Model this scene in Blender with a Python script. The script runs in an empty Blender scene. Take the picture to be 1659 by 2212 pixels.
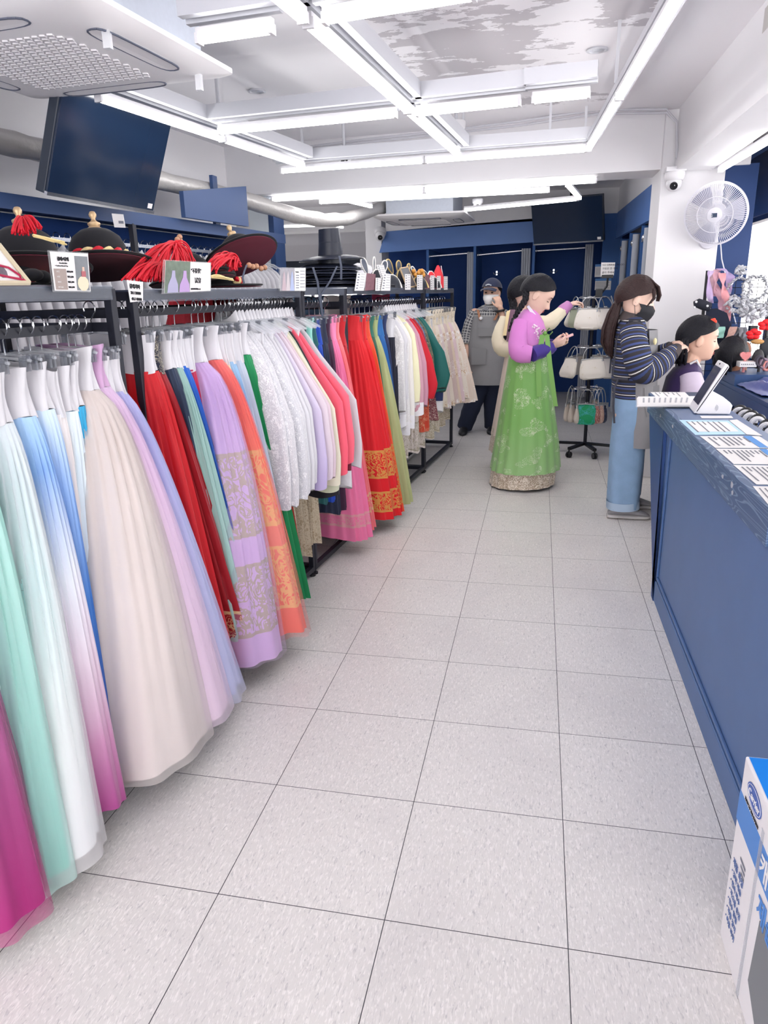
import bpy, bmesh, math, random
from mathutils import Vector, Matrix
random.seed(7)
SC = bpy.context.scene
COL = SC.collection
PI = math.pi
sin, cos, rad = math.sin, math.cos, math.radians

# ------------------------------------------------------------------ camera
FPX = 1558.417
YAW, PITCH, ROLL = -0.211008963, 0.294809759, -0.0207598817
CAM = Vector((0.77191801, -1.40758225, 1.51484967))
_f = Vector((sin(YAW) * cos(PITCH), cos(YAW) * cos(PITCH), -sin(PITCH)))
_r = Vector((cos(YAW), -sin(YAW), 0))
_u = _r.cross(_f)
RX = cos(ROLL) * _r + sin(ROLL) * _u
UY = -sin(ROLL) * _r + cos(ROLL) * _u
cd = bpy.data.cameras.new('camera')
cam = bpy.data.objects.new('camera', cd)
COL.objects.link(cam)
cam.matrix_world = Matrix(((RX.x, UY.x, -_f.x, CAM.x), (RX.y, UY.y, -_f.y, CAM.y), (RX.z, UY.z, -_f.z, CAM.z), (0, 0, 0, 1)))
cd.sensor_fit = 'VERTICAL'
cd.sensor_height = 32.0
cd.lens = 32.0 * FPX / 2212.0
cd.clip_start = 0.05
cd.clip_end = 100
SC.camera = cam


def at(px, py, ax, val):
    """the point of the plane ax = val that is seen at the pixel (px, py) of the photograph"""
    d = RX * ((px - 829.5) / FPX) + UY * (-(py - 1106) / FPX) + _f
    k = 'xyz'.index(ax)
    return CAM + d * ((val - CAM[k]) / d[k])


# ------------------------------------------------------------------ materials
def lin(h):
    if not isinstance(h, str):
        return (h[0], h[1], h[2], 1)
    h = h.lstrip('#')
    c = [int(h[i:i + 2], 16) / 255 for i in (0, 2, 4)]
    return tuple([x / 12.92 if x <= 0.04045 else ((x + 0.055) / 1.055) ** 2.4 for x in c] + [1])


_M = {}


def new_mat(name):
    m = bpy.data.materials.new(name)
    m.use_nodes = True
    nt = m.node_tree
    nt.nodes.clear()
    out = nt.nodes.new('ShaderNodeOutputMaterial')
    b = nt.nodes.new('ShaderNodeBsdfPrincipled')
    nt.links.new(b.outputs[0], out.inputs[0])
    return m, nt, b, out


def N(nt, t, **kw):
    n = nt.nodes.new(t)
    for k, v in kw.items():
        if k.startswith('i_'):
            key = k[2:]
            key = int(key) if key.isdigit() else key.replace('_', ' ')
            n.inputs[key].default_value = v
        else:
            setattr(n, k, v)
    return n


def math_n(nt, op, a, b=None, c=None, clamp=False):
    n = nt.nodes.new('ShaderNodeMath')
    n.operation = op
    n.use_clamp = clamp
    for i, x in enumerate((a, b, c)):
        if x is None:
            continue
        if isinstance(x, (int, float)):
            n.inputs[i].default_value = x
        else:
            nt.links.new(x, n.inputs[i])
    return n.outputs[0]


def mixc(nt, fac, a, b):
    n = nt.nodes.new('ShaderNodeMix')
    n.data_type = 'RGBA'
    for sock, x in ((n.inputs[0], fac), (n.inputs[6], a), (n.inputs[7], b)):
        if isinstance(x, (int, float)):
            sock.default_value = x
        elif isinstance(x, (tuple, list, str)):
            sock.default_value = lin(x)
        else:
            nt.links.new(x, sock)
    return n.outputs[2]


def M(name, col='#808080', rough=0.5, metal=0.0, spec=0.5, trans=0.0, ior=1.45, alpha=1.0, sheen=0.0, var=0.0, vscale=8.0, bump=0.0, bscale=60.0, coat=0.0):
    """plain principled material, with an optional soft colour variation and a fine bump"""
    if name in _M:
        return _M[name]
    m, nt, b, out = new_mat(name)
    b.inputs['Base Color'].default_value = lin(col)
    b.inputs['Roughness'].default_value = rough
    b.inputs['Metallic'].default_value = metal
    b.inputs['Specular IOR Level'].default_value = spec
    b.inputs['Transmission Weight'].default_value = trans
    b.inputs['IOR'].default_value = ior
    b.inputs['Alpha'].default_value = alpha
    b.inputs['Sheen Weight'].default_value = sheen
    b.inputs['Coat Weight'].default_value = coat
    if var or bump:
        tc = N(nt, 'ShaderNodeTexCoord')
        if var:
            nz = N(nt, 'ShaderNodeTexNoise', i_Scale=vscale, i_Detail=4.0)
            nt.links.new(tc.outputs['Object'], nz.inputs['Vector'])
            c = lin(col)
            dk = (c[0] * (1 - var), c[1] * (1 - var), c[2] * (1 - var))
            lt = tuple(min(1, x * (1 + var)) for x in c[:3])
            nt.links.new(mixc(nt, nz.outputs[0], dk, lt), b.inputs['Base Color'])
        if bump:
            n2 = N(nt, 'ShaderNodeTexNoise', i_Scale=bscale, i_Detail=3.0)
            nt.links.new(tc.outputs['Object'], n2.inputs['Vector'])
            bp = N(nt, 'ShaderNodeBump', i_Strength=bump, i_Distance=0.01)
            nt.links.new(n2.outputs[0], bp.inputs['Height'])
            nt.links.new(bp.outputs[0], b.inputs['Normal'])
    _M[name] = m
    return m


def EM(name, col, s):
    if name in _M:
        return _M[name]
    m = bpy.data.materials.new(name)
    m.use_nodes = True
    nt = m.node_tree
    nt.nodes.clear()
    out = nt.nodes.new('ShaderNodeOutputMaterial')
    e = nt.nodes.new('ShaderNodeEmission')
    e.inputs[0].default_value = lin(col)
    e.inputs[1].default_value = s
    nt.links.new(e.outputs[0], out.inputs[0])
    _M[name] = m
    return m


def floral(nt, vec, scale=1.0, thick=0.055):
    """swirling vine and blossom mask (0..1) used for woven and embroidered cloth"""
    n1 = N(nt, 'ShaderNodeTexNoise', i_Scale=26.0 * scale, i_Detail=0.6, i_Distortion=2.6)
    nt.links.new(vec, n1.inputs['Vector'])
    a = math_n(nt, 'ABSOLUTE', math_n(nt, 'SUBTRACT', n1.outputs[0], 0.5))
    vine = math_n(nt, 'LESS_THAN', a, thick)
    v = N(nt, 'ShaderNodeTexVoronoi', i_Scale=13.0 * scale)
    nt.links.new(vec, v.inputs['Vector'])
    n2 = N(nt, 'ShaderNodeTexNoise', i_Scale=70.0 * scale, i_Detail=0.0)
    nt.links.new(vec, n2.inputs['Vector'])
    blossom = math_n(nt, 'MULTIPLY', math_n(nt, 'LESS_THAN', v.outputs['Distance'], 0.33), math_n(nt, 'GREATER_THAN', n2.outputs[0], 0.47))
    return math_n(nt, 'MAXIMUM', vine, blossom)


def fabric(name, stops, bands=(), gold='#c9a86a', sheer=0.0, rough=0.55, motif=0.0, motif_col='#ffffff', mscale=1.0, weave=0.12, gold_metal=0.35, crease=0.25, thick=0.055):
    """cloth: stops = [(v, colour)] dyed from waist (v = 0) to hem (v = 1); bands = [(v0, v1)] woven with a gold pattern"""
    if name in _M:
        return _M[name]
    if isinstance(stops, str):
        stops = [(0.0, stops)]
    m, nt, b, out = new_mat(name)
    uv = N(nt, 'ShaderNodeUVMap')
    sep = N(nt, 'ShaderNodeSeparateXYZ')
    nt.links.new(uv.outputs[0], sep.inputs[0])
    if len(stops) > 1:
        cr = N(nt, 'ShaderNodeValToRGB')
        el = cr.color_ramp.elements
        while len(el) < len(stops):
            el.new(0.5)
        for e, (p, c) in zip(el, stops):
            e.position = p
            e.color = lin(c)
        nz = N(nt, 'ShaderNodeTexNoise', i_Scale=3.0, i_Detail=1.0)
        nt.links.new(uv.outputs[0], nz.inputs['Vector'])
        vv = math_n(nt, 'ADD', sep.outputs[1], math_n(nt, 'MULTIPLY', math_n(nt, 'SUBTRACT', nz.outputs[0], 0.5), 0.12))
        nt.links.new(vv, cr.inputs[0])
        colr = cr.outputs[0]
    else:
        c = lin(stops[0][1])
        nz = N(nt, 'ShaderNodeTexNoise', i_Scale=6.0, i_Detail=2.0)
        nt.links.new(uv.outputs[0], nz.inputs['Vector'])
        colr = mixc(nt, nz.outputs[0], tuple(x * 0.94 for x in c[:3]), tuple(min(1, x * 1.05) for x in c[:3]))
    metal = None
    if motif:
        fm = floral(nt, uv.outputs[0], mscale, thick * 0.7)
        n3 = N(nt, 'ShaderNodeTexNoise', i_Scale=5.0 * mscale, i_Detail=1.0)
        nt.links.new(uv.outputs[0], n3.inputs['Vector'])
        fm = math_n(nt, 'MULTIPLY', fm, math_n(nt, 'GREATER_THAN', n3.outputs[0], 1.0 - motif))
        colr = mixc(nt, math_n(nt, 'MULTIPLY', fm, 0.85), colr, motif_col)
    if bands:
        inb, edge = None, None
        for v0, v1 in bands:
            x = math_n(nt, 'MULTIPLY', math_n(nt, 'GREATER_THAN', sep.outputs[1], v0), math_n(nt, 'LESS_THAN', sep.outputs[1], v1))
            inb = x if inb is None else math_n(nt, 'MAXIMUM', inb, x)
            for q in (v0 + 0.006, v1 - 0.006):
                y = math_n(nt, 'LESS_THAN', math_n(nt, 'ABSOLUTE', math_n(nt, 'SUBTRACT', sep.outputs[1], q)), 0.006)
                edge = y if edge is None else math_n(nt, 'MAXIMUM', edge, y)
        fm = math_n(nt, 'MAXIMUM', math_n(nt, 'MULTIPLY', inb, floral(nt, uv.outputs[0], mscale, thick)), edge)
        colr = mixc(nt, fm, colr, gold)
        metal = fm
    nt.links.new(colr, b.inputs['Base Color'])
    b.inputs['Roughness'].default_value = rough
    b.inputs['Sheen Weight'].default_value = 0.15
    b.inputs['Specular IOR Level'].default_value = 0.3
    if metal is not None:
        nt.links.new(math_n(nt, 'MULTIPLY', metal, gold_metal), b.inputs['Metallic'])
    # fine creases
    mp = N(nt, 'ShaderNodeMapping')
    mp.inputs['Scale'].default_value = (14, 3.0, 1)
    nt.links.new(uv.outputs[0], mp.inputs[0])
    nb = N(nt, 'ShaderNodeTexNoise', i_Scale=1.0, i_Detail=3.0)
    nt.links.new(mp.outputs[0], nb.inputs['Vector'])
    bp = N(nt, 'ShaderNodeBump', i_Strength=crease, i_Distance=0.012)
    nt.links.new(nb.outputs[0], bp.inputs['Height'])
    nt.links.new(bp.outputs[0], b.inputs['Normal'])
    if sheer:
        tr = N(nt, 'ShaderNodeBsdfTransparent')
        mx = N(nt, 'ShaderNodeMixShader')
        mx.inputs[0].default_value = sheer
        nt.links.new(b.outputs[0], mx.inputs[1])
        nt.links.new(tr.outputs[0], mx.inputs[2])
        nt.links.new(mx.outputs[0], out.inputs[0])
    _M[name] = m
    return m


# ------------------------------------------------------------------ mesh building
class MB:
    def __init__(s):
        s.v, s.f, s.uv, s.m = [], [], [], []

    def add(s, vs, fs, uvs=None, m=0):
        o = len(s.v)
        s.v += [Vector(p) for p in vs]
        s.uv += uvs if uvs else [None] * len(vs)
        s.f += [tuple(i + o for i in f) for f in fs]
        s.m += [m] * len(fs)
        return s

    def box(s, lo, hi, m=0):
        x0, y0, z0 = lo
        x1, y1, z1 = hi
        return s.add([(x0, y0, z0), (x1, y0, z0), (x1, y1, z0), (x0, y1, z0), (x0, y0, z1), (x1, y0, z1), (x1, y1, z1), (x0, y1, z1)],
                     [(0, 3, 2, 1), (4, 5, 6, 7), (0, 1, 5, 4), (1, 2, 6, 5), (2, 3, 7, 6), (3, 0, 4, 7)], m=m)

    def obox(s, c, ax, half, m=0):
        """box about c along three axis vectors"""
        c = Vector(c)
        a = [Vector(ax[i]).normalized() * half[i] for i in range(3)]
        vs = []
        for k in (-1, 1):
            for i, j in ((-1, -1), (1, -1), (1, 1), (-1, 1)):
                vs.append(c + a[0] * i + a[1] * j + a[2] * k)
        return s.add(vs, [(0, 3, 2, 1), (4, 5, 6, 7), (0, 1, 5, 4), (1, 2, 6, 5), (2, 3, 7, 6), (3, 0, 4, 7)], m=m)

    def bar(s, p, q, w, h, up=(0, 0, 1), m=0):
        p, q = Vector(p), Vector(q)
        d = (q - p).normalized()
        side = d.cross(Vector(up))
        if side.length < 1e-4:
            side = d.cross(Vector((1, 0, 0)))
        side.normalize()
        u2 = side.cross(d)
        return s.obox((p + q) / 2, (d, side, u2), ((q - p).length / 2, w / 2, h / 2), m=m)

    def loft(s, rings, closed=True, cap=True, uvs=None, m=0):
        n = len(rings[0])
        vs = [p for r in rings for p in r]
        fs = []
        for j in range(len(rings) - 1):
            for i in range(n if closed else n - 1):
                a, b2 = j * n + i, j * n + (i + 1) % n
                fs.append((a, b2, b2 + n, a + n))
        if cap and closed:
            fs.append(tuple(range(n - 1, -1, -1)))
            fs.append(tuple((len(rings) - 1) * n + i for i in range(n)))
        return s.add(vs, fs, uvs, m)

    def tube(s, pts, r, n=8, cap=True, m=0, flat=1.0):
        pts = [Vector(p) for p in pts]
        rr = r if isinstance(r, (list, tuple)) else [r] * len(pts)
        rings, ref = [], None
        for i, p in enumerate(pts):
            d = (pts[min(i + 1, len(pts) - 1)] - pts[max(i - 1, 0)])
            if d.length < 1e-9:
                d = Vector((0, 0, 1))
            d.normalize()
            if ref is None:
                ref = d.cross(Vector((0, 0, 1)))
                if ref.length < 0.05:
                    ref = d.cross(Vector((0, 1, 0)))
            ref = ref - d * ref.dot(d)
            ref.normalize()
            b2 = d.cross(ref)
            rings.append([p + (ref * cos(2 * PI * k / n) + b2 * sin(2 * PI * k / n) * flat) * rr[i] for k in range(n)])
        return s.loft(rings, cap=cap, m=m)

    def lathe(s, prof, c=(0, 0, 0), n=24, ax=None, m=0, sx=1.0, sy=1.0):
        c = Vector(c)
        X, Y, Z = ax if ax else (Vector((1, 0, 0)), Vector((0, 1, 0)), Vector((0, 0, 1)))
        rings = [[c + X * (r * cos(2 * PI * k / n) * sx) + Y * (r * sin(2 * PI * k / n) * sy) + Z * z for k in range(n)] for r, z in prof]
        return s.loft(rings, cap=True, m=m)

    def ball(s, c, r, nu=14, nv=9, m=0, ax=None):
        r = r if isinstance(r, (tuple, list)) else (r, r, r)
        c = Vector(c)
        X, Y, Z = ax if ax else (Vector((1, 0, 0)), Vector((0, 1, 0)), Vector((0, 0, 1)))
        rings = []
        for j in range(nv + 1):
            t = PI * (j + 0.02) / (nv + 0.04) - PI / 2
            rings.append([c + X * (r[0] * cos(t) * cos(2 * PI * k / nu)) + Y * (r[1] * cos(t) * sin(2 * PI * k / nu)) + Z * (r[2] * sin(t)) for k in range(nu)])
        return s.loft(rings, m=m)

    def cap_limb(s, p, q, r0, r1, n=14):
        p, q = Vector(p), Vector(q)
        s.tube([p, q], [r0, r1], n)
        s.ball(p, r0, n, 8)
        s.ball(q, r1, n, 8)
        return s

    def prism(s, poly, ext, m=0):
        n = len(poly)
        ext = Vector(ext)
        vs = [Vector(p) for p in poly] + [Vector(p) + ext for p in poly]
        fs = [tuple(range(n - 1, -1, -1)), tuple(range(n, 2 * n))] + [(i, (i + 1) % n, n + (i + 1) % n, n + i) for i in range(n)]
        return s.add(vs, fs, m=m)

    def sheet(s, rows, th=0.002, uv=True, m=0):
        """a cloth or paper strip given as rows of points, with a real thickness"""
        nr, nc = len(rows), len(rows[0])
        rows = [[Vector(p) for p in r] for r in rows]
        nrm = []
        for j in range(nr):
            for i in range(nc):
                du = rows[j][min(i + 1, nc - 1)] - rows[j][max(i - 1, 0)]
                dv = rows[min(j + 1, nr - 1)][i] - rows[max(j - 1, 0)][i]
                n = du.cross(dv)
                nrm.append(n.normalized() if n.length > 1e-12 else Vector((0, 0, 1)))
        flat = [p for r in rows for p in r]
        vs = [p + n * th / 2 for p, n in zip(flat, nrm)] + [p - n * th / 2 for p, n in zip(flat, nrm)]
        K = nr * nc
        fs = []
        for j in range(nr - 1):
            for i in range(nc - 1):
                a = j * nc + i
                fs.append((a, a + 1, a + 1 + nc, a + nc))
                fs.append((K + a, K + a + nc, K + a + 1 + nc, K + a + 1))
        for j in range(nr - 1):
            for i in (0, nc - 1):
                a = j * nc + i
                fs.append((a, a + nc, K + a + nc, K + a) if i == 0 else (a, K + a, K + a + nc, a + nc))
        for i in range(nc - 1):
            for j in (0, nr - 1):
                a = j * nc + i
                fs.append((a, K + a, K + a + 1, a + 1) if j == 0 else (a, a + 1, K + a + 1, K + a))
        uvs = [(i / max(1, nc - 1), j / max(1, nr - 1)) for j in range(nr) for i in range(nc)] * 2
        return s.add(vs, fs, uvs if uv else None, m)


def wloc(o):
    p = Vector((0, 0, 0))
    while o is not None:
        p = p + o.location
        o = o.parent
    return p


def tag(o, label=None, cat=None, group=None, kind=None):
    if label:
        o['label'] = label
    if cat:
        o['category'] = cat
    if group:
        o['group'] = group
    if kind:
        o['kind'] = kind
    return o


def thing(name, label, cat, loc=(0, 0, 0), group=None, kind=None):
    o = bpy.data.objects.new(name, None)
    o.empty_display_size = 0.05
    COL.objects.link(o)
    o.location = loc
    return tag(o, label, cat, group, kind)


def obj(name, mb, mats, parent=None, smooth=True, bevel=0.0, label=None, angle=40, origin=None, local=False):
    """one mesh object; vertices are given in world space unless local"""
    me = bpy.data.meshes.new(name)
    off = Vector((0, 0, 0))
    if not local:
        off = wloc(parent) if parent is not None else (Vector(origin) if origin is not None else Vector((0, 0, 0)))
    loc = off if (parent is None and not local) else Vector((0, 0, 0))
    me.from_pydata([tuple(p - off) for p in mb.v], [], mb.f)
    for mt in (mats if isinstance(mats, (list, tuple)) else [mats]):
        me.materials.append(mt)
    if any(u is not None for u in mb.uv):
        lay = me.uv_layers.new(name='UVMap')
        idx = [0] * len(me.loops)
        me.loops.foreach_get('vertex_index', idx)
        flat = []
        for i in idx:
            u = mb.uv[i] or (0, 0)
            flat += [u[0], u[1]]
        lay.data.foreach_set('uv', flat)
    me.polygons.foreach_set('material_index', mb.m)
    if smooth:
        me.polygons.foreach_set('use_smooth', [True] * len(me.polygons))
        try:
            me.set_sharp_from_angle(angle=rad(angle))
        except Exception:
            pass
    me.update()
    o = bpy.data.objects.new(name, me)
    COL.objects.link(o)
    if parent is not None:
        o.parent = parent
    else:
        o.location = loc
    if bevel:
        bv = o.modifiers.new('bevel', 'BEVEL')
        bv.width = bevel
        bv.segments = 2
        bv.limit_method = 'ANGLE'
        bv.angle_limit = rad(50)
    if label:
        o['label'] = label
    return o


def one(name, mb, mats, label, cat, group=None, **kw):
    """a thing that is a single mesh, its origin at its own base"""
    if 'origin' not in kw and not kw.get('local'):
        xs = [p.x for p in mb.v]
        ys = [p.y for p in mb.v]
        kw['origin'] = ((min(xs) + max(xs)) / 2, (min(ys) + max(ys)) / 2, min(p.z for p in mb.v))
    return tag(obj(name, mb, mats, **kw), label, cat, group)


def struct(name, mb, mats, **kw):
    return tag(obj(name, mb, mats, **kw), kind='structure')


def remesh(mb, name, mats, parent, voxel=0.006, smooth=3, mat_fn=None):
    """fuse overlapping closed shells into one continuous surface"""
    tmp = obj(name + '_tmp', mb, [], None, smooth=False)
    tmp.data.materials.clear()
    md = tmp.modifiers.new('r', 'REMESH')
    md.mode = 'VOXEL'
    md.voxel_size = voxel
    if smooth:
        sm = tmp.modifiers.new('s', 'SMOOTH')
        sm.factor = 0.5
        sm.iterations = smooth
    dg = bpy.context.evaluated_depsgraph_get()
    dg.update()
    me = bpy.data.meshes.new_from_object(tmp.evaluated_get(dg))
    bpy.data.objects.remove(tmp)
    me.name = name
    me.materials.clear()
    for mt in (mats if isinstance(mats, (list, tuple)) else [mats]):
        me.materials.append(mt)
    off = wloc(parent)
    if mat_fn:
        mi = [mat_fn(p.center) for p in me.polygons]
        me.polygons.foreach_set('material_index', mi)
    me.transform(Matrix.Translation(-off))
    me.polygons.foreach_set('use_smooth', [True] * len(me.polygons))
    o = bpy.data.objects.new(name, me)
    COL.objects.link(o)
    o.parent = parent
    return o


def text(body, size, origin, X, Y, mat, parent, name='lettering', align='LEFT', ext=0.0006, bold=0.0):
    """lettering lying in the plane spanned by X (reading direction) and Y (up)"""
    c = bpy.data.curves.new(name, 'FONT')
    c.body = body
    c.size = size
    c.align_x = align
    c.extrude = ext
    c.offset = bold
    c.resolution_u = 2
    c.materials.append(mat)
    X = Vector(X).normalized()
    Y = Vector(Y)
    Y = (Y - X * Y.dot(X)).normalized()
    Z = X.cross(Y)
    # letters become a mesh so that they are ordinary geometry
    tmp = bpy.data.objects.new(name, c)
    COL.objects.link(tmp)
    dg = bpy.context.evaluated_depsgraph_get()
    dg.update()
    me = bpy.data.meshes.new_from_object(tmp.evaluated_get(dg))
    bpy.data.objects.remove(tmp)
    bpy.data.curves.remove(c)
    o_ = Vector(origin) + Z * 0.0008
    me.transform(Matrix(((X.x, Y.x, Z.x, o_.x), (X.y, Y.y, Z.y, o_.y), (X.z, Y.z, Z.z, o_.z), (0, 0, 0, 1))))
    me.transform(Matrix.Translation(-wloc(parent)))
    o = bpy.data.objects.new(name, me)
    COL.objects.link(o)
    o.parent = parent
    return o


def dup(root, loc, label=None, group=None, rotz=None, scale=None):
    """a copy of a thing with copies of its parts and sub-parts"""
    r = root.copy()
    COL.objects.link(r)
    r.location = loc
    if rotz is not None:
        r.rotation_euler = (0, 0, rotz)
    if scale:
        r.scale = (scale, scale, scale)
    if label:
        r['label'] = label
    if group:
        r['group'] = group
    for ch in list(root.children):
        c = ch.copy()
        COL.objects.link(c)
        c.parent = r
        for g in list(ch.children):
            d = g.copy()
            COL.objects.link(d)
            d.parent = c
    return r


# shared materials
WHITE = M('white_paint', '#e3e2e5', 0.6, var=0.03, vscale=2.0)
NAVY = M('navy_laminate', '#314a78', 0.5, var=0.06, vscale=3.0)
NAVY_D = M('dark_navy_cloth', '#1d4384', 0.75, var=0.1, vscale=6.0)
STEEL = M('black_steel', '#20222e', 0.5, metal=0.15, var=0.15, vscale=30.0)
CHROME = M('chrome_wire', '#d6d8de', 0.22, metal=1.0)
ALU = M('aluminium_track', '#cfd0d6', 0.4, metal=0.5)
PLASTIC = M('white_plastic', '#dfdee2', 0.4)
CLEAR = M('clear_acrylic', '#f4f7fa', 0.08, alpha=0.14, spec=0.5)
BLACK = M('black_plastic', '#15161c', 0.4)
PAPER = M('paper_white', '#e8e6e6', 0.7)
INK = M('black_ink', '#1b1b22', 0.7)
GREYINK = M('grey_ink', '#777a86', 0.7)
# ================================================================== THE SETTING
# ---- floor: grey vinyl tiles 45 cm square, streaked along the aisle
def floor_material():
    m, nt, b, out = new_mat('streaked_vinyl_tile')
    geo = N(nt, 'ShaderNodeNewGeometry')
    sep = N(nt, 'ShaderNodeSeparateXYZ')
    nt.links.new(geo.outputs['Position'], sep.inputs[0])

    def streak(sx, sy, lo, hi, det=2.0, dist=0.6):
        mp = N(nt, 'ShaderNodeMapping')
        mp.inputs['Scale'].default_value = (sx, sy, 1)
        nt.links.new(geo.outputs['Position'], mp.inputs[0])
        n = N(nt, 'ShaderNodeTexNoise', i_Scale=1.0, i_Detail=det, i_Distortion=dist)
        nt.links.new(mp.outputs[0], n.inputs['Vector'])
        r = N(nt, 'ShaderNodeMapRange')
        r.inputs[1].default_value = lo
        r.inputs[2].default_value = hi
        nt.links.new(n.outputs[0], r.inputs[0])
        return r.outputs[0]
    # each tile is a shade of its own
    tx = math_n(nt, 'FLOOR', math_n(nt, 'DIVIDE', sep.outputs[0], 0.45))
    ty = math_n(nt, 'FLOOR', math_n(nt, 'DIVIDE', sep.outputs[1], 0.45))
    cmb = N(nt, 'ShaderNodeCombineXYZ')
    nt.links.new(tx, cmb.inputs[0])
    nt.links.new(ty, cmb.inputs[1])
    wn = N(nt, 'ShaderNodeTexWhiteNoise')
    nt.links.new(cmb.outputs[0], wn.inputs[0])
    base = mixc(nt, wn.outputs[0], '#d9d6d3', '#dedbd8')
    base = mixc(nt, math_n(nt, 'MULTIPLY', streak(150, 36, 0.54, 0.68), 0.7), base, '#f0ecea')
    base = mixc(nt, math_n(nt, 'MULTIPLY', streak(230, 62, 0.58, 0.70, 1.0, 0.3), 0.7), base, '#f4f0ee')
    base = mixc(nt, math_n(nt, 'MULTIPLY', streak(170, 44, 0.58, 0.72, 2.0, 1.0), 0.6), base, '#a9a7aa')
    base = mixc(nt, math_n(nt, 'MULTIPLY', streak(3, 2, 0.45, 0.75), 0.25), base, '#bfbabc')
    ln = None
    for k in (0, 1):
        fr = math_n(nt, 'FRACT', math_n(nt, 'ADD', math_n(nt, 'DIVIDE', sep.outputs[k], 0.45), 0.5))
        d = math_n(nt, 'LESS_THAN', math_n(nt, 'ABSOLUTE', math_n(nt, 'SUBTRACT', fr, 0.5)), 0.0026)
        ln = d if ln is None else math_n(nt, 'MAXIMUM', ln, d)
    col = mixc(nt, ln, base, '#34343a')
    nt.links.new(col, b.inputs['Base Color'])
    b.inputs['Roughness'].default_value = 0.38
    b.inputs['Specular IOR Level'].default_value = 0.35
    return m


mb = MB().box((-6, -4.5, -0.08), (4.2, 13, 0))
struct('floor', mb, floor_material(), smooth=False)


# ---- ceiling with flaking paint
def ceiling_material():
    m, nt, b, out = new_mat('flaking_ceiling_paint')
    geo = N(nt, 'ShaderNodeNewGeometry')
    sep = N(nt, 'ShaderNodeSeparateXYZ')
    nt.links.new(geo.outputs['Position'], sep.inputs[0])

    def region(cx, cy, hx, hy):
        ax = math_n(nt, 'DIVIDE', math_n(nt, 'ABSOLUTE', math_n(nt, 'SUBTRACT', sep.outputs[0], cx)), hx)
        ay = math_n(nt, 'DIVIDE', math_n(nt, 'ABSOLUTE', math_n(nt, 'SUBTRACT', sep.outputs[1], cy)), hy)
        return math_n(nt, 'SUBTRACT', 1.15, math_n(nt, 'MAXIMUM', ax, ay), clamp=True)
    mp = N(nt, 'ShaderNodeMapping')
    mp.inputs['Scale'].default_value = (4.5, 9.0, 1)
    nt.links.new(geo.outputs['Position'], mp.inputs[0])
    nz = N(nt, 'ShaderNodeTexNoise', i_Scale=1.0, i_Detail=6.0, i_Roughness=0.62)
    nt.links.new(mp.outputs[0], nz.inputs['Vector'])
    reg = None
    for a in ((0.38, 3.0, 0.62, 0.95), (1.12, 2.62, 0.24, 0.36), (-1.42, 3.86, 0.2, 0.13), (0.75, 4.25, 0.6, 0.2)):
        r = region(*a)
        reg = r if reg is None else math_n(nt, 'MAXIMUM', reg, r)
    msk = math_n(nt, 'GREATER_THAN', math_n(nt, 'ADD', nz.outputs[0], math_n(nt, 'MULTIPLY', reg, 0.35)), 0.72)
    msk = math_n(nt, 'MULTIPLY', msk, math_n(nt, 'GREATER_THAN', reg, 0.06))
    c = mixc(nt, msk, '#efedf1', '#c3bfc4')
    nt.links.new(c, b.inputs['Base Color'])
    b.inputs['Roughness'].default_value = 0.6
    bp = N(nt, 'ShaderNodeBump', i_Strength=0.4, i_Distance=0.004)
    bp.invert = True
    nt.links.new(msk, bp.inputs['Height'])
    nt.links.new(bp.outputs[0], b.inputs['Normal'])
    return m


CZ = 2.75
struct('ceiling', MB().box((-6, -4.5, CZ), (1.72, 13, CZ + 0.1)), ceiling_material(), smooth=False)
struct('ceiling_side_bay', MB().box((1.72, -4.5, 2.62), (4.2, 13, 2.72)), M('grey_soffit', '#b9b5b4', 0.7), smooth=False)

# ---- walls
def lw(y):
    return -1.98 - 0.1 * (5.0 - y)


mb = MB().prism([(lw(-4.5), -4.5, 0), (lw(5.2), 5.2, 0), (lw(5.2) - 0.12, 5.2, 0), (lw(-4.5) - 0.12, -4.5, 0)], (0, 0, CZ))
struct('wall_left', mb, M('left_wall_paint', '#f6f4f6', 0.6), smooth=False)
struct('wall_far_left', MB().box((-6.1, -4.5, 0), (-6, 13, CZ)), WHITE, smooth=False)
struct('wall_far', MB().box((-6, 12.0, 0), (-1.6, 12.1, 1.2)).box((-6, 12.0, 1.92), (-1.6, 12.1, CZ)).box((-1.6, 12.0, 0), (4.2, 12.1, CZ)), WHITE, smooth=False)
wn2 = struct('window_2', MB().box((-6, 12.05, 1.2), (-1.6, 12.058, 1.92)), M('window_glass', '#ffffff', 0.02, alpha=0.1))
obj('window_frame', MB().box((-6, 12.02, 1.2), (-1.6, 12.09, 1.23)).box((-6, 12.02, 1.89), (-1.6, 12.09, 1.92)).box((-3.4, 12.02, 1.23), (-3.35, 12.09, 1.89)), M('brown_frame', '#4a4140'), wn2, smooth=False)
# right wall with a tall window onto the bright street
RW = 2.62
mb = MB()
mb.box((RW, -4.5, 0), (RW + 0.12, 13, 0.85))
mb.box((RW, -4.5, 2.1), (RW + 0.12, 13, 2.62))
mb.box((RW, -4.5, 0.85), (RW + 0.12, -0.6, 2.1))
mb.box((RW, 7.6, 0.85), (RW + 0.12, 13, 2.1))
struct('wall_right', mb, M('taupe_wall', '#8d8380', 0.6), smooth=False)
wn = struct('window_1', MB().box((RW + 0.05, -0.6, 0.85), (RW + 0.058, 7.6, 2.1)), M('window_glass', '#ffffff', 0.02, alpha=0.1))
fm = MB()
for y in (-0.58, 1.5, 3.55, 5.42, 7.58):
    fm.box((RW + 0.02, y - 0.025, 0.85), (RW + 0.1, y + 0.025, 2.1))
for z in (0.87, 2.08):
    fm.box((RW + 0.02, -0.6, z - 0.02), (RW + 0.1, 7.6, z + 0.02))
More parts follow.
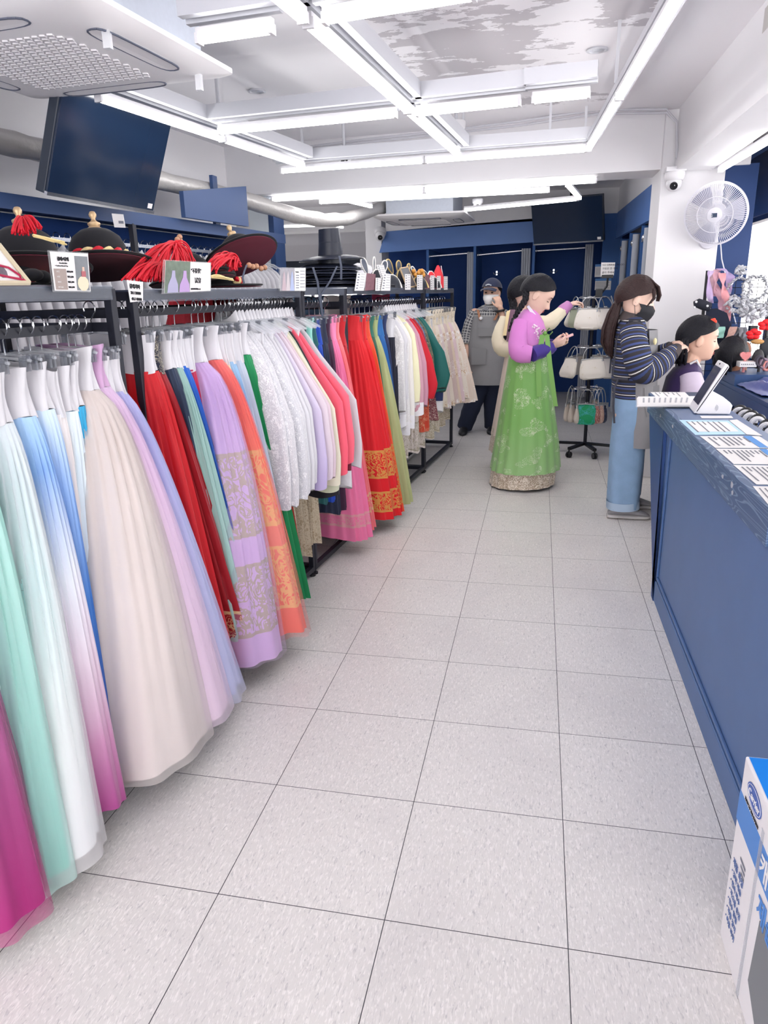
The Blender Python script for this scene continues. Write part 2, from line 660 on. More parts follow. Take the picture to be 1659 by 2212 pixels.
obj('window_frame', fm, M('brown_frame', '#4a4140', 0.5), wn, smooth=False)

# ---- ceiling beam across the shop and the beam along the right side
p0, p1 = at(535, 421, 'z', 2.36), at(1428, 366, 'z', 2.36)
d = (p1 - p0)
q1 = p0 + d * 1.18
q0 = p0 - d * 0.12
back = Vector((0.04, 0.42, 0))
struct('beam_across', MB().prism([q0, q1, q1 + back, q0 + back], (0, 0, CZ - 2.36)), WHITE, smooth=False)
mb = MB().prism([(1.70, 4.74, 2.33), (1.79, -4.5, 2.33), (2.0, -4.5, 2.33), (1.96, 4.74, 2.33)], (0, 0, CZ - 2.33))
struct('beam_right', mb, WHITE, smooth=False)
# column
struct('column_right', MB().box((1.615, 4.76, 0), (2.06, 5.25, CZ)), WHITE, smooth=False, bevel=0.004)
struct('wall_panel_navy', MB().box((2.062, 4.82, 0), (2.30, 4.86, 2.37)), M('deep_navy_panel', '#16366a', 0.5, var=0.08), smooth=False)
# small pillar at the end of the left wall and its navy edge board
a, b2 = at(542, 480, 'y', 5.25), at(582, 480, 'y', 5.25)
struct('column_left', MB().box((a.x, 5.22, 0), (b2.x, 5.5, CZ)), M('pale_wallpaper', '#dfe6ea', 0.7, var=0.03), smooth=False)
struct('trim_navy_edge', MB().box((b2.x + 0.002, 5.22, 0), (b2.x + 0.05, 5.5, 2.28)), NAVY, smooth=False)
# pillar at the head of the booths
a, b2 = at(790, 520, 'y', 9.1), at(824, 520, 'y', 9.1)
struct('column_far', MB().box((a.x, 9.1, 0), (b2.x, 9.6, CZ)), WHITE, smooth=False)
# far left room: low beam, dark shelf line and bright panel
struct('beam_far', MB().box((-6, 9.65, 2.42), (-1.5, 10.1, CZ)), WHITE, smooth=False)
struct('trim_dark_line', MB().box((-6, 11.4, 1.93), (-1.6, 11.5, 2.08)), M('dark_board', '#2b3240', 0.6), smooth=False)
struct('trim_grey_band', MB().box((-6, 11.4, 2.10), (-1.6, 11.5, 2.34)), M('grey_band', '#dddbdf', 0.6), smooth=False)

# ---- fitting booths at the back
BY = 9.05
hd = [at(833, 500, 'y', BY), at(1150, 472, 'y', BY), at(1153, 523, 'y', BY), at(819, 546, 'y', BY)]
struct('trim_booth_header', MB().prism(hd, (0, 0.04, 0)), M('booth_header_blue', '#5c80bf', 0.5, var=0.06, vscale=3.0), smooth=False)
hw = [hd[0], hd[1], hd[1] + Vector((0, 0, 0.6)), hd[0] + Vector((0, 0, 0.6))]
struct('wall_above_booths', MB().prism([hd[0], Vector((1.75, BY, hd[1].z)), Vector((1.75, BY, CZ)), Vector((hd[0].x, BY, CZ))], (0, 0.05, 0)), WHITE, smooth=False)
struct('wall_booth_back', MB().box((-1.55, 10.1, 0), (2.0, 10.16, 2.45)), NAVY_D, smooth=False)
HB = M('booth_header_blue', '#5c80bf', 0.5, var=0.06, vscale=3.0)
pm = M('booth_partition_navy', '#34609f', 0.6, var=0.08)
for i, px in enumerate((921, 1022, 1148)):
    p = at(px, 600, 'y', BY)
    struct('wall_booth_partition' if i == 0 else 'wall_booth_partition.%03d' % i, MB().box((p.x, BY - 0.0, 0), (p.x + 0.035, 10.1, 2.08 + 0.02 * i)), pm, smooth=False)
p = at(1300, 600, 'y', BY)
struct('wall_booth_side', MB().box((p.x - 0.02, BY - 0.02, 0), (1.78, BY + 0.04, 2.44)), pm, smooth=False)
# header over the third booth, behind the television
a = at(1155, 470, 'y', BY)
struct('trim_booth_header.001', MB().box((a.x, BY + 0.005, 2.1), (1.78, BY + 0.03, 2.44)), NAVY, smooth=False)
# the right-hand booths along the side wall
struct('trim_side_header', MB().prism([(1.70, 5.2, 2.085), (1.70, BY, 2.135), (1.70, BY, 2.45), (1.70, 5.2, 2.38)], (0.04, 0, 0)), HB, smooth=False)
struct('wall_above_side_booths', MB().prism([(1.705, 5.2, 2.38), (1.705, BY, 2.45), (1.705, BY, CZ), (1.705, 5.2, CZ)], (0.04, 0, 0)), WHITE, smooth=False)
struct('wall_side_booth_back', MB().box((2.30, 5.3, 0), (2.34, BY, 2.5)).box((1.745, 5.3, 0), (2.30, 5.33, 2.5)), NAVY_D, smooth=False)
for i, y in enumerate((6.55, 7.6, 8.62)):
    struct('wall_side_partition' if i == 0 else 'wall_side_partition.%03d' % i, MB().box((1.72, y, 0), (2.30, y + 0.035, 2.1)), pm, smooth=False)


def curtain(nm, x0, x1, y0, y1, z0, z1, label, group, n=4):
    """a gathered curtain seen as a bundle of round folds"""
    m2 = MB()
    for i in range(n):
        t = (i + 0.5) / n
        x, y = x0 + (x1 - x0) * t, y0 + (y1 - y0) * t
        r = max(abs(x1 - x0), abs(y1 - y0)) / n * 0.56
        m2.tube([(x, y, z0 + 0.01 * (i % 2)), (x, y, (z0 + z1) / 2), (x, y, z1)], [r * 1.06, r, r * 0.92], 10)
    return one(nm, m2, M('grey_curtain', '#a3a7b2', 0.7, sheen=0.2), label, 'curtain', group)


def rod(p, q, label):
    m2 = MB().tube([p, q], 0.012, 10)
    for e in (p, q):
        m2.ball(e, 0.02, 10, 6)
    return one('curtain_rod', m2, CHROME, label, 'rod', 'curtain rods of the fitting booths')


for (pa, pb), lb in zip((((927, 554), (1012, 547)), ((1032, 551), (1132, 541)), ((1158, 542), (1268, 535))),
                        ('first booth from the left', 'middle booth at the back', 'booth under the wall television')):
    A, B = at(*pa, 'y', BY + 0.03), at(*pb, 'y', BY + 0.03)
    A.y = B.y = BY + 0.03
    rod(A, B, 'chrome curtain rod across the ' + lb)
for (pa, pb, py), lb in zip(((1009, 1026, 545), (1127, 1147, 537), (1265, 1283, 528)),
                            ('first booth from the left', 'middle booth at the back', 'booth under the wall television')):
    A, B = at(pa, py, 'y', BY + 0.02), at(pb, py, 'y', BY + 0.02)
    curtain('booth_curtain', A.x, B.x, BY + 0.02, BY + 0.02, 0.06, A.z, 'grey curtain drawn aside in the ' + lb, 'grey booth curtains')
for i, (pt, pz) in enumerate((((1350, 520), 'farthest'), ((1375, 506), 'middle'), ((1401, 492), 'nearest'))):
    A = at(pt[0], pt[1], 'x', 1.70)
    m2 = MB().tube([(1.70, A.y, 0.05), (1.70, A.y, A.z)], 0.035, 12)
    one('booth_curtain', m2, M('grey_curtain', '#a3a7b2'), 'grey rolled curtain of the %s side booth beside the white column' % pz, 'curtain', 'grey booth curtains')
    kr = thing('curtain_rod', 'chrome round ended rod in the %s side booth by the white column' % pz, 'rod', (1.69, A.y + 0.09, A.z - 0.08), 'rods of the side booths')
    obj('end_cap', MB().ball((1.69, A.y + 0.09, A.z - 0.08), 0.035, 12, 8), CHROME, kr)
    obj('tube', MB().tube([(1.69, A.y + 0.09, A.z - 0.08), (1.69, A.y + 0.12, A.z - 0.08), (1.73, A.y + 0.62, A.z - 0.08)], 0.012, 8), CHROME, kr)
# coat hooks on the booth backs
for px, py, lb in ((1073, 590, 'middle'), (1196, 586, 'right-hand')):
    A = at(px, py, 'y', 10.09)
    m2 = MB()
    m2.obox(A, ((1, 0, 0), (0, 1, 0), (0, 0, 1)), (0.012, 0.006, 0.03))
    for s in (-1, 1):
        m2.tube([A + Vector((0, -0.005, 0)), A + Vector((0.03 * s, -0.04, -0.02)), A + Vector((0.05 * s, -0.05, 0.01))], 0.006, 6)
    one('coat_hook', m2, CHROME, 'small chrome double hook on the back of the %s booth' % lb, 'hook', 'booth coat hooks')
# notices on the navy wall by the booths
for (x0, y0, x1, y1), lb in (((1286, 571, 1310, 598), 'upper white notice sheet on the navy wall behind the bag stand'), ((1286, 602, 1319, 626), 'lower blue and white notice sheet on the navy wall behind the bag stand')):
    A, B = at(x0, y0, 'y', BY - 0.03), at(x1, y1, 'y', BY - 0.03)
    s_ = thing('notice_sheet', lb, 'notice', (A.x, BY - 0.03, B.z))
    obj('sheet', MB().box((A.x, BY - 0.034, B.z), (B.x, BY - 0.03, A.z)), PAPER, s_, smooth=False)
    m2 = MB().box((A.x, BY - 0.036, A.z - 0.03), (B.x, BY - 0.0342, A.z))
    obj('blue_heading', m2, M('notice_blue', '#5d8fcd', 0.6), s_, smooth=False)
    m2 = MB()
    for k in range(5):
        z = A.z - 0.05 - k * 0.018
        m2.box((A.x + 0.01, BY - 0.0358, z), (B.x - 0.02 - 0.02 * (k % 2), BY - 0.0342, z + 0.004))
    obj('print_lines', m2, GREYINK, s_, smooth=False)

# ---- LED tubes on aluminium tracks
LEDM = EM('led_diffuser', (1.0, 0.985, 0.98), 8.6)


def led(pa, pb, z, label, n=1, group='LED tubes on the ceiling tracks', w=0.036, z2=None):
    A, B = at(pa[0], pa[1], 'z', z), at(pb[0], pb[1], 'z', z2 or z)
    for k in range(n):
        P = A + (B - A) * (k / n)
        Q = A + (B - A) * ((k + 1) / n)
        dd = (Q - P).normalized()
        P, Q = P + dd * 0.004, Q - dd * 0.004
        lb = label if n == 1 else label + (', nearer half', ', farther half')[k] if abs(dd.y) > abs(dd.x) else (label if n == 1 else label + (', left half', ', right half')[k])
        t = thing('led_tube', lb, 'light', P, group)
        obj('diffuser', MB().bar(P, Q, w, 0.026), LEDM, t, bevel=0.006)
        obj('housing', MB().bar(P + Vector((0, 0, 0.024)), Q + Vector((0, 0, 0.024)), w * 0.8, 0.02), PLASTIC, t, smooth=False)
        for X, sg in ((P, 1), (Q, -1)):
            obj('end_cap', MB().bar(X - dd * sg * 0.002, X + dd * sg * 0.012, w * 1.08, 0.034), PLASTIC, t, smooth=False)
    return A, B


LZ = 2.4
tracks = []
tracks.append(led((210, 211), (655, 359), LZ, 'LED tube along the left side of the front light frame', 2))
tracks.append(led((664, 48), (990, 335), LZ, 'LED tube down the middle of the front light frame', 2))
tracks.append(led((1482, -35), (1271, 322), LZ, 'LED tube along the right side of the front light frame', 2))
tracks.append(led((606, 370), (1268, 323), LZ, 'LED tube across the far end of the front light frame', 2))
tracks.append(led((472, 285), (858, 247), LZ, 'short LED cross tube in the left half of the front light frame'))
tracks.append(led((898, 245), (1126, 221), LZ, 'LED cross tube right of the middle tube, longer of the pair'))
tracks.append(led((1148, 217), (1276, 204), LZ, 'shortest LED cross tube by the right side of the light frame'))
tracks.append(led((697, 42), (1030, -12), LZ, 'LED cross tube at the upper edge, right of the middle tube'))
tracks.append(led((560, -40), (657, 42), LZ, 'LED tube at the upper edge above the middle tube'))
tracks.append(led((425, 86), (592, 62), LZ, 'LED tube beside the large ceiling air conditioner'))
led((586, 432), (1290, 391), 2.33, 'long LED tube in front of the far air conditioner', 2)
led((690, 437), (1188, 412), 2.33, 'second LED tube in front of the far air conditioner, shorter than the first')
led((1003, 454), (1250, 430), 2.33, 'LED tube before the wall television at the back')
led((1226, 399), (1252, 428), 2.33, 'short slanting LED tube above the wall television')
led((735, 430), (802, 446), 2.33, 'short slanting LED tube left of the far air conditioner')
led((1556, 367), (1680, 293), 2.3, 'LED tube under the beam on the right by the wall fan')
led((604, 462), (740, 491), 2.4, 'slanting LED tube in the far left room')
led((592, 490), (690, 487), 2.4, 'level LED tube in the far left room')
tr = thing('light_track_frame', 'white aluminium track frame carrying the front LED tubes', 'light frame', (0, 3, LZ))
for A, B in tracks:
    up = Vector((0, 0, 0.062))
    dd = (B - A).normalized()
    side = dd.cross(Vector((0, 0, 1)))
    m2 = MB().bar(A - dd * 0.03 + up, B + dd * 0.03 + up, 0.03, 0.03)
    m2.bar(A - dd * 0.03 + up + side * 0.05 + Vector((0, 0, 0.03)), B + dd * 0.03 + up + side * 0.05 + Vector((0, 0, 0.03)), 0.035, 0.07)
    obj('track_rail', m2, ALU, tr, smooth=False)
for px, py in ((660, 50), (1000, 330), (1262, 320), (655, 350), (1187, 300), (1330, 180), (475, 275), (860, 240)):
    A = at(px, py, 'z', LZ + 0.08)
    obj('drop_rod', MB().box((A.x - 0.008, A.y - 0.008, A.z), (A.x + 0.008, A.y + 0.008, CZ)), ALU, tr, smooth=False)

# ---- ceiling air conditioners
def cassette(name, label, c, ax, half, box_half, box_h, clips):
    t = thing(name, label, 'air conditioner', c)
    X, Y = ax
    Zv = Vector((0, 0, 1))

    def rr(hx, hy, r, z, n=6):
        pts = []
        for sx, sy, a0 in ((1, 1, 0), (-1, 1, 90), (-1, -1, 180), (1, -1, 270)):
            for k in range(n + 1):
                a_ = rad(a0 + 90 * k / n)
                pts.append(c + X * (sx * (hx - r) + r * cos(a_)) + Y * (sy * (hy - r) + r * sin(a_)) + Zv * z)
        return pts
    hx, hy = half
    m3 = MB().loft([rr(hx, hy, 0.03, 0.03), rr(hx, hy, 0.03, 0.012), rr(hx - 0.02, hy - 0.02, 0.05, 0.0), rr(hx - 0.09, hy - 0.09, 0.14, -0.02), rr(hx - 0.2, hy - 0.2, 0.16, -0.028)])
    obj('panel', m3, M('ac_panel_white', '#fbf9fb', 0.45), t, angle=30)
    bx, by = box_half
    m3 = MB().obox(c + Zv * (0.03 + box_h / 2), (X, Y, Zv), (bx, by, box_h / 2))
    obj('casing', m3, M('galvanised_sheet', '#cfd6e2', 0.45, metal=0.25, var=0.06, vscale=40), t, smooth=False)
    # intake grille: raised honeycomb field
    m3 = MB()
    g = min(hx, hy) - 0.24
    nn = 18
    for i in range(nn):
        for j in range(nn):
            u = (i + 0.5 + 0.5 * (j % 2)) / nn * 2 - 1
            v = (j + 0.5) / nn * 2 - 1
            if abs(u) > 0.98 or (abs(u) > 0.8 and abs(v) > 0.8 and (abs(u) - 0.8) ** 2 + (abs(v) - 0.8) ** 2 > 0.035):
                continue
            m3.obox(c + X * (u * g) + Y * (v * g) + Zv * -0.03, (X + Y * 0.3, Y - X * 0.3, Zv), (g / nn * 0.62, g / nn * 0.6, 0.003))
    obj('intake_grille', m3, M('ac_grille', '#e9e7ea', 0.5), t, smooth=False)
    # four louvre flaps with dark slots
    for k, (D, W) in enumerate(((X, Y), (Y, X), (-X, Y), (-Y, X))):
        h1, h2 = (hx, hy) if k % 2 == 0 else (hy, hx)
        cc = c + D * (h1 - 0.13) + Zv * -0.012
        L = h2 - 0.27
        pts = []
        for q in range(20):
            a_ = 2 * PI * q / 20
            pts.append(cc + W * (L * (abs(cos(a_)) ** 0.35) * (1 if cos(a_) > 0 else -1)) + D * (0.042 * (abs(sin(a_)) ** 0.7) * (1 if sin(a_) > 0 else -1)))
        f1 = obj('air_flap', MB().prism(pts, (0, 0, -0.012)), M('ac_panel_white', '#fbf9fb'), t, smooth=False)
        m4 = MB()
        for q in range(20):
            m4.tube([pts[q] + Vector((0, 0, -0.012)), pts[(q + 1) % 20] + Vector((0, 0, -0.012))], 0.004, 5)
        obj('slot', m4, M('ac_slot', '#5a5f70', 0.6), f1)
    for P in clips:
        cp = MB()
        cp.box((P[0] - 0.012, P[1] - 0.012, P[2] - 0.075), (P[0] + 0.012, P[1] + 0.012, P[2] - 0.012))
        cp.tube([(P[0], P[1], P[2] - 0.02), (P[0] - 0.03, P[1] + 0.03, P[2] + 0.01)], 0.005, 6)
        obj('wind_deflector_clip', cp, M('clear_clip', '#f2f4f8', 0.1, alpha=0.55), t, smooth=False)
    return t


FR, FL_ = at(508, 168, 'z', 2.42), at(75, 219, 'z', 2.42)
X = (FR - FL_)
X.z = 0
X.normalize()
Y = Vector((-X.y, X.x, 0))
c0 = FR - X * 0.525 - Y * 0.525
cl = []
for px, py in ((228, 52), (428, 152)):
    q = at(px, py, 'z', 2.42)
    cl.append((q.x, q.y, q.z))
cassette('ceiling_air_conditioner', 'large white cassette air conditioner with honeycomb grille over the near racks', c0, (X, Y), (0.525, 0.525), (0.44, 0.40), CZ - 2.45, cl)
m2 = MB()
FL2, FR2 = at(812, 474, 'y', 6.9), at(1014, 478, 'y', 6.9)
X2, Y2 = Vector((1, -0.02, 0)).normalized(), Vector((0.02, 1, 0)).normalized()
c1 = Vector(((FL2.x + FR2.x) / 2, 7.15, 2.285))
cassette('ceiling_air_conditioner', 'smaller white cassette air conditioner above the navy booth header', c1, (X2, Y2), (0.5, 0.5), (0.36, 0.4), CZ - 2.315, [])

# silver duct, conduits
pts = [at(-60, 288, 'x', -2.02), at(0, 305, 'x', -1.98), at(120, 332, 'x', -1.92), at(370, 396, 'x', -1.75), at(530, 432, 'y', 4.55)]
pts += [at(640, 466, 'y', 5.05), at(700, 476, 'y', 5.45), at(745, 474, 'y', 5.9), at(790, 459, 'y', 6.4), at(838, 445, 'y', 7.1)]
sm = []
for i in range(len(pts) - 1):
    for k in range(4):
        sm.append(pts[i].lerp(pts[i + 1], k / 4))
sm.append(pts[-1])
one('insulated_duct', MB().tube(sm, [0.058 + 0.004 * ((i * 7) % 3) for i in range(len(sm))], 14), M('silver_foil', '#cfccca', 0.42, metal=0.35, bump=0.5, bscale=25), 'silver wrapped duct along the left wall to the far air conditioner', 'duct')
m2 = MB()
a, b2 = at(620, 318, 'y', 4.7), at(1290, 236, 'y', 4.65)
for dz in (0, 0.03):
    m2.tube([at(560, 330 + dz * 200, 'y', 4.85), at(800, 300 + dz * 200, 'y', 4.75), at(960, 283 + dz * 200, 'y', 4.7), at(1120, 262 + dz * 300, 'y', 4.68), at(1290, 237 + dz * 300, 'y', 4.66), at(1440, 236 + dz * 250, 'y', 4.64), at(1462, 262 + dz * 100, 'y', 4.64), at(1462, 340, 'y', 4.66), at(1478, 358, 'y', 4.68), at(1555, 363, 'y', 4.7)], 0.009, 8)
one('conduit_bundle', m2, M('grey_conduit', '#c3c3ca', 0.5), 'grey conduits running across the beam and down to the column', 'conduit')


def dome_camera(P, nrm, label, s=1.0):
    t = thing('security_camera', label, 'camera', P, 'white dome security cameras')
    nrm = Vector(nrm).normalized()
    X = nrm.cross(Vector((0.3, 0.9, 0.1))).normalized()
    Yv = nrm.cross(X)
    obj('base', MB().lathe([(0.055 * s, 0), (0.058 * s, 0.012 * s), (0.055 * s, 0.035 * s), (0.048 * s, 0.045 * s)], P, 20, (X, Yv, nrm)), PLASTIC, t)
    c = P + nrm * 0.06 * s
    obj('dome', MB().ball(c, 0.045 * s, 16, 10), PLASTIC, t)
    d = (CAM - c)
    d.normalize()
    d = (d + Vector((0, 0, -0.35))).normalized()
    A = d.cross(Vector((0, 0, 1))).normalized()
    ln = obj('lens', MB().lathe([(0.022 * s, 0.034 * s), (0.022 * s, 0.046 * s), (0.016 * s, 0.047 * s), (0.013 * s, 0.044 * s)], c, 16, (A, d.cross(A), d)), BLACK, t)
    return t


dc = dome_camera(at(743, 318, 'z', 2.58), (0, 0, -1), 'white dome camera hanging behind the light frame on the left', 1.2)
m2 = MB().tube([at(743, 318, 'z', 2.58), Vector((at(743, 318, 'z', 2.58).x, at(743, 318, 'z', 2.58).y, CZ))], 0.012, 8)
obj('camera_stem', m2, ALU, dc)
dc = dome_camera(at(985, 262, 'z', 2.66), (0, 0, -1), 'white dome camera hanging near the middle LED tube', 1.2)
m2 = MB().tube([at(985, 262, 'z', 2.66), Vector((at(985, 262, 'z', 2.66).x, at(985, 262, 'z', 2.66).y, CZ))], 0.012, 8)
obj('camera_stem', m2, ALU, dc)
q = at(1458, 372, 'y', 4.70)
dome_camera(q, (0, 0, -1), 'white dome camera on a bracket at the top of the right column', 1.25)
one('camera_bracket', MB().box((q.x - 0.07, q.y - 0.06, q.z), (q.x + 0.07, 4.757, q.z + 0.035)), PLASTIC, 'white bracket under the beam holding the column camera', 'bracket', bevel=0.004)
dome_camera(at(1032, 430, 'z', 2.44), (0, 0, -1), 'small white dome camera right of the far air conditioner')
dome_camera(at(821, 499, 'y', 9.0), (0.1, -0.5, -0.6), 'white dome camera on the pillar left of the booth header', 1.5)
for px, py, lb in ((1290, 108, 'recessed downlight beside the flaking ceiling paint'), (555, 197, 'dark recessed ceiling ring near the large air conditioner')):
    q = at(px, py, 'z', CZ - 0.004)
    t = thing('downlight', lb, 'downlight', q)
    obj('ring', MB().lathe([(0.055, 0.004), (0.058, -0.004), (0.045, -0.006), (0.04, 0.0)], q, 20), ALU, t)
    obj('reflector', MB().lathe([(0.04, -0.001), (0.02, 0.002), (0.005, 0.003)], q, 16), CHROME, t)

# ---- televisions
def tv(pBL, pBR, pTR, zb, label, depth=0.05):
    BL, BR = at(*pBL, 'z', zb), at(*pBR, 'z', zb)
    W = (BR - BL).normalized()
    # the top edge leans towards the room: find the lean that puts the corner where it is seen
    n0 = W.cross(Vector((0, 0, 1))).normalized()
    if n0.dot(CAM - BL) < 0:
        n0 = -n0
    L = (BR - BL).length
    H = L * 0.575
    best = None
    for k in range(0, 60):
        a_ = rad(-10 + k)
        up = Vector((0, 0, 1)) * cos(a_) + n0 * sin(a_)
        T = BR + up * H
        dv = T - CAM
        z_ = dv.dot(_f)
        x, y = 829.5 + FPX * dv.dot(RX) / z_, 1106 - FPX * dv.dot(UY) / z_
        e = (x - pTR[0]) ** 2 + (y - pTR[1]) ** 2
        if best is None or e < best[0]:
            best = (e, up)
    up = best[1]
    nn = W.cross(up).normalized()
    if nn.dot(CAM - BL) < 0:
        nn = -nn
    c = (BL + BR) / 2 + up * H / 2
    t = thing('television', label, 'television', c)
    obj('housing', MB().obox(c - nn * 0.03, (W, up, nn), (L / 2, H / 2, 0.025)), M('tv_housing', '#2c3442', 0.4), t, smooth=False, bevel=0.004)
    obj('screen', MB().obox(c + nn * 0.0, (W, up, nn), (L / 2 - 0.006, H / 2 - 0.012, 0.006)), M('tv_screen', '#1d2c44', 0.12, spec=0.7), t, smooth=False)
    b_ = c - up * (H / 2 - 0.004) + nn * 0.004
    obj('bottom_strip', MB().obox(b_, (W, up, nn), (L / 2, 0.008, 0.008)), CHROME, t, smooth=False)
    s_ = c - up * (H / 2 - 0.035) + W * (L / 2 - 0.05) + nn * 0.0075
    st = obj('sticker', MB().obox(s_, (W, up, nn), (0.022, 0.014, 0.001)), PAPER, t, smooth=False)
    o_ = c - nn * 0.06
    m3 = MB().obox(o_, (W, up, nn), (0.12, 0.12, 0.02))
    m3.tube([o_ - nn * 0.02, o_ - nn * 0.06 + Vector((0, 0, 0.05)), Vector((o_.x - nn.x * 0.06, o_.y - nn.y * 0.06, CZ))], 0.022, 10)
    obj('ceiling_mount', m3, STEEL, t)
    return t


tv((97, 418), (329, 459), (365, 268), 2.0, 'dark television tilted down from the ceiling over the near racks')
tv((1153, 529), (1304, 520), (1298, 412), 2.05, 'dark wall television at the back over the right-hand booth')

# ---- navy wardrobe bays along the left wall
def hx(y):
    return -1.8 + 0.12 * (y - 1.91)


mb = MB()
mb.prism([(hx(-2), -2, 1.945), (hx(5.0), 5.0, 1.945), (hx(5.0) - 0.02, 5.0, 1.945), (hx(-2) - 0.02, -2, 1.945)], (0, 0, 0.055))
mb.prism([(hx(-2), -2, 2.0), (hx(5.0), 5.0, 2.0), (lw(5.0), 5.0, 2.0), (lw(-2), -2, 2.0)], (0, 0, 0.018))
wb = thing('wardrobe_bay', 'navy built-in wardrobe bay with open rail along the left wall', 'wardrobe', (-1.9, 1.5, 0))
obj('header', mb, NAVY, wb, smooth=False)
mb = MB().prism([(lw(-2) + 0.006, -2, 0.02), (lw(5.0) + 0.006, 5.0, 0.02), (lw(5.0) + 0.02, 5.0, 0.02), (lw(-2) + 0.02, -2, 0.02)], (0, 0, 1.97))
obj('back_panel', mb, NAVY_D, wb, smooth=False)
for px in (283,):
    q = at(px, 540, 'x', -1.72)
    mb = MB().box((hx(q.y) - 0.03, q.y - 0.02, 0), (hx(q.y), q.y + 0.02, 1.95))
    obj('upright', mb, STEEL, wb, smooth=False)
mb = MB().prism([(hx(-2) - 0.2, -2, 1.83), (hx(5.0) - 0.14, 5.0, 1.83), (hx(5.0) - 0.16, 5.0, 1.83), (hx(-2) - 0.22, -2, 1.83)], (0, 0, 0.02))
obj('rail', mb, CHROME, wb, smooth=False)
a, b2 = at(402, 480, 'x', -1.56), at(537, 480, 'x', -1.44)
p = [Vector((a.x, a.y, 2.022)), Vector((b2.x, b2.y, 2.022)), Vector((b2.x, b2.y, at(537, 402, 'y', b2.y).z)), Vector((a.x, a.y, at(402, 412, 'y', a.y).z))]
one('navy_board', MB().prism(p, (-0.03, 0.0, 0)), NAVY, 'navy board standing on top of the left wardrobe header', 'board', smooth=False)
q0 = at(466, 395, 'x', -1.6)
q0.z = 2.022
one('navy_board', MB().box((q0.x - 0.03, q0.y - 0.04, q0.z), (q0.x - 0.005, q0.y + 0.04, q0.z + 0.34)), NAVY, 'narrow navy board end rising behind the wide board', 'board', smooth=False)
# paper tag hanging from the header
q0, q1 = at(243, 461, 'x', -1.7), at(271, 492, 'x', -1.7)
tg = thing('paper_tag', 'small white paper tag hanging from the left wardrobe header', 'tag', (q0.x, q0.y, q1.z))
Pq = [at(px, py, 'y', 1.95) for px, py in ((241, 461), (266, 463), (271, 492), (247, 491))]
obj('card', MB().prism(Pq, (0, 0.002, 0)), PAPER, tg, smooth=False)
obj('print_mark', MB().prism([Pq[3].lerp(Pq[2], u) + Vector((0, -0.001, dz)) for u, dz in ((0.45, 0.03), (0.9, 0.03), (0.9, 0.018), (0.45, 0.018))], (0, -0.0005, 0)), GREYINK, tg, smooth=False)
# ================================================================== RACKS AND GARMENTS
RB = Vector((-0.64, 0, 0))
RV = Vector((0.0995, 0.995, 0)).normalized()
RU = Vector((0.995, -0.0995, 0)).normalized()
RROT = math.atan2(RU.y, RU.x)
ZV = Vector((0, 0, 1))


def rk(s, o, z):
    return RB + RV * s + RU * o + ZV * z


def rack(label, s0, s1, zt, zr, mids=(), depth=0.55):
    t = thing('garment_rack', label, 'clothes rack', rk(s0, 0, 0), 'black steel garment racks along the aisle')
    w = 0.028
    for s_ in (s0, s1) + tuple(mids):
        for o in (0, -depth):
            obj('post', MB().obox(rk(s_, o, (zt + 0.03) / 2), (RU, RV, ZV), (w / 2, w / 2, (zt - 0.03) / 2)), STEEL, t, smooth=False, bevel=0.002)
            if s_ in (s0, s1):
                obj('foot', MB().lathe([(0.012, 0), (0.018, 0.002), (0.018, 0.012), (0.008, 0.016), (0.008, 0.034)], rk(s_, o, 0), 12), BLACK, t)
    for o, z in ((0, zt - w / 2), (-depth, zt - w / 2), (0, 0.045), (-depth, 0.045), (-depth / 2, 0.045)):
        obj('long_beam', MB().bar(rk(s0, o, z), rk(s1, o, z), w, w), STEEL, t, smooth=False)
    for s_ in (s0, s1) + tuple(mids):
        for z in (zt - w / 2, zr - 0.012, 0.045):
            obj('end_beam', MB().bar(rk(s_, 0, z), rk(s_, -depth, z), w, w), STEEL, t, smooth=False)
    for o in (-0.08, -depth + 0.08):
        obj('rail', MB().bar(rk(s0, o, zr - 0.012), rk(s1, o, zr - 0.012), 0.024, 0.028), STEEL, t, smooth=False)
    obj('shelf', MB().obox(rk((s0 + s1) / 2, -depth / 2, zt + 0.002), (RU, RV, ZV), (depth / 2 + 0.01, (s1 - s0) / 2 + 0.01, 0.004)), M('smoked_shelf', '#3a4152', 0.3), t, smooth=False)
    m2 = MB().obox(rk((s0 + s1) / 2, 0.017, zt - 0.012), (RU, RV, ZV), (0.0015, (s1 - s0) / 2 - 0.01, 0.022))
    obj('edge_strip', m2, M('tape_strip', '#7d8494', 0.25, alpha=0.25), t, smooth=False)
    return t


RZ = {'A': 1.44, 'B': 1.478, 'C': 1.470, 'D': 1.455, 'E': 1.445}
rack('black steel rack nearest the viewer, filled with pastel skirts', -1.1, 0.755, 1.545, RZ['A'], (0.15,))
rack('black steel rack holding the brocade skirts and white lace jackets', 0.865, 2.215, 1.535, RZ['B'])
rack('short black steel rack with the stack of tall black hats on top', 2.25, 2.84, 1.54, RZ['C'])
rack('black steel rack with the bright red skirts at its near end', 2.87, 4.70, 1.54, RZ['D'])
rack('black steel rack farthest along the aisle, filled with ivory skirts', 4.73, 5.83, 1.535, RZ['E'])

# ---- hangers: a clip hanger for skirts and a shoulder hanger for jackets, made once and copied
def hook_pts(r=0.024):
    pts = [Vector((r * cos(rad(a)), 0, r * sin(rad(a)) + 0.002)) for a in range(200, -31, -23)]
    pts += [Vector((0.008, 0, -0.024)), Vector((0, 0, -0.034)), Vector((0, 0, -0.074))]
    return pts


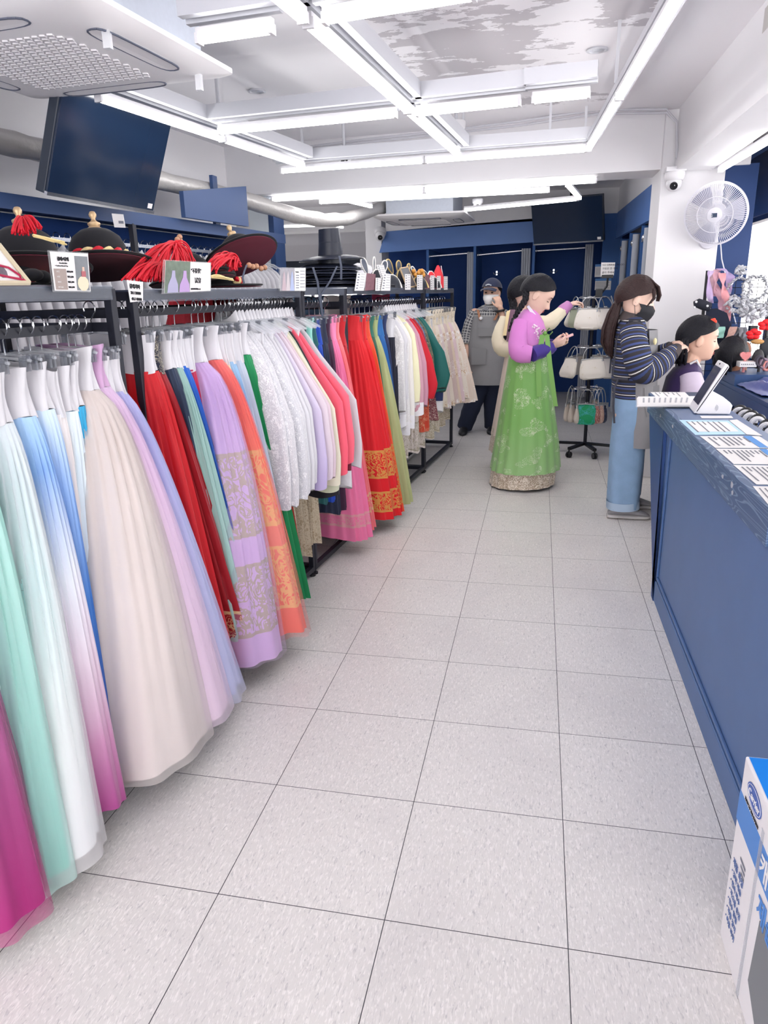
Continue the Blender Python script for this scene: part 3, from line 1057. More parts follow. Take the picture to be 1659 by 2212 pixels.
clip0 = thing('clip_hanger', 'clear clip hanger', 'hanger', (0, 0, -5))
obj('hook', MB().tube(hook_pts(), 0.0021, 6), CHROME, clip0, local=True)
m2 = MB().tube([(-0.135, 0, -0.084), (-0.06, 0, -0.076), (0, 0, -0.072), (0.06, 0, -0.076), (0.135, 0, -0.084)], 0.0045, 8)
obj('bar', m2, M('clear_plastic', '#e8ecf2', 0.12, alpha=0.3), clip0, local=True)
for x in (-0.115, 0.115):
    m2 = MB()
    m2.box((x - 0.010, -0.010, -0.112), (x + 0.010, -0.004, -0.072))
    m2.box((x - 0.010, 0.004, -0.112), (x + 0.010, 0.010, -0.072))
    m2.tube([(x - 0.012, 0, -0.082), (x + 0.012, 0, -0.082)], 0.006, 8)
    obj('clip', m2, M('smoke_plastic', '#80858f', 0.15, alpha=0.42), clip0, local=True, smooth=False)
coat0 = thing('coat_hanger', 'clear coat hanger', 'hanger', (0, 0, -5))
obj('hook', MB().tube(hook_pts(), 0.0021, 6), CHROME, coat0, local=True)
m2 = MB().tube([(-0.19, 0, -0.125), (-0.12, 0, -0.09), (-0.03, 0, -0.065), (0, 0, -0.058), (0.03, 0, -0.065), (0.12, 0, -0.09), (0.19, 0, -0.125)], [0.006, 0.008, 0.008, 0.009, 0.008, 0.008, 0.006], 8)
obj('shoulder', m2, M('clear_plastic', '#e8ecf2'), coat0, local=True)
hang_count = [0, 0]


def hanger(kind, s, o, zr, desc):
    src = clip0 if kind == 'clip' else coat0
    k = 0 if kind == 'clip' else 1
    lb = ('clear clip hanger holding the ' if k == 0 else 'clear coat hanger carrying the ') + desc
    loc = rk(s, o, zr + 0.004)
    rz = RROT + random.uniform(-0.12, 0.12)
    if hang_count[k] == 0:
        src.location = loc
        src.rotation_euler = (0, 0, rz)
        src['label'] = lb
        src['group'] = 'clip hangers on the rack rails' if k == 0 else 'coat hangers on the rack rails'
    else:
        dup(src, loc, lb, None, rz)
    hang_count[k] += 1


NSK = 64


def skirt(desc, label, s, rail, mat, o1=0.29, zh=0.10, b1=0.13, cs=-0.10, co=-0.02, zt=None, bh=0.13, band='band_white', a0=0.125, b0=0.043, o=-0.08, fl=0.8, over=None, yaw=None, pleat=22, name='hanbok_skirt', overz=0.03, amp=0.035):
    """a long skirt hanging from a narrow waistband: waistband, body and, where worn, a sheer outer layer"""
    zr = RZ[rail]
    if zt is None:
        zt = zr - (0.104 if rail == 'A' else 0.086) + random.uniform(-0.012, 0.012)
    if rail == 'A' and pleat == 22:
        amp, pleat = 0.02, 11
    hanger('clip', s, o, zr, desc)
    t = thing(name, label, 'skirt', rk(s, o, zh), 'hanbok skirts on the racks')
    yw = random.uniform(-0.1, 0.1) if yaw is None else yaw
    U = RU * cos(yw) + RV * sin(yw)
    V = RV * cos(yw) - RU * sin(yw)
    ph = random.uniform(0, 6)
    c0 = rk(s, o, 0)
    rows, uvs = [], []
    nb = 7
    for j in range(nb):
        q = j / (nb - 1)
        z = zt - bh * q
        aa, bb = a0 * (1 - 0.06 * sin(PI * q)), b0 * (0.8 + 0.3 * q)
        ring = []
        for k in range(NSK):
            th = 2 * PI * k / NSK
            w = 1 + 0.05 * sin(5 * th + ph + q * 3) + 0.03 * sin(9 * th - ph)
            ring.append(c0 + U * (aa * cos(th) * w) + V * (bb * sin(th) * w) + ZV * (z + 0.006 * sin(3 * th + ph)))
            uvs.append((k / NSK * 0.5, q * 0.13))
        rows.append(ring)
    obj('waistband', MB().loft(rows, cap=False, uvs=uvs), _M[band] if isinstance(band, str) else band, t, angle=80)
    a1 = o1 - o - co

    def body(ex, zlow, zc):
        rows, uvs = [], []
        nr = 26
        for j in range(nr):
            q = j / (nr - 1)
            z = zc + (zlow - zc) * q
            aa = a0 + (a1 * ex - a0) * (q ** fl)
            bb = b0 + (b1 * ex - b0) * (q ** (fl + 0.05))
            ring = []
            am = amp * min(1, q * 4) * (0.6 + 0.6 * q)
            for k in range(NSK * 2):
                th = PI * k / NSK
                w = 1 + am * (sin(pleat * th + ph) + 0.7 * sin(7 * th + 2 * ph + q) + 0.5 * sin(13 * th - ph)) + 0.04 * (1 - q) * sin(31 * th) * min(1, q * 10)
                cc, ss = cos(th), sin(th)
                ex_ = 0.85
                x = aa * w * (abs(cc) ** ex_) * (1 if cc > 0 else -1)
                y = bb * w * (abs(ss) ** ex_) * (1 if ss > 0 else -1)
                zz = z + (0.010 * sin(3 * th + ph) * q * q)
                ring.append(c0 + U * (x + co * q) + V * (y + cs * q) + ZV * zz)
                uvs.append((k / (2 * NSK) * 1.6, q))
            rows.append(ring)
        return MB().loft(rows, cap=False, uvs=uvs)
    obj('skirt_body', body(1.0, zh, zt - bh + 0.004), mat, t, angle=80)
    if over is not None:
        obj('sheer_overskirt', body(1.05, zh - overz, zt - bh + 0.006), over, t, angle=80)
    return t


def jacket(desc, label, s, rail, mat, oe=0.25, zb=0.62, cuff=None, collar=None, ztop=None, o=-0.08, hang=True, cuff_h=0.09, bhem=None, bthick=0.032, point=0.0, sleeve_w=0.19, name='jeogori_jacket'):
    """a short wide-sleeved jacket on a shoulder hanger: body, two sleeves, collar and, where seen, a cuff"""
    zr = RZ[rail]
    zt = zr - 0.075 if ztop is None else ztop
    if hang:
        hanger('coat', s, o, zr, desc)
    t = thing(name, label, 'jacket', rk(s, o, zb), 'jeogori jackets on the racks')
    yw = random.uniform(-0.16, 0.02)
    U = RU * cos(yw) + RV * sin(yw)
    V = RV * cos(yw) - RU * sin(yw)
    c0 = rk(s, o, 0)
    ph = random.uniform(0, 6)
    E_ = oe - o

    def loft(fn, n=15, nk=28):
        rows, uvs = [], []
        for j in range(n):
            q = j / (n - 1)
            cx, aa, bb, z, cv = fn(q)
            rows.append([c0 + U * (cx + aa * cos(2 * PI * k / nk)) + V * (cv + bb * sin(2 * PI * k / nk) * (1 + 0.18 * sin(4 * PI * k / nk * 2 + ph + q * 5))) + ZV * (z + 0.012 * q * sin(2 * PI * k / nk * 2 + ph)) for k in range(nk)])
            uvs += [(k / nk * 0.7, q) for k in range(nk)]
        return MB().loft(rows, cap=True, uvs=uvs)

    def lerp_tab(tab, q):
        for (x0, y0), (x1, y1) in zip(tab, tab[1:]):
            if q <= x1:
                return y0 + (y1 - y0) * (q - x0) / (x1 - x0)
        return tab[-1][1]
    hb = bhem if bhem is not None else zb + 0.16
    obj('body', loft(lambda q: (0, lerp_tab([(0, 0.045), (0.12, 0.13), (0.3, 0.18), (1, 0.19)], q), bthick, zt - 0.01 + (hb - zt + 0.01) * q, 0)), mat, t, angle=80)
    for sg in (1, -1):
        def fn(q):
            out = lerp_tab([(0, 0.05), (0.08, 0.12), (0.22, 0.19), (0.52, E_ * 0.93), (0.84, E_ + point), (1, E_ - 0.008 + point * 0.2)], q)
            inn = lerp_tab([(0, 0.0), (0.2, 0.03), (0.5, E_ - sleeve_w), (1, E_ - sleeve_w - 0.04)], q)
            bb = lerp_tab([(0, 0.012), (0.2, bthick), (1, bthick * 1.15)], q)
            return (sg * (out + inn) / 2, (out - inn) / 2, bb, zt - 0.005 + (zb - zt) * q, -0.02 * q)
        obj('sleeve', loft(fn, 18), mat, t, angle=80)
        if cuff is not None and sg == 1:
            def fc(q):
                cx, aa, bb, z, cv = fn(0.97)
                return (cx, aa * 1.04, bb * 1.2, zb + cuff_h * 0.6 - cuff_h * q, cv)
            obj('cuff', loft(fc, 5), cuff, t, angle=80)
    rows = []
    for j, (f, z) in enumerate(((1.0, 0.035), (1.1, 0.015), (1.25, -0.01))):
        rows.append([c0 + U * (0.05 * f * cos(2 * PI * k / 20)) + V * (0.022 * f * sin(2 * PI * k / 20)) + ZV * (zt + z + 0.02 * cos(4 * PI * k / 20)) for k in range(20)])
    obj('collar', MB().loft(rows, cap=False), collar or _M['band_white'], t, angle=80)
    return t


fabric('band_white', '#d9d8dd', crease=0.6)
BW = 'band_white'
F = fabric
BAND_MAUVE = F('band_mauve', '#c9a2c8', crease=0.5)
BAND_FLOR = F('band_floral', '#1d2238', motif=0.75, motif_col='#b9b09c', mscale=1.6)

# ------------------------------------------------ rack A: pastel skirts nearest the viewer
def sk(desc, tail, *a, **k):
    return skirt(desc, 'long ' + desc + ' ' + tail, *a, **k)


org_w = F('organza_white', '#f2f1f4', sheer=0.62, rough=0.5)
org_m = F('organza_mint', '#c7efe8', sheer=0.55, rough=0.5)
org_p = F('organza_plum', [(0, '#b78cb0'), (1, '#b0307c')], sheer=0.55, rough=0.5)
sk('magenta ombre skirt', 'at the lower left edge of the view', -0.06, 'A', F('cloth_magenta', [(0, '#b49ac0'), (0.45, '#a4689f'), (0.75, '#9c2a7c'), (1, '#a01470')]), o1=0.27, zh=0.085, b1=0.15, cs=-0.13, over=org_p)
sk('ice white skirt', 'tucked between the magenta and aqua skirts', 0.03, 'A', F('cloth_icewhite', [(0, '#dfe9ee'), (1, '#cfe3ec')]), o1=0.2, b1=0.1, cs=-0.12, zh=0.11)
sk('aqua mint ombre skirt', 'right of the magenta one', 0.12, 'A', F('cloth_aqua', [(0, '#d5efec'), (0.5, '#a9e6dc'), (1, '#74d2c3')]), o1=0.265, zh=0.08, b1=0.12, cs=-0.15, over=org_m)
sk('pale mint white skirt', 'with a sheer hem, beside the aqua skirt', 0.24, 'A', F('cloth_mintwhite', [(0, '#d6e8ee'), (0.35, '#c9e9ea'), (0.7, '#e2eeec'), (1, '#e6ecee')]), o1=0.30, zh=0.085, b1=0.12, cs=-0.19, over=org_w)
sk('blue to mauve ombre skirt', 'right of the pale mint one', 0.312, 'A', F('cloth_bluemauve', [(0, '#a9cdf1'), (0.12, '#8fb7ea'), (0.38, '#e4e8f2'), (0.6, '#e3d3e2'), (0.82, '#c88fb6'), (1, '#a94a8c')]), o1=0.26, zh=0.10, b1=0.1, cs=-0.14)
sk('royal blue ombre skirt', 'left of the big cream one', 0.379, 'A', F('cloth_royal', [(0, '#cfe2f4'), (0.2, '#9dbfec'), (0.5, '#3f7ccc'), (0.8, '#1a4fae'), (1, '#143c92')]), o1=0.19, zh=0.11, b1=0.1, cs=-0.16)
sk('off white skirt', 'behind the blue ombre skirts', 0.43, 'A', F('cloth_offwhite', '#e8e3e3'), o1=0.13, b1=0.11, cs=-0.16, zh=0.13)
sk('icy blue skirt', 'half hidden left of the big cream skirt', 0.475, 'A', F('cloth_ice', [(0, '#dde9f0'), (1, '#cdd9e6')]), o1=0.12, b1=0.12, cs=-0.17, zh=0.13)
sk('turquoise skirt', 'whose hem peeps out below the big cream skirt', 0.52, 'A', F('cloth_turq', '#2fa5d6'), o1=0.10, b1=0.12, cs=-0.1, zh=0.06)
sk('big cream skirt', 'spread widest, in the middle of the nearest rack', 0.585, 'A', F('cloth_cream', [(0, '#e6dad5'), (0.5, '#ece1de'), (1, '#e9dfdf')], crease=0.35), o1=0.325, zh=0.10, b1=0.25, cs=-0.11, fl=0.6, b0=0.042, over=F('organza_cream', '#dfd7d5', sheer=0.6), zt=1.375, amp=0.02, pleat=12, overz=0.012)
sk('pink lilac skirt with mauve waistband', 'right behind the big cream skirt', 0.635, 'A', F('cloth_pinklilac', [(0, '#dcb8e0'), (0.4, '#e8cbe8'), (1, '#eed9ea')]), o1=0.32, zh=0.11, b1=0.17, cs=0.04, fl=0.65, zt=1.378, band=BAND_MAUVE, over=F('organza_pink', '#edd9ee', sheer=0.6), amp=0.022, overz=0.012)
sk('cobalt blue skirt', 'whose hem shows below the periwinkle skirt', 0.665, 'A', F('cloth_cobalt', '#2b55d0'), o1=0.235, b1=0.13, cs=0.13, zh=0.075)
sk('periwinkle skirt', 'at the far end of the nearest rack by the post', 0.70, 'A', F('cloth_peri', [(0, '#b0ace8'), (0.5, '#c3c1ee'), (1, '#cfd2f4')]), o1=0.295, zh=0.12, b1=0.14, cs=0.11, fl=0.7, zt=1.355, over=F('organza_peri', '#cfd3f2', sheer=0.6))
# ------------------------------------------------ rack B: vivid skirts
sk('red skirt behind the steel posts', 'between the first two racks', 0.80, 'B', F('cloth_red', '#c81523'), o1=0.08, b1=0.05, cs=0.0, a0=0.09, zt=1.355, o=-0.12, zh=0.3)
sk('bright red skirt', 'first on the second rack, beside the posts', 0.895, 'B', F('cloth_red2', '#c41420', crease=0.35), o1=0.20, b1=0.13, cs=0.05, zt=1.40)
sk('maroon skirt with gold hem', 'and dark floral waistband', 0.945, 'B', F('cloth_maroon', '#98101f', bands=((0.80, 0.94),), gold='#d9b98a', mscale=1.3), o1=0.20, b1=0.1, cs=0.17, zt=1.393, band=BAND_FLOR)
sk('dark navy skirt', 'with a white waistband on the second rack', 1.00, 'B', F('cloth_darknavy', '#22314c'), o1=0.17, b1=0.08, cs=0.08)
sk('sheer sage teal skirt', 'falling pale green between navy and royal blue', 1.045, 'B', F('cloth_sage', [(0, '#8fb3ad'), (1, '#a9c9c5')]), o1=0.235, b1=0.07, cs=0.03)
sk('deep royal blue skirt', 'right beside the lilac brocade skirt', 1.085, 'B', F('cloth_royal2', [(0, '#1a5dc0'), (0.4, '#16469c'), (1, '#17408f')]), o1=0.235, b1=0.08, cs=0.04)
sk('crimson skirt', 'barely showing behind the lilac brocade skirt', 1.13, 'B', F('cloth_crimson', '#b8174b'), o1=0.1, b1=0.05, cs=0.0)
LILB = F('cloth_lilac_brocade', [(0, '#c3a2d6'), (0.3, '#caaedb'), (1, '#cfaedd')], bands=((0.285, 0.565), (0.655, 0.90)), gold='#b3a596', mscale=0.75, gold_metal=0.2, thick=0.085)
sk('lilac skirt with two gold brocade bands', 'on the second rack', 1.225, 'B', LILB, o1=0.31, zh=0.095, b1=0.165, cs=-0.07, zt=1.40, fl=0.55, b0=0.045, over=F('organza_lilac', '#d8c0e4', sheer=0.82), overz=0.0, amp=0.018, pleat=10)
CORB = F('cloth_coral_brocade', [(0, '#ee6f6c'), (0.3, '#ef7d6c'), (0.62, '#ea8f84'), (1, '#ec7668')], bands=((0.31, 0.585), (0.66, 0.90)), gold='#e9bd88', mscale=0.75, gold_metal=0.2, thick=0.085)
sk('coral skirt with gold brocade bands', 'hanging right of the lilac brocade skirt', 1.345, 'B', CORB, o1=0.335, zh=0.12, b1=0.13, cs=0.03, zt=1.40, fl=0.65, amp=0.018, pleat=10, over=F('organza_coral', '#f07f7a', sheer=0.8), overz=0.015)
sk('peach cream skirt', 'between the coral and sky blue skirts', 1.395, 'B', F('cloth_peach', '#f5d9bb'), o1=0.2, b1=0.07, cs=0.03)
sk('sky blue skirt', 'next to the peach cream skirt on the second rack', 1.44, 'B', F('cloth_sky', '#93bce2'), o1=0.22, b1=0.08, cs=0.03)
sk('pale grey blue skirt', 'next to the first white lace jacket', 1.505, 'B', F('cloth_greyblue', '#bcc6d6'), o1=0.21, b1=0.08, cs=0.04)
sk('emerald green skirt', 'reaching the floor behind the white lace jackets', 1.58, 'B', F('cloth_emerald', '#128a52'), o1=0.205, b1=0.08, cs=0.08, zh=0.12)
sk('rust red skirt', 'seen low under the white lace jackets', 1.70, 'B', F('cloth_rust', '#b3211c'), o1=0.12, b1=0.05, cs=0.1, zh=0.2, zt=1.36)
GL = F('cloth_gold_lace', '#cfc3ae', motif=0.85, motif_col='#a9977c', mscale=1.1)
for i, (s_, zz, oo, d_) in enumerate(((1.83, 0.16, 0.09, 'nearest of three'), (1.98, 0.2, 0.08, 'middle of three'), (2.13, 0.22, 0.07, 'farthest of three'))):
    skirt('beige lace skirt, ' + d_, 'beige lace skirt below the white jackets, ' + d_ + ' beside the rack foot', s_, 'B', GL, o1=oo, b1=0.055, cs=0.03, zh=zz, zt=1.36, amp=0.05)
# ------------------------------------------------ rack B: jackets
LACE = F('lace_white', '#cbcad0', motif=0.62, motif_col='#f1f0f3', mscale=1.1, crease=0.3)
LACE2 = F('lace_white_dense', '#c6c6cd', motif=0.8, motif_col='#eeedf0', mscale=1.5, crease=0.3)
SILKW = F('silk_white', '#d3d2d8', crease=0.35)
PLIL = F('silk_pale_lilac', [(0, '#d6cfdd'), (0.55, '#cabfd9'), (1, '#b8aad6')])
PPNK = F('silk_pale_pink', '#d6c8d2')
seq = [('first white lace jacket', LACE, 'right of the grey blue skirt', 0.2, 0.60), ('second white lace jacket', LACE2, 'just behind the first lace one', 0.215, 0.60), ('third white lace jacket', LACE, 'in the row of white jackets', 0.225, 0.61),
       ('fourth white lace jacket', LACE2, 'in the row of white jackets', 0.23, 0.62), ('fifth white lace jacket', LACE, 'in the row of white jackets', 0.235, 0.62), ('sixth white lace jacket', LACE2, 'last of the lace ones', 0.24, 0.63),
       ('first plain white jacket', SILKW, 'next to the last lace one', 0.245, 0.63), ('second plain white jacket', SILKW, 'behind the first plain one', 0.25, 0.66), ('pale lilac jacket', PLIL, 'with deeper lilac sleeve ends', 0.275, 0.63),
       ('pale pink jacket', PPNK, 'behind the pale lilac one', 0.285, 0.66), ('second pale pink jacket', F('silk_pink2', '#d3bfca'), 'before the cream one', 0.295, 0.66), ('cream jacket', F('silk_cream', '#e2dcc8'), 'between pale pink and black jackets', 0.29, 0.62),
       ('sage cream jacket', F('silk_sagecream', '#c9cdb4'), 'its sleeve hanging low', 0.28, 0.58), ('black jacket', F('silk_black', '#1c1b26', crease=0.5), 'its dark sleeve hanging lowest', 0.27, 0.54), ('coral pink jacket', F('silk_coral', '#ea5b72'), 'brightest of this row', 0.315, 0.66),
       ('second coral pink jacket', F('silk_coral2', '#e8657a'), 'right behind the brightest', 0.325, 0.7), ('wine red jacket', F('silk_wine', '#6f1330'), 'with a white cuff', 0.31, 0.6), ('pearl grey jacket', F('silk_grey', '#c9c6cc'), 'last on the second rack', 0.33, 0.66)]
for i, (d_, mt, tail, oe, zb) in enumerate(seq):
    s_ = 1.625 + 0.034 * i
    jk = jacket(d_, d_ + ' on the second rack, ' + tail, s_, 'B', mt, oe=oe, zb=zb, bthick=0.02 if i > 5 else 0.026, cuff=(SILKW if d_ in ('wine red jacket',) else None), bhem=zb + 0.05 if i < 6 else None)
# ------------------------------------------------ rack C: dark and pink skirts
for d_, tail, s_, col, oo, zz in (('mint green skirt', 'first behind the second rack end post', 2.285, '#8fd3c8', -0.02, 0.5), ('dark teal skirt', 'below the stack of tall hats', 2.325, '#1f5b5e', 0.0, 0.4), ('vivid blue skirt', 'below the stack of tall hats', 2.39, '#1747b4', 0.02, 0.4),
                               ('black navy skirt', 'below the hanging hat ribbon', 2.46, '#1f2740', 0.02, 0.3), ('dark plum skirt', 'between black navy and pink', 2.53, '#41203e', 0.03, 0.3)):
    sk(d_, tail, s_, 'C', F('cloth_' + d_.replace(' ', '_'), col), o1=oo + 0.06, b1=0.05, cs=0.0, zh=zz, band=F('band_' + d_.replace(' ', '_'), col), zt=1.395)
PINK = F('cloth_pink', '#ee7aa8', bands=((0.86, 0.93),), gold='#e3a0a8', mscale=1.4)
sk('candy pink skirt', 'with a pink waistband, before the red ones', 2.61, 'C', PINK, o1=0.19, b1=0.10, cs=0.05, zh=0.10, band=F('band_pink', '#ee86b2'), zt=1.40)
sk('salmon pink skirt', 'under the coral jacket sleeves, behind the candy pink one', 2.68, 'C', F('cloth_salmon', '#e8747c', bands=((0.8, 0.9),), gold='#dcb18c'), o1=0.2, b1=0.08, cs=0.05, zh=0.13, band=F('band_salmon', '#e8848c'), zt=1.39)
sk('dark red skirt', 'last on the short rack, behind the post', 2.76, 'C', F('cloth_darkred', '#b60f1e'), o1=0.1, b1=0.06, cs=0.0, zh=0.2, band=F('band_darkred', '#bd1423'), zt=1.39, bh=0.17)
# ------------------------------------------------ rack D
REDB = F('cloth_red_brocade', '#d8101f', bands=((0.60, 0.76), (0.835, 0.955)), gold='#d9974e', mscale=0.95, gold_metal=0.35, crease=0.4, thick=0.085)
RB_ = F('band_red', '#d41a26', crease=0.8)
sk('scarlet skirt with gold brocade bands', 'front and widest of the red skirts', 3.05, 'D', REDB, o1=0.23, zh=0.10, b1=0.15, cs=0.05, band=RB_, zt=1.385, bh=0.15, amp=0.03, pleat=14)
sk('second scarlet brocade skirt', 'directly behind the widest red skirt', 3.15, 'D', REDB, o1=0.235, zh=0.09, b1=0.09, cs=0.05, band=RB_, zt=1.385, bh=0.15)
sk('orange red skirt', 'between scarlet and olive', 3.22, 'D', F('cloth_orange', '#e0502c', bands=((0.6, 0.95),), gold='#c98a4a'), o1=0.22, zh=0.1, b1=0.07, cs=0.04, band=F('band_orange', '#dd4a30'), zt=1.38)
sk('dark green waistband skirt', 'between orange red and olive', 3.28, 'D', F('cloth_dkgreen', '#2d5a49'), o1=0.14, zh=0.15, b1=0.06, cs=0.04, band=F('band_green', '#2c6a5c'), zt=1.37)
sk('olive green skirt', 'narrow and long beside the red skirts', 3.36, 'D', F('cloth_olive', '#a9b07e'), o1=0.235, zh=0.10, b1=0.09, cs=0.06, band=F('band_olive', '#9aa874'), zt=1.372)
sk('denim blue skirt', 'right of the olive green skirt', 3.47, 'D', F('cloth_denim', '#1d5fa6'), o1=0.15, zh=0.42, b1=0.08, cs=0.04, band=F('band_denim', '#2466a8'), zt=1.372)
sk('ink navy skirt with silver brocade hem', 'right of the denim blue skirt', 3.57, 'D', F('cloth_inknavy', '#1b2a55', bands=((0.55, 0.72), (0.8, 0.97)), gold='#a9a890'), o1=0.11, zh=0.14, b1=0.08, cs=0.05, band=F('band_inknavy', '#1e2f5c'), zt=1.37)
sk('black skirt', 'hanging dark below the white jackets of the fourth rack', 3.78, 'D', F('cloth_blackskirt', '#1d2033'), o1=0.06, zh=0.1, b1=0.06, cs=0.0, zt=1.34)
LACEY = F('lace_yoke', '#d9d7d8', motif=0.8, motif_col='#f7f5f5', mscale=1.2)
CUFFW = F('cuff_white', '#eceaef')
seqD = [('lace yoke jacket', LACEY, 'nearest of its jackets', 0.05, 0.52, CUFFW), ('white jacket with turned cuff', SILKW, 'after the lace yoke one', 0.10, 0.60, CUFFW), ('second lace yoke jacket', LACEY, 'behind the turned cuff one', 0.12, 0.54, CUFFW),
        ('plain ivory jacket', F('silk_ivory', '#eae6e2'), 'among the white ones', 0.14, 0.58, CUFFW), ('lemon cream jacket', F('silk_lemon', '#ece8c4'), 'palest yellow', 0.16, 0.72, None), ('dusty pink jacket', F('silk_dusty', '#cf9dae'), 'after the lemon one', 0.18, 0.66, CUFFW),
        ('second dusty pink jacket', F('silk_dusty2', '#c894a8'), 'right behind the first', 0.19, 0.68, None), ('cherry red jacket', F('silk_cherry', '#c9162b'), 'with a pointed sleeve', 0.225, 0.74, None), ('dark red jacket', F('silk_dkred', '#a5142a'), 'behind the cherry one', 0.2, 0.76, None),
        ('blue brocade jacket', F('silk_bluebro', '#33507f', motif=0.7, motif_col='#8f9dae', mscale=1.7), 'beside the dark red one', 0.17, 0.74, None), ('olive brocade jacket', F('silk_olivebro', '#3b4a3f', motif=0.75, motif_col='#a9a184', mscale=1.7), 'darkest patterned one', 0.19, 0.72, None),
        ('teal jacket', F('silk_teal', '#12615c'), 'with the widest pointed sleeve', 0.27, 0.78, None), ('second teal jacket', F('silk_teal2', '#17706a'), 'behind the pointed one', 0.24, 0.74, None), ('navy jacket', F('silk_navyj', '#1c2f63'), 'with a white cuff', 0.21, 0.60, CUFFW)]
for i, (d_, mt, tail, oe, zb, cf) in enumerate(seqD):
    jacket(d_, d_ + ' on the fourth rack, ' + tail, 3.80 + 0.062 * i, 'D', mt, oe=oe, zb=zb, cuff=cf, bthick=0.03, point=0.03 if 'pointed' in tail else 0)
PALE = F('cloth_pale_lacehem', '#e6dcd8', bands=((0.72, 0.98),), gold='#b9ae9c', mscale=1.2)
for i, (s_, oo) in enumerate(((4.05, 0.03), (4.3, 0.06), (4.5, 0.06))):
    skirt('blush lace hem skirt, ' + ('near', 'middle', 'far')[i], 'blush skirt with lace hem under the fourth rack jackets, ' + ('nearest', 'middle', 'farthest')[i] + ' one', s_, 'D', PALE, o1=oo, b1=0.07, cs=0.02, zh=0.27, zt=1.3)
skirt('burgundy flowered skirt', 'burgundy flowered skirt hanging low under the navy jacket', 4.62, 'D', F('cloth_burg', '#6d1230', motif=0.7, motif_col='#d9b9b4', mscale=1.6), o1=0.17, b1=0.05, zh=0.5, zt=1.3)
skirt('small orange brocade skirt', 'orange brocade skirt showing below the white jacket cuffs', 4.55, 'D', F('cloth_orgbro', '#d8452c', motif=0.6, motif_col='#e6b08a', mscale=1.6), o1=0.1, b1=0.04, zh=0.42, zt=1.3)
# ------------------------------------------------ rack E
cols = ['#e9dcc9', '#e6d6c4', '#eee4d8', '#e4d5d6', '#efe5da', '#dcc7c4', '#eddccb', '#e9d3d8', '#f0e7dc', '#ecdccf']
for i in range(10):
    f_ = F('cloth_ivory_%d' % i, cols[i], motif=0.45, motif_col=('#c9a583', '#ffffff')[i % 2], mscale=0.9)
    nth = ('first', 'second', 'third', 'fourth', 'fifth', 'sixth', 'seventh', 'eighth', 'ninth')[i] if i < 9 else 'last'
    skirt(nth + ' ivory flowered skirt', nth + ' ivory flowered skirt on the farthest rack' + (' by the man in the cap' if i == 9 else ''), 4.82 + 0.105 * i, 'E', f_, o1=(0.10 + 0.012 * i) if i < 9 else 0.235, b1=0.07 if i < 9 else 0.12, cs=0.02 if i < 9 else 0.1, zh=0.5 + 0.01 * (i % 3) if i < 9 else 0.47, zt=1.365, band=F('band_ivory', '#e8ddcb', motif=0.5, motif_col='#b9a78c', mscale=2))
LH = F('cloth_lace_hem', '#ddd3c8', bands=((0.7, 0.99),), gold='#b3a790', mscale=1.3)
for i, s_ in enumerate((4.85, 5.05, 5.25, 5.45)):
    nth = ('first', 'second', 'third', 'fourth')[i]
    skirt(nth + ' ivory lace underskirt', nth + ' ivory lace underskirt hanging low on the farthest rack', s_, 'E', LH, o1=0.07, b1=0.06, zh=0.3 + 0.02 * i, zt=1.3)

# ------------------------------------------------ rear rail clothes glimpsed between shelf and rail
for i, (s_, c_, d_) in enumerate(((2.05, '#a81326', 'first'), (2.2, '#8f0f24', 'second'), (2.33, '#a01028', 'third'))):
    skirt(d_ + ' ruby skirt on the rear rail', d_ + ' ruby skirt glimpsed on the rear rail below the felt hats', s_, 'B', F('cloth_ruby_%d' % i, c_), o1=-0.3, b1=0.06, zh=0.5, zt=1.52, o=-0.52, band=F('cloth_ruby_%d' % i, c_), bh=0.1)
for i in range(5):
    s_ = 3.0 + 0.5 * i
    c_ = ('#dfe3e6', '#5f7f9f', '#efe1da', '#2c3f6f', '#c3426a')[i]
    d_ = ('white', 'slate blue', 'shell pink', 'indigo', 'rose red')[i]
    skirt(d_ + ' skirt on the rear rail', d_ + ' skirt glimpsed on the rear rail behind the far price cards', s_, 'D', F('cloth_rear_%d' % i, c_), o1=-0.3, b1=0.15, zh=0.5, zt=1.50, o=-0.5, band=F('cloth_rear_%d' % i, c_), bh=0.1)

# ------------------------------------------------ white jackets on the left wall rail
wj = thing('jeogori_jacket', 'white jacket in the long packed row on the left wall rail', 'jacket', (0, 0, 0), 'white jackets on the left wall rail')
m2 = MB()
rows, uvs = [], []
tab = [(0, 0.05, 0.02), (0.05, 0.13, 0.03), (0.14, 0.2, 0.035), (0.4, 0.24, 0.04), (1, 0.26, 0.045)]
for j in range(14):
    q = j / 13
    for (x0, y0, z0), (x1, y1, z1) in zip(tab, tab[1:]):
        if q <= x1 + 1e-9:
            f = (q - x0) / (x1 - x0)
            aa, bb = y0 + (y1 - y0) * f, z0 + (z1 - z0) * f
            break
    rows.append([Vector((aa * cos(2 * PI * k / 26), bb * sin(2 * PI * k / 26) * (1 + 0.2 * sin(8 * PI * k / 26 + q * 4)), -0.085 - 0.8 * q)) for k in range(26)])
    uvs += [(k / 26, q) for k in range(26)]
m2.loft(rows, uvs=uvs)
obj('body', m2, SILKW, wj, local=True, angle=80)
m2 = MB().loft([[Vector((0.05 * f * cos(2 * PI * k / 16), 0.022 * f * sin(2 * PI * k / 16), z + 0.018 * cos(4 * PI * k / 16))) for k in range(16)] for f, z in ((0.9, -0.055), (1.25, -0.09))], cap=False)
obj('collar', m2, _M['band_white'], wj, local=True)
wh = thing('coat_hanger', 'wire hook hanger in the long packed row on the left wall rail', 'hanger', (0, 0, 0), 'hangers on the left wall rail')
for ch in list(coat0.children):
    c_ = ch.copy()
    COL.objects.link(c_)
    c_.parent = wh
k = 0
y = 0.75
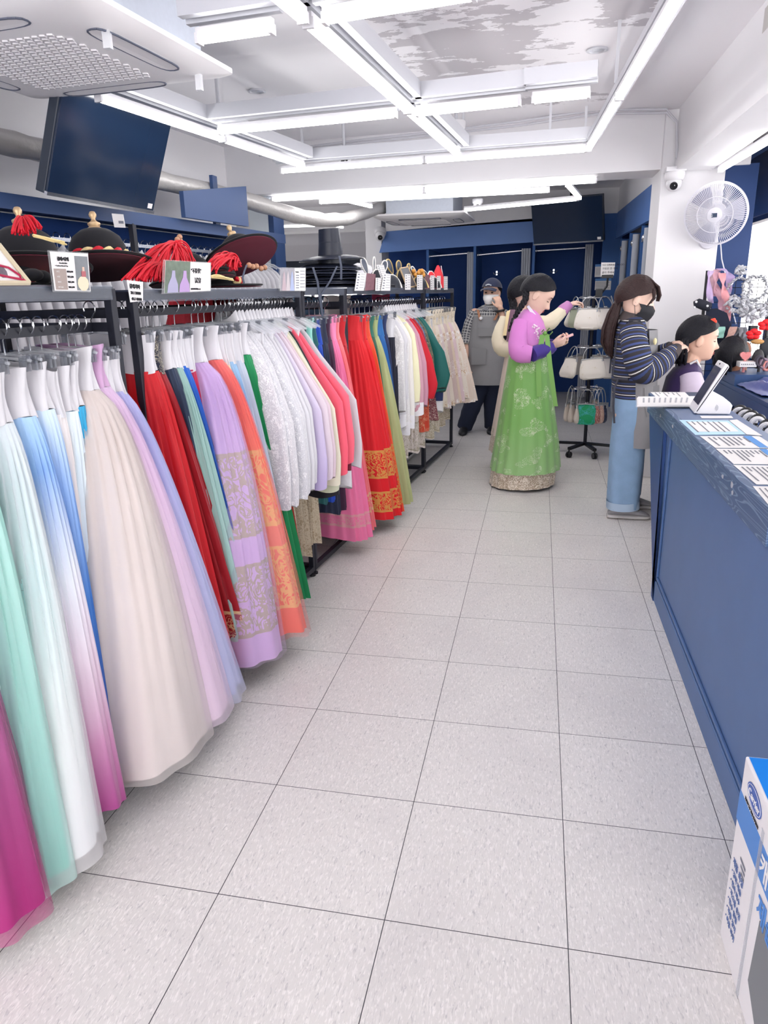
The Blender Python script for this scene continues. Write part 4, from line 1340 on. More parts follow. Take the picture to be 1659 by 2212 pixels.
while y < 4.95:
    P = Vector((hx(y) - 0.19, y, 1.853))
    rz = -0.12 + random.uniform(-0.1, 0.1)
    if k == 0:
        wj.location = P
        wj.rotation_euler = (0, 0, rz)
        wh.location = P
        wh.rotation_euler = (0, 0, rz)
    else:
        dup(wj, P, rotz=rz)
        dup(wh, P, rotz=rz)
    k += 1
    y += 0.082 + random.uniform(0, 0.012)
# ================================================================== HATS, SIGNS AND CARDS ON THE SHELVES
def ro(px, py, o):
    """point of the vertical plane at offset o from the rack line that is seen at the pixel"""
    d = RX * ((px - 829.5) / FPX) + UY * (-(py - 1106) / FPX) + _f
    t = (o - (CAM - RB).dot(RU)) / d.dot(RU)
    return CAM + d * t


FELT = M('black_felt', '#15161c', 0.9, sheen=0.06, var=0.12, vscale=30)
MAROON = M('maroon_velvet', '#641a30', 0.8, sheen=0.05, var=0.12, vscale=20)
BRASS = M('brass_knob', '#c7ab86', 0.4, metal=0.55)
REDSTR = M('red_cord', '#d4142c', 0.6, var=0.2, vscale=40)
CREAMC = M('cream_cord', '#ecd69c', 0.7, var=0.1, vscale=40)
GREYRIB = M('grey_ribbon', '#3b4254', 0.7)


def frame(up):
    up = Vector(up).normalized()
    X = RV - up * RV.dot(up)
    X.normalize()
    return X, up.cross(X), up


def felt_hat(label, c, up, R=0.17, crown_r=0.082, crown_h=0.1, knob=True, rope=True, rope_arc=(0, 300)):
    """round felt hat: c is the middle of the brim"""
    X, Y, Zu = frame(up)
    t = thing('felt_hat', label, 'hat', c, 'broad felt hats on the rack shelves')
    ax = (X, Y, Zu)
    prof = [(crown_r * 1.02, 0.0), (crown_r, crown_h * 0.3), (crown_r * 0.95, crown_h * 0.55), (crown_r * 0.82, crown_h * 0.78), (crown_r * 0.55, crown_h * 0.95), (crown_r * 0.2, crown_h), (0.002, crown_h + 0.001)]
    obj('crown', MB().lathe(prof, c, 32, ax), FELT, t, angle=60)
    br = [(crown_r * 0.9, 0.006), (crown_r * 1.2, 0.004), (R * 0.8, -0.004), (R * 0.97, -0.004), (R, 0.0), (R * 0.98, 0.004)]
    obj('brim', MB().lathe(br, c, 40, ax), FELT, t, angle=60)
    obj('brim_lining', MB().lathe([(0.06, -0.004), (crown_r, -0.003), (R * 0.8, -0.0095), (R * 0.955, -0.0085), (R * 0.955, -0.0065), (R * 0.8, -0.0075)], c, 40, ax), MAROON, t, angle=60)
    obj('crown_opening', MB().lathe([(0.066, -0.0045), (0.064, -0.0055), (0.001, -0.005)], c, 28, ax), M('crown_hollow_shade', '#11131c', 0.95), t, angle=60)  # flat disc; the shade of the crown's hollow is put into its near-black colour
    if knob:
        kp = [(0.03, crown_h - 0.006), (0.026, crown_h + 0.006), (0.017, crown_h + 0.012), (0.021, crown_h + 0.019), (0.022, crown_h + 0.024), (0.012, crown_h + 0.03), (0.007, crown_h + 0.037), (0.008, crown_h + 0.042), (0.0125, crown_h + 0.049), (0.013, crown_h + 0.056), (0.009, crown_h + 0.064), (0.001, crown_h + 0.067)]
        obj('knob', MB().lathe(kp, c, 20, ax), BRASS, t, angle=70)
    if rope:
        r0, n = crown_r * 1.16, 70
        for q, (mt, nm) in enumerate(((REDSTR, 'red_rope_strand'), (CREAMC, 'cream_rope_strand'))):
            pts = []
            for i in range(n):
                a_ = rad(rope_arc[0] + (rope_arc[1] - rope_arc[0]) * i / (n - 1))
                tw = i * 0.55 + q * PI
                rr = r0 + 0.009 * cos(tw)
                pts.append(c + X * (rr * cos(a_)) + Y * (rr * sin(a_)) + Zu * (0.018 + 0.009 * sin(tw)))
            obj(nm, MB().tube(pts, 0.0105, 7), mt, t)
    return t


def strands(parent, name, start, ends, mat, n=34, r=0.0032, sag=0.03, spread=0.02, lift=0.0):
    m2 = MB()
    rg = random.Random(len(name) * 13 + int(start.x * 1000))
    for i in range(n):
        e = ends[i % len(ends)].lerp(ends[(i + 1) % len(ends)], rg.random())
        p0 = start + Vector((rg.uniform(-1, 1), rg.uniform(-1, 1), rg.uniform(-1, 1))) * spread * 0.4
        p3 = e + Vector((rg.uniform(-1, 1), rg.uniform(-1, 1), rg.uniform(-0.2, 0.5))) * spread
        mid = (p0 + p3) / 2 + Vector((rg.uniform(-1, 1) * spread, rg.uniform(-1, 1) * spread, lift + rg.uniform(0, spread)))
        pts = []
        for k in range(9):
            q = k / 8
            pts.append(p0 * (1 - q) ** 2 + mid * 2 * q * (1 - q) + p3 * q * q)
        m2.tube(pts, r, 5)
    return obj(name, m2, mat, parent)


def tilt(deg, turn=0.0):
    d = RU * cos(rad(turn)) + RV * sin(rad(turn))
    return ZV * cos(rad(deg)) - d * sin(rad(deg))


def hat_at(px, py, o, deg, label, turn=0.0, **k):
    """the brass knob foot of the hat is seen at the pixel"""
    up = tilt(deg, turn)
    top = ro(px, py, o)
    return felt_hat(label, top - up.normalized() * k.get('crown_h', 0.1), up, **k)


SH = 1.551
h1 = hat_at(44, 494, -0.25, 13, 'broad black felt hat with red tassel at the left edge of the view', rope_arc=(-60, 40), turn=-45, R=0.195, crown_r=0.1, crown_h=0.125)
c1 = h1.location
kn = ro(50, 474, -0.14)
strands(h1, 'tassel', kn, [ro(20, 503, -0.06), ro(60, 508, -0.06), ro(86, 494, -0.07)], REDSTR, 46, 0.0028, lift=0.03, spread=0.012)
strands(h1, 'cream_fringe', ro(72, 509, -0.05), [ro(135, 523, -0.02), ro(143, 529, -0.02), ro(120, 522, -0.02)], CREAMC, 20, 0.0026, spread=0.006)
h2 = hat_at(205, 498, -0.25, 13, 'felt hat with red and cream rope behind the dress price card', rope_arc=(-180, 20), turn=-45, R=0.195, crown_r=0.1, crown_h=0.125)
h3 = hat_at(396, 548, -0.28, 12, 'black felt hat with brass knob behind the photo sign', rope=False)
h4 = hat_at(504, 514, -0.24, 30, 'felt hat tipped to show its maroon lining beside the tall hats', turn=-25, rope=False, R=0.185)
l1 = felt_hat('lower black felt hat lying flat under the leftmost felt hat', rk(0.30, -0.25, SH + 0.012), ZV, knob=False, rope_arc=(-90, 30))
l2 = felt_hat('lower black felt hat lying flat behind the price card with a dress', rk(0.63, -0.27, SH + 0.012), ZV, knob=False, rope_arc=(-120, 40), R=0.165)
l4 = felt_hat('lower black felt hat lying flat under the tipped felt hat', rk(1.83, -0.22, SH + 0.012), ZV, knob=False, rope_arc=(-100, 30), R=0.2)
l5 = felt_hat('middle black felt hat stacked under the tipped felt hat', rk(1.66, -0.25, SH + 0.035), tilt(8), knob=False, rope_arc=(-100, -20), R=0.19)
# rounded felt ear flaps seen under the first hats
m2 = MB().ball(ro(70, 594, -0.05), (0.03, 0.03, 0.018), 14, 8).ball(ro(92, 599, -0.045), (0.022, 0.028, 0.02), 14, 8)
obj('ear_flap', m2, FELT, l1)
# the large red tassel
tb = thing('red_tassel', 'large red cord tassel spilling left of the two dress photo sign', 'tassel', ro(330, 604, -0.03))
st = ro(376, 528, -0.10)
strands(tb, 'cords', st, [ro(285, 600, -0.03), ro(330, 604, -0.02), ro(380, 606, -0.02), ro(412, 590, -0.04), ro(405, 560, -0.1)], REDSTR, 90, 0.0032, spread=0.022, lift=0.045)
strands(tb, 'looped_cords', ro(350, 575, -0.03), [ro(268, 606, -0.01), ro(320, 607, -0.01), ro(365, 608, -0.01)], REDSTR, 50, 0.0032, spread=0.016, lift=0.04)
for i, (px, py) in enumerate(((378, 526), (383, 518), (388, 512))):
    obj('bead', MB().ball(ro(px, py, -0.11), 0.011, 12, 8), M('wood_bead', '#b98a6c', 0.5), tb)
tb2 = thing('red_tassel', 'coiled red cord tassel lying inside the tipped felt hat', 'tassel', ro(480, 600, -0.12))
strands(tb2, 'cords', ro(515, 572, -0.10), [ro(450, 592, -0.06), ro(470, 562, -0.1), ro(510, 588, -0.06), ro(452, 575, -0.08)], REDSTR, 80, 0.0035, spread=0.025, lift=0.06)
for px, py in ((538, 573), (546, 576), (554, 575), (564, 580), (572, 578)):
    obj('bead', MB().ball(ro(px, py, -0.06), 0.0125, 12, 8), M('wood_bead', '#b98a6c'), tb2)
strands(tb2, 'cream_fringe', ro(455, 598, -0.03), [ro(490, 604, -0.01), ro(505, 605, -0.01), ro(470, 594, -0.02)], CREAMC, 16, 0.003, spread=0.008)
m2 = MB()
pts = [ro(533, 572, -0.03), ro(528, 585, -0.01), ro(524, 600, 0.0), ro(527, 612, 0.005)]
m2.sheet([[p + RV * dx for dx in (-0.008, 0.008)] for p in pts], 0.002)
obj('chin_strap', m2, GREYRIB, h4)

# ---- the stack of tall black hats
GAT = M('black_horsehair', '#1e2230', 0.35, var=0.15, vscale=60)
gc = ro(714, 600, -0.2)
gat0 = thing('tall_black_hat', 'tall black hat, lowest of the stack', 'hat', (gc.x, gc.y, SH), 'stack of tall black wide brimmed hats')
prof = [(0.076, 0.0), (0.074, 0.03), (0.066, 0.14), (0.0645, 0.158), (0.05, 0.162), (0.002, 0.163)]
obj('crown', MB().lathe(prof, (0, 0, 0), 30), GAT, gat0, local=True, angle=50)
prof = [(0.07, 0.004), (0.10, 0.003), (0.16, -0.006), (0.198, -0.02), (0.2, -0.023), (0.197, -0.024), (0.16, -0.010), (0.07, 0.0)]
obj('brim', MB().lathe(prof, (0, 0, 0), 48), GAT, gat0, local=True, angle=50)
obj('brim_edge', MB().tube([(0.2 * cos(2 * PI * k / 48), 0.2 * sin(2 * PI * k / 48), -0.0225) for k in range(49)], 0.0028, 6), M('black_gloss', '#2c3040', 0.2), gat0, local=True)
gat0.location.z = SH + 0.026
nm = ('second', 'third', 'fourth', 'fifth', 'sixth', 'seventh', 'eighth')
for i in range(8):
    z = SH + 0.026 + 0.0165 * (i + 1)
    lb = 'tall black hat, %s from the bottom of the stack' % (nm[i - 0] if i < 7 else 'eighth')
    if i == 7:
        z += 0.03
        lb = 'tall black hat on top of the stack with its crown showing'
    g_ = dup(gat0, Vector((gc.x + random.uniform(-0.012, 0.012), gc.y + random.uniform(-0.012, 0.012), z)), lb)
    g_.rotation_euler = (random.uniform(-0.02, 0.02), random.uniform(-0.03, 0.03) - (0.05 if i == 7 else 0), 0)
    if i < 7:
        pass
rb = []
for a_, b2, nm_ in (((676, 578), (690, 640), 'left'), ((728, 575), (692, 640), 'right')):
    A, B = ro(*a_, 0.0), ro(*b2, 0.02)
    Cc = ro(697, 684, 0.03)
    m2 = MB().sheet([[p + RV * dx for dx in (-0.014, 0.014)] for p in (A, A.lerp(B, 0.5) + RU * 0.008, B, Cc)], 0.0015)
    one('chin_ribbon', m2, GREYRIB, 'dark grey chin ribbon hanging from the %s side of the tall hat stack' % nm_, 'ribbon', 'chin ribbons of the tall hats')
A = ro(733, 552, -0.02)
m2 = MB().sheet([[p + RV * dx for dx in (-0.016, 0.016)] for p in (ro(733, 553, -0.02), ro(737, 575, 0.0), ro(737, 604, 0.0))], 0.0015)
one('chin_ribbon', m2, GREYRIB, 'dark grey chin ribbon lying straight down the front of the tall hat stack', 'ribbon', 'chin ribbons of the tall hats')
p = ro(778, 552, -0.46)
pz = p.z
p.z = 1.547 + 0.06
m2 = MB().lathe([(0.10, 0), (0.12, 0.02), (0.122, 0.1), (0.115, 0.14), (0.085, 0.175), (0.03, 0.196), (0.002, 0.2)], p - Vector((0, 0, 0.06)), 28)
t = thing('white_dome', 'round white dome behind the tall black hats', 'hat', p - Vector((0, 0, 0.06)))  # plain dome standing in for the rounded back of a white fan head
obj('dome', m2, M('pearl_white', '#dedde4', 0.4), t, angle=60)
m2 = MB()
for k in range(6):
    a_ = 2 * PI * k / 6
    m2.tube([p + Vector((0.121 * cos(a_) * f, 0.121 * sin(a_) * f, z - 0.06)) for f, z in ((1.0, 0.03), (1.0, 0.1), (0.94, 0.142), (0.7, 0.177), (0.2, 0.199))], 0.003, 5)
obj('piping', m2, PLASTIC, t)

# ---- winged crowns with piped edges
CAPB = M('black_silk_cap', '#171b28', 0.5, sheen=0.05)
TRIM = {'gold': M('gold_piping', '#d2b778', 0.4, metal=0.4), 'white': M('white_piping', '#e9e6e2', 0.6)}
GAUZE = M('grey_gauze', '#5d6474', 0.6, alpha=0.75)


def winged_crown(label, px, py, o, trim, wings, w=0.075, h=0.11, cap=None):
    base = ro(px, py, o)
    base.z = 1.547
    t = thing('winged_crown', label, 'crown', base, 'small crowns on the far rack shelf')
    X, Y, Z_ = RU * 0.55 + RV * -0.83, None, ZV
    X = (RV * 0.8 + RU * 0.6).normalized()
    Yv = ZV.cross(X)
    rows = []
    for j, q in enumerate((0, 0.25, 0.5, 0.7, 0.85, 0.95, 1.0)):
        r_ = math.sqrt(max(0.0, 1 - q ** 2.6))
        r_ = max(r_, 0.02)
        rows.append([base + X * (w * r_ * cos(2 * PI * k / 24)) + Yv * (w * 0.8 * r_ * sin(2 * PI * k / 24)) + ZV * (h * q) for k in range(24)])
    obj('cap', MB().loft(rows), cap or CAPB, t, angle=60)
    F_ = -Yv if (-Yv).dot(CAM - base) > 0 else Yv
    arc = [base + X * (w * 0.98 * (1 - q * q) ** 0.5 * sg) + F_ * (w * 0.5) * (1 - q) + ZV * (h * 1.02 * q) for q, sg in [(0, -1), (0.3, -1), (0.6, -1), (0.85, -1), (0.97, -1), (0.97, 1), (0.85, 1), (0.6, 1), (0.3, 1), (0, 1)]]
    obj('piping', MB().tube(arc, 0.0065, 8), TRIM[trim], t)
    for wx, wz, ln, lean in wings:
        c_ = base + X * wx + ZV * (h * 0.75) - F_ * 0.02
        d_ = (ZV * cos(rad(lean)) + X * sin(rad(lean))).normalized()
        sd = (X * cos(rad(lean)) - ZV * sin(rad(lean))).normalized()
        ring = []
        for k in range(22):
            a_ = 2 * PI * k / 22
            ww = wz * (0.75 + 0.25 * sin(a_))
            ring.append(c_ + d_ * (ln / 2 + ln / 2 * sin(a_)) + sd * (ww * cos(a_)))
        wg = obj('wing', MB().prism(ring, F_ * 0.003), GAUZE, t, smooth=False)
        obj('wing_piping', MB().tube(ring + [ring[0]], 0.0055, 6), TRIM[trim], wg)
    return t


W3 = ((-0.07, 0.03, 0.12, -22), (-0.015, 0.012, 0.12, 2), (0.06, 0.032, 0.10, 18))
winged_crown('black winged crown with white piping, nearest of the crowns', 815, 604, -0.15, 'white', W3, 0.07, 0.13)
winged_crown('black winged crown with gold piping, largest of the crowns', 868, 608, -0.15, 'gold', ((-0.075, 0.03, 0.12, -26), (-0.01, 0.03, 0.1, -4), (0.07, 0.018, 0.08, 14)), 0.075, 0.15)
winged_crown('low black cap with white trim in front of the winged crowns', 845, 617, -0.03, 'white', (), 0.07, 0.09)
winged_crown('black cap with pale piping behind the gold ornament', 912, 606, -0.2, 'white', ((-0.05, 0.02, 0.09, -40),), 0.075, 0.16)
wc = winged_crown('black cap topped with a red and gold ornament', 904, 622, -0.02, 'gold', (), 0.075, 0.09)
m2 = MB()
for k in range(9):
    a_ = 2 * PI * k / 9
    m2.ball(wc.location + Vector((0.04 * cos(a_), 0.03 * sin(a_), 0.1 + 0.015 * (k % 3))), 0.018, 8, 6)
obj('ornament', m2, M('gold_flower', '#d99a4a', 0.5, metal=0.2), wc)
winged_crown('red cap with white trim at the far end of the crowns', 930, 606, -0.15, 'white', (), 0.06, 0.15, cap=M('red_silk_cap', '#d01f30', 0.5))
winged_crown('plain black low cap beside the last price cards', 935, 624, -0.02, 'white', (), 0.07, 0.09)
p = ro(946, 622, -0.1)
p.z = 1.547
t = thing('red_cone_hat', 'red and white cone shaped hat at the far end of the shelf', 'hat', p)
obj('cone', MB().lathe([(0.09, 0), (0.07, 0.06), (0.03, 0.16), (0.012, 0.2), (0.002, 0.205)], p, 20), M('red_silk_cap', '#d01f30'), t)
obj('side_panel', MB().prism([p + RV * -0.02 + RU * 0.07, p + RV * 0.1 + RU * 0.04, p + RV * 0.03 + RU * 0.02 + ZV * 0.2], RU * 0.006), M('pink_white_silk', '#f0d9dc', 0.5), t, smooth=False)
# small gold frame
a, b2 = ro(866, 580, -0.05), ro(899, 620, 0.0)
t = thing('small_frame', 'small gold frame leaning between the crowns on the shelf', 'frame', b2)
A, B, Cc, D = ro(864, 580, -0.1), ro(881, 577, -0.1), ro(899, 618, 0.0), ro(880, 622, 0.0)
m2 = MB()
for s_, e_ in ((A, B), (B, Cc), (Cc, D), (D, A)):
    m2.tube([s_, e_], 0.007, 6)
obj('border', m2, BRASS, t)
obj('picture', MB().prism([A, B, Cc, D], RU * 0.003), M('dark_picture', '#222839', 0.4), t, smooth=False)
t = one('black_box', MB().obox(ro(852, 619, -0.02), (RU, RV, ZV), (0.03, 0.19, 0.014)), BLACK, 'flat black box lying on the shelf in front of the low black cap', 'box', bevel=0.003)

# ---- cards and signs
PHOTO_BG = M('photo_grey', '#7d8288', 0.5, var=0.3, vscale=25)


def card(label, quad, o, lean=0.0, thick=0.0015, holder=True, name='price_card', cat='price card', mat=None):
    """card whose four corners (top left, top right, bottom right, bottom left) are seen at the pixels"""
    P = [ro(px, py, o) for px, py in quad]
    P[0], P[1] = P[0] - RU * lean, P[1] - RU * lean
    t = thing(name, label, cat, (P[2] + P[3]) / 2)
    nrm = (P[1] - P[0]).cross(P[3] - P[0]).normalized()
    if nrm.dot(CAM - P[0]) < 0:
        nrm = -nrm
    obj('card', MB().prism(P, -nrm * thick), mat or PAPER, t, smooth=False)
    if holder:
        c_ = sum(P, Vector()) / 4
        Q = [c_ + (p_ - c_) * 1.06 - nrm * 0.003 for p_ in P]
        obj('acrylic_holder', MB().prism(Q, -nrm * 0.002), CLEAR, t, smooth=False)

    def pt(u, v, dz=0.0008):
        return (P[0].lerp(P[1], u)).lerp(P[3].lerp(P[2], u), v) + nrm * dz

    def rect(nm_, u0, v0, u1, v1, mt, dz=0.0008):
        q = [pt(u0, v0, dz), pt(u1, v0, dz), pt(u1, v1, dz), pt(u0, v1, dz)]
        return obj(nm_, MB().prism(q, -nrm * 0.0006), mt, t, smooth=False)

    def wr(s_, u, v, hh, mt=INK, align='LEFT', bold=0.0):
        X = (P[1] - P[0])
        Yv = (P[0] - P[3])
        return text(s_, hh * Yv.length, pt(u, v, 0.0002), X, Yv, mt, t, align=align, bold=bold)
    return t, pt, rect, wr, nrm


# framed drawing at the left edge
t, pt, rect, wr, nrm = card('cream framed drawing leaning at the left end of the shelf', ((-62, 520), (-4, 528), (62, 611), (-70, 612)), 0.02, lean=0.0, holder=False, name='framed_drawing', cat='framed sign')
m2 = MB()
ed = [pt(0, 0), pt(1, 0), pt(1, 1), pt(0, 1)]
for i in range(4):
    m2.tube([ed[i], ed[(i + 1) % 4]], 0.007, 6)
obj('frame_border', m2, M('cream_wood', '#cfc3a8', 0.6), t)
m2 = MB()
m2.tube([pt(0.62, 0.55, 0.002), pt(0.80, 0.6, 0.002), pt(0.93, 0.80, 0.002), pt(0.9, 0.9, 0.002), pt(0.75, 0.86, 0.002)], 0.003, 5)
m2.tube([pt(0.55, 0.8, 0.002), pt(0.75, 0.86, 0.002), pt(0.97, 0.93, 0.002)], 0.003, 5)
obj('pink_drawing', m2, M('drawing_pink', '#b3264f', 0.6), t)
m2 = MB().prism([pt(0.62 + 0.1 * cos(a_ / 10 * 2 * PI), 0.7 + 0.17 * sin(a_ / 10 * 2 * PI), 0.0012) for a_ in range(10)], -nrm * 0.0005)
obj('grey_drawing', m2, M('drawing_grey', '#6d6570', 0.7, var=0.4, vscale=90), t, smooth=False)

t, pt, rect, wr, nrm = card('price card with a dress photo and four prices before the felt hats', ((108, 543), (190, 548), (196, 629), (119, 628)), 0.035)
rect('photo', 0.61, 0.08, 0.97, 0.98, PHOTO_BG)
q = MB().prism([pt(0.79 + 0.16 * cos(a_ / 12 * 2 * PI), 0.8 + 0.2 * sin(a_ / 12 * 2 * PI), 0.0018) for a_ in range(12)], -nrm * 0.0004)
obj('photo_skirt', q, M('photo_cream', '#e6d9bd', 0.6), t, smooth=False)
rect('photo_top', 0.76, 0.47, 0.88, 0.62, M('photo_red', '#b1646a', 0.6), 0.002)
rect('photo_figure', 0.79, 0.36, 0.85, 0.48, M('photo_skin', '#d8b9a8', 0.6), 0.002)
rect('table', 0.03, 0.43, 0.35, 0.97, M('card_taupe', '#a89a94', 0.7))
wr('갈래+당의', 0.15, 0.215, 0.105, INK, bold=0.0006)
wr('Overskirt Skirt', 0.19, 0.30, 0.05)
wr('+ Traditional Queen\'s Top', 0.08, 0.37, 0.045)
for i, s_ in enumerate(('₩50,000', '₩55,000', '₩65,000', '₩65,000')):
    wr(s_, 0.37, 0.52 + 0.135 * i, 0.066)
for i, s_ in enumerate(('2시간', '4시간', '종일권', '추가 요금')):
    wr(s_, 0.09, 0.52 + 0.135 * i, 0.05, PAPER)

t, pt, rect, wr, nrm = card('handwritten white price note taped to the post between the first two racks', ((274, 605), (309, 609), (309, 650), (282, 653)), 0.03, holder=False, name='price_note', cat='price note')
wr('갈래치마', 0.08, 0.34, 0.22, INK, bold=0.0006)
wr('2H / 30000', 0.1, 0.62, 0.17, INK, bold=0.0006)
wr('4H / 40000', 0.1, 0.9, 0.17, INK, bold=0.0006)

t, pt, rect, wr, nrm = card('wide sign with two pale dresses and handwritten Chinese words', ((358, 563), (455, 568), (455, 628), (355, 633)), 0.04, name='photo_sign', cat='sign')
rect('photo', 0.0, 0.0, 0.52, 1.0, M('photo_garden', '#6c7a6c', 0.6, var=0.45, vscale=40))
for k, (u, cl_, v0) in enumerate(((0.16, '#a9a6c4', 0.5), (0.40, '#b79acb', 0.52))):
    mt = M('photo_dress_%d' % k, cl_, 0.6)
    q = [pt(u - 0.11, 1.0, 0.002), pt(u - 0.1, 0.75, 0.002), pt(u - 0.04, v0, 0.002), pt(u - 0.03, 0.3, 0.002), pt(u + 0.03, 0.3, 0.002), pt(u + 0.04, v0, 0.002), pt(u + 0.1, 0.75, 0.002), pt(u + 0.11, 1.0, 0.002)]
    obj('photo_dress', MB().prism(q, -nrm * 0.0005), mt, t, smooth=False)
wr('"不提供"', 0.545, 0.36, 0.17, INK, bold=0.0002)
wr('試穿', 0.63, 0.70, 0.2, INK, bold=0.0002)
wr('以避免碰壞禮服(sorry)', 0.54, 0.93, 0.062, INK)

t, pt, rect, wr, nrm = card('price card with three dressed figures, left of the tall black hats', ((606, 579), (660, 579), (660, 628), (606, 628)), 0.03)
rect('photo', 0.0, 0.0, 0.54, 1.0, M('photo_haze', '#9c9aa2', 0.6, var=0.3, vscale=40))
for k, (u, cl_) in enumerate(((0.12, '#b9a6ae'), (0.27, '#c5bcc0'), (0.43, '#a9b4d6'))):
    q = [pt(u - 0.08, 1.0, 0.002), pt(u - 0.03, 0.3, 0.002), pt(u, 0.12, 0.002), pt(u + 0.03, 0.3, 0.002), pt(u + 0.09, 1.0, 0.002)]
    obj('photo_figure', MB().prism(q, -nrm * 0.0005), M('photo_fig_%d' % k, cl_, 0.6), t, smooth=False)
wr('Premium', 0.58, 0.2, 0.1, INK)
for k in range(6):
    rect('price_line', 0.6, 0.3 + 0.11 * k, 0.72, 0.34 + 0.11 * k, GREYINK)
    rect('text_line', 0.77, 0.12 + 0.14 * k, 0.97, 0.15 + 0.14 * k, GREYINK)


def small_card(label, quad, o=0.03, photo=False, name='price_card'):
    t, pt, rect, wr, nrm = card(label, quad, o, holder=False, name=name)
    if photo:
        rect('photo', 0, 0, 1, 1, M('photo_red_robes', '#7d5660', 0.6, var=0.5, vscale=60))
    else:
        for k in range(6):
            rect('price_mark', 0.1, 0.08 + 0.15 * k, 0.3, 0.14 + 0.15 * k, GREYINK)
            rect('text_line', 0.45, 0.06 + 0.15 * k, 0.9, 0.09 + 0.15 * k, M('pale_ink', '#a5a6ae', 0.7))
    return t


small_card('white price card right of the tall hat stack', ((772, 588), (791, 590), (786, 628), (766, 628)))
small_card('photo card of figures in red robes right of the tall hat stack', ((792, 590), (811, 592), (811, 626), (788, 628)), photo=True, name='photo_card')
small_card('white price card leaning below the white piped crown', ((812, 600), (828, 600), (828, 628), (811, 628)), 0.04)
small_card('white price card in front of the low white trimmed cap', ((829, 590), (844, 592), (843, 628), (823, 628)), 0.05)
small_card('white card standing open inside the white piped crown', ((813, 572), (829, 572), (836, 598), (823, 600)), -0.02, name='price_card')
for i, (x0, x1, y0, lb) in enumerate(((875, 887, 592, 'below the largest gold piped crown'), (901, 913, 594, 'below the ornament cap'), (930, 938, 595, 'third from the far end of the shelf'), (944, 952, 596, 'second from the far end of the shelf'), (959, 967, 597, 'last at the far end of the shelf'))):
    small_card('narrow white price card ' + lb, ((x0, y0), (x1, y0), (x1, 626), (x0, 626)), 0.03)
small_card('narrow photo card between the far price cards', ((918, 594), (928, 594), (928, 624), (918, 624)), 0.02, photo=True, name='photo_card')
# ================================================================== PEOPLE
SKIN = M('skin', '#d9b09b', 0.5, spec=0.35, var=0.05, vscale=20)
SKIN2 = M('skin_fair', '#e2bfae', 0.5, spec=0.35, var=0.05, vscale=20)
LIPS = M('lips', '#b0625e', 0.4)


def hair_mat(name, c1, c2):
    if name in _M:
        return _M[name]
    m, nt, b, out = new_mat(name)
    tc = N(nt, 'ShaderNodeTexCoord')
    nz = N(nt, 'ShaderNodeTexNoise', i_Scale=55.0, i_Detail=3.0, i_Distortion=1.2)
    nt.links.new(tc.outputs['Object'], nz.inputs['Vector'])
    nt.links.new(mixc(nt, nz.outputs[0], c1, c2), b.inputs['Base Color'])
    b.inputs['Roughness'].default_value = 0.5
    b.inputs['Specular IOR Level'].default_value = 0.22
    bp = N(nt, 'ShaderNodeBump', i_Strength=0.5, i_Distance=0.01)
    nt.links.new(nz.outputs[0], bp.inputs['Height'])
    nt.links.new(bp.outputs[0], b.inputs['Normal'])
    _M[name] = m
    return m


HAIRB = hair_mat('black_hair', '#08080d', '#1b1b24')
HAIRBR = hair_mat('brown_hair', '#1d1517', '#402d2c')

HT = [(-0.118, 0.035, 0.0, 0.012), (-0.112, 0.066, -0.015, 0.03), (-0.1, 0.081, -0.03, 0.042), (-0.085, 0.082, -0.045, 0.05), (-0.068, 0.084, -0.06, 0.058), (-0.05, 0.085, -0.075, 0.063), (-0.03, 0.087, -0.088, 0.068),
      (-0.01, 0.085, -0.095, 0.071), (0.01, 0.086, -0.1, 0.074), (0.03, 0.092, -0.102, 0.076), (0.055, 0.09, -0.1, 0.075), (0.08, 0.074, -0.085, 0.066), (0.1, 0.045, -0.06, 0.045), (0.111, 0.008, -0.03, 0.018)]
NOSE = [(-0.06, 0), (-0.054, 0.001), (-0.048, 0.014), (-0.042, 0.028), (-0.034, 0.028), (-0.02, 0.018), (0.0, 0.008), (0.02, 0.0), (0.1, 0)]


def tab(t, x):
    for a, b in zip(t, t[1:]):
        if x <= b[0]:
            f = max(0, (x - a[0]) / (b[0] - a[0]))
            return [p + (q - p) * f for p, q in zip(a[1:], b[1:])]
    return list(t[-1][1:])


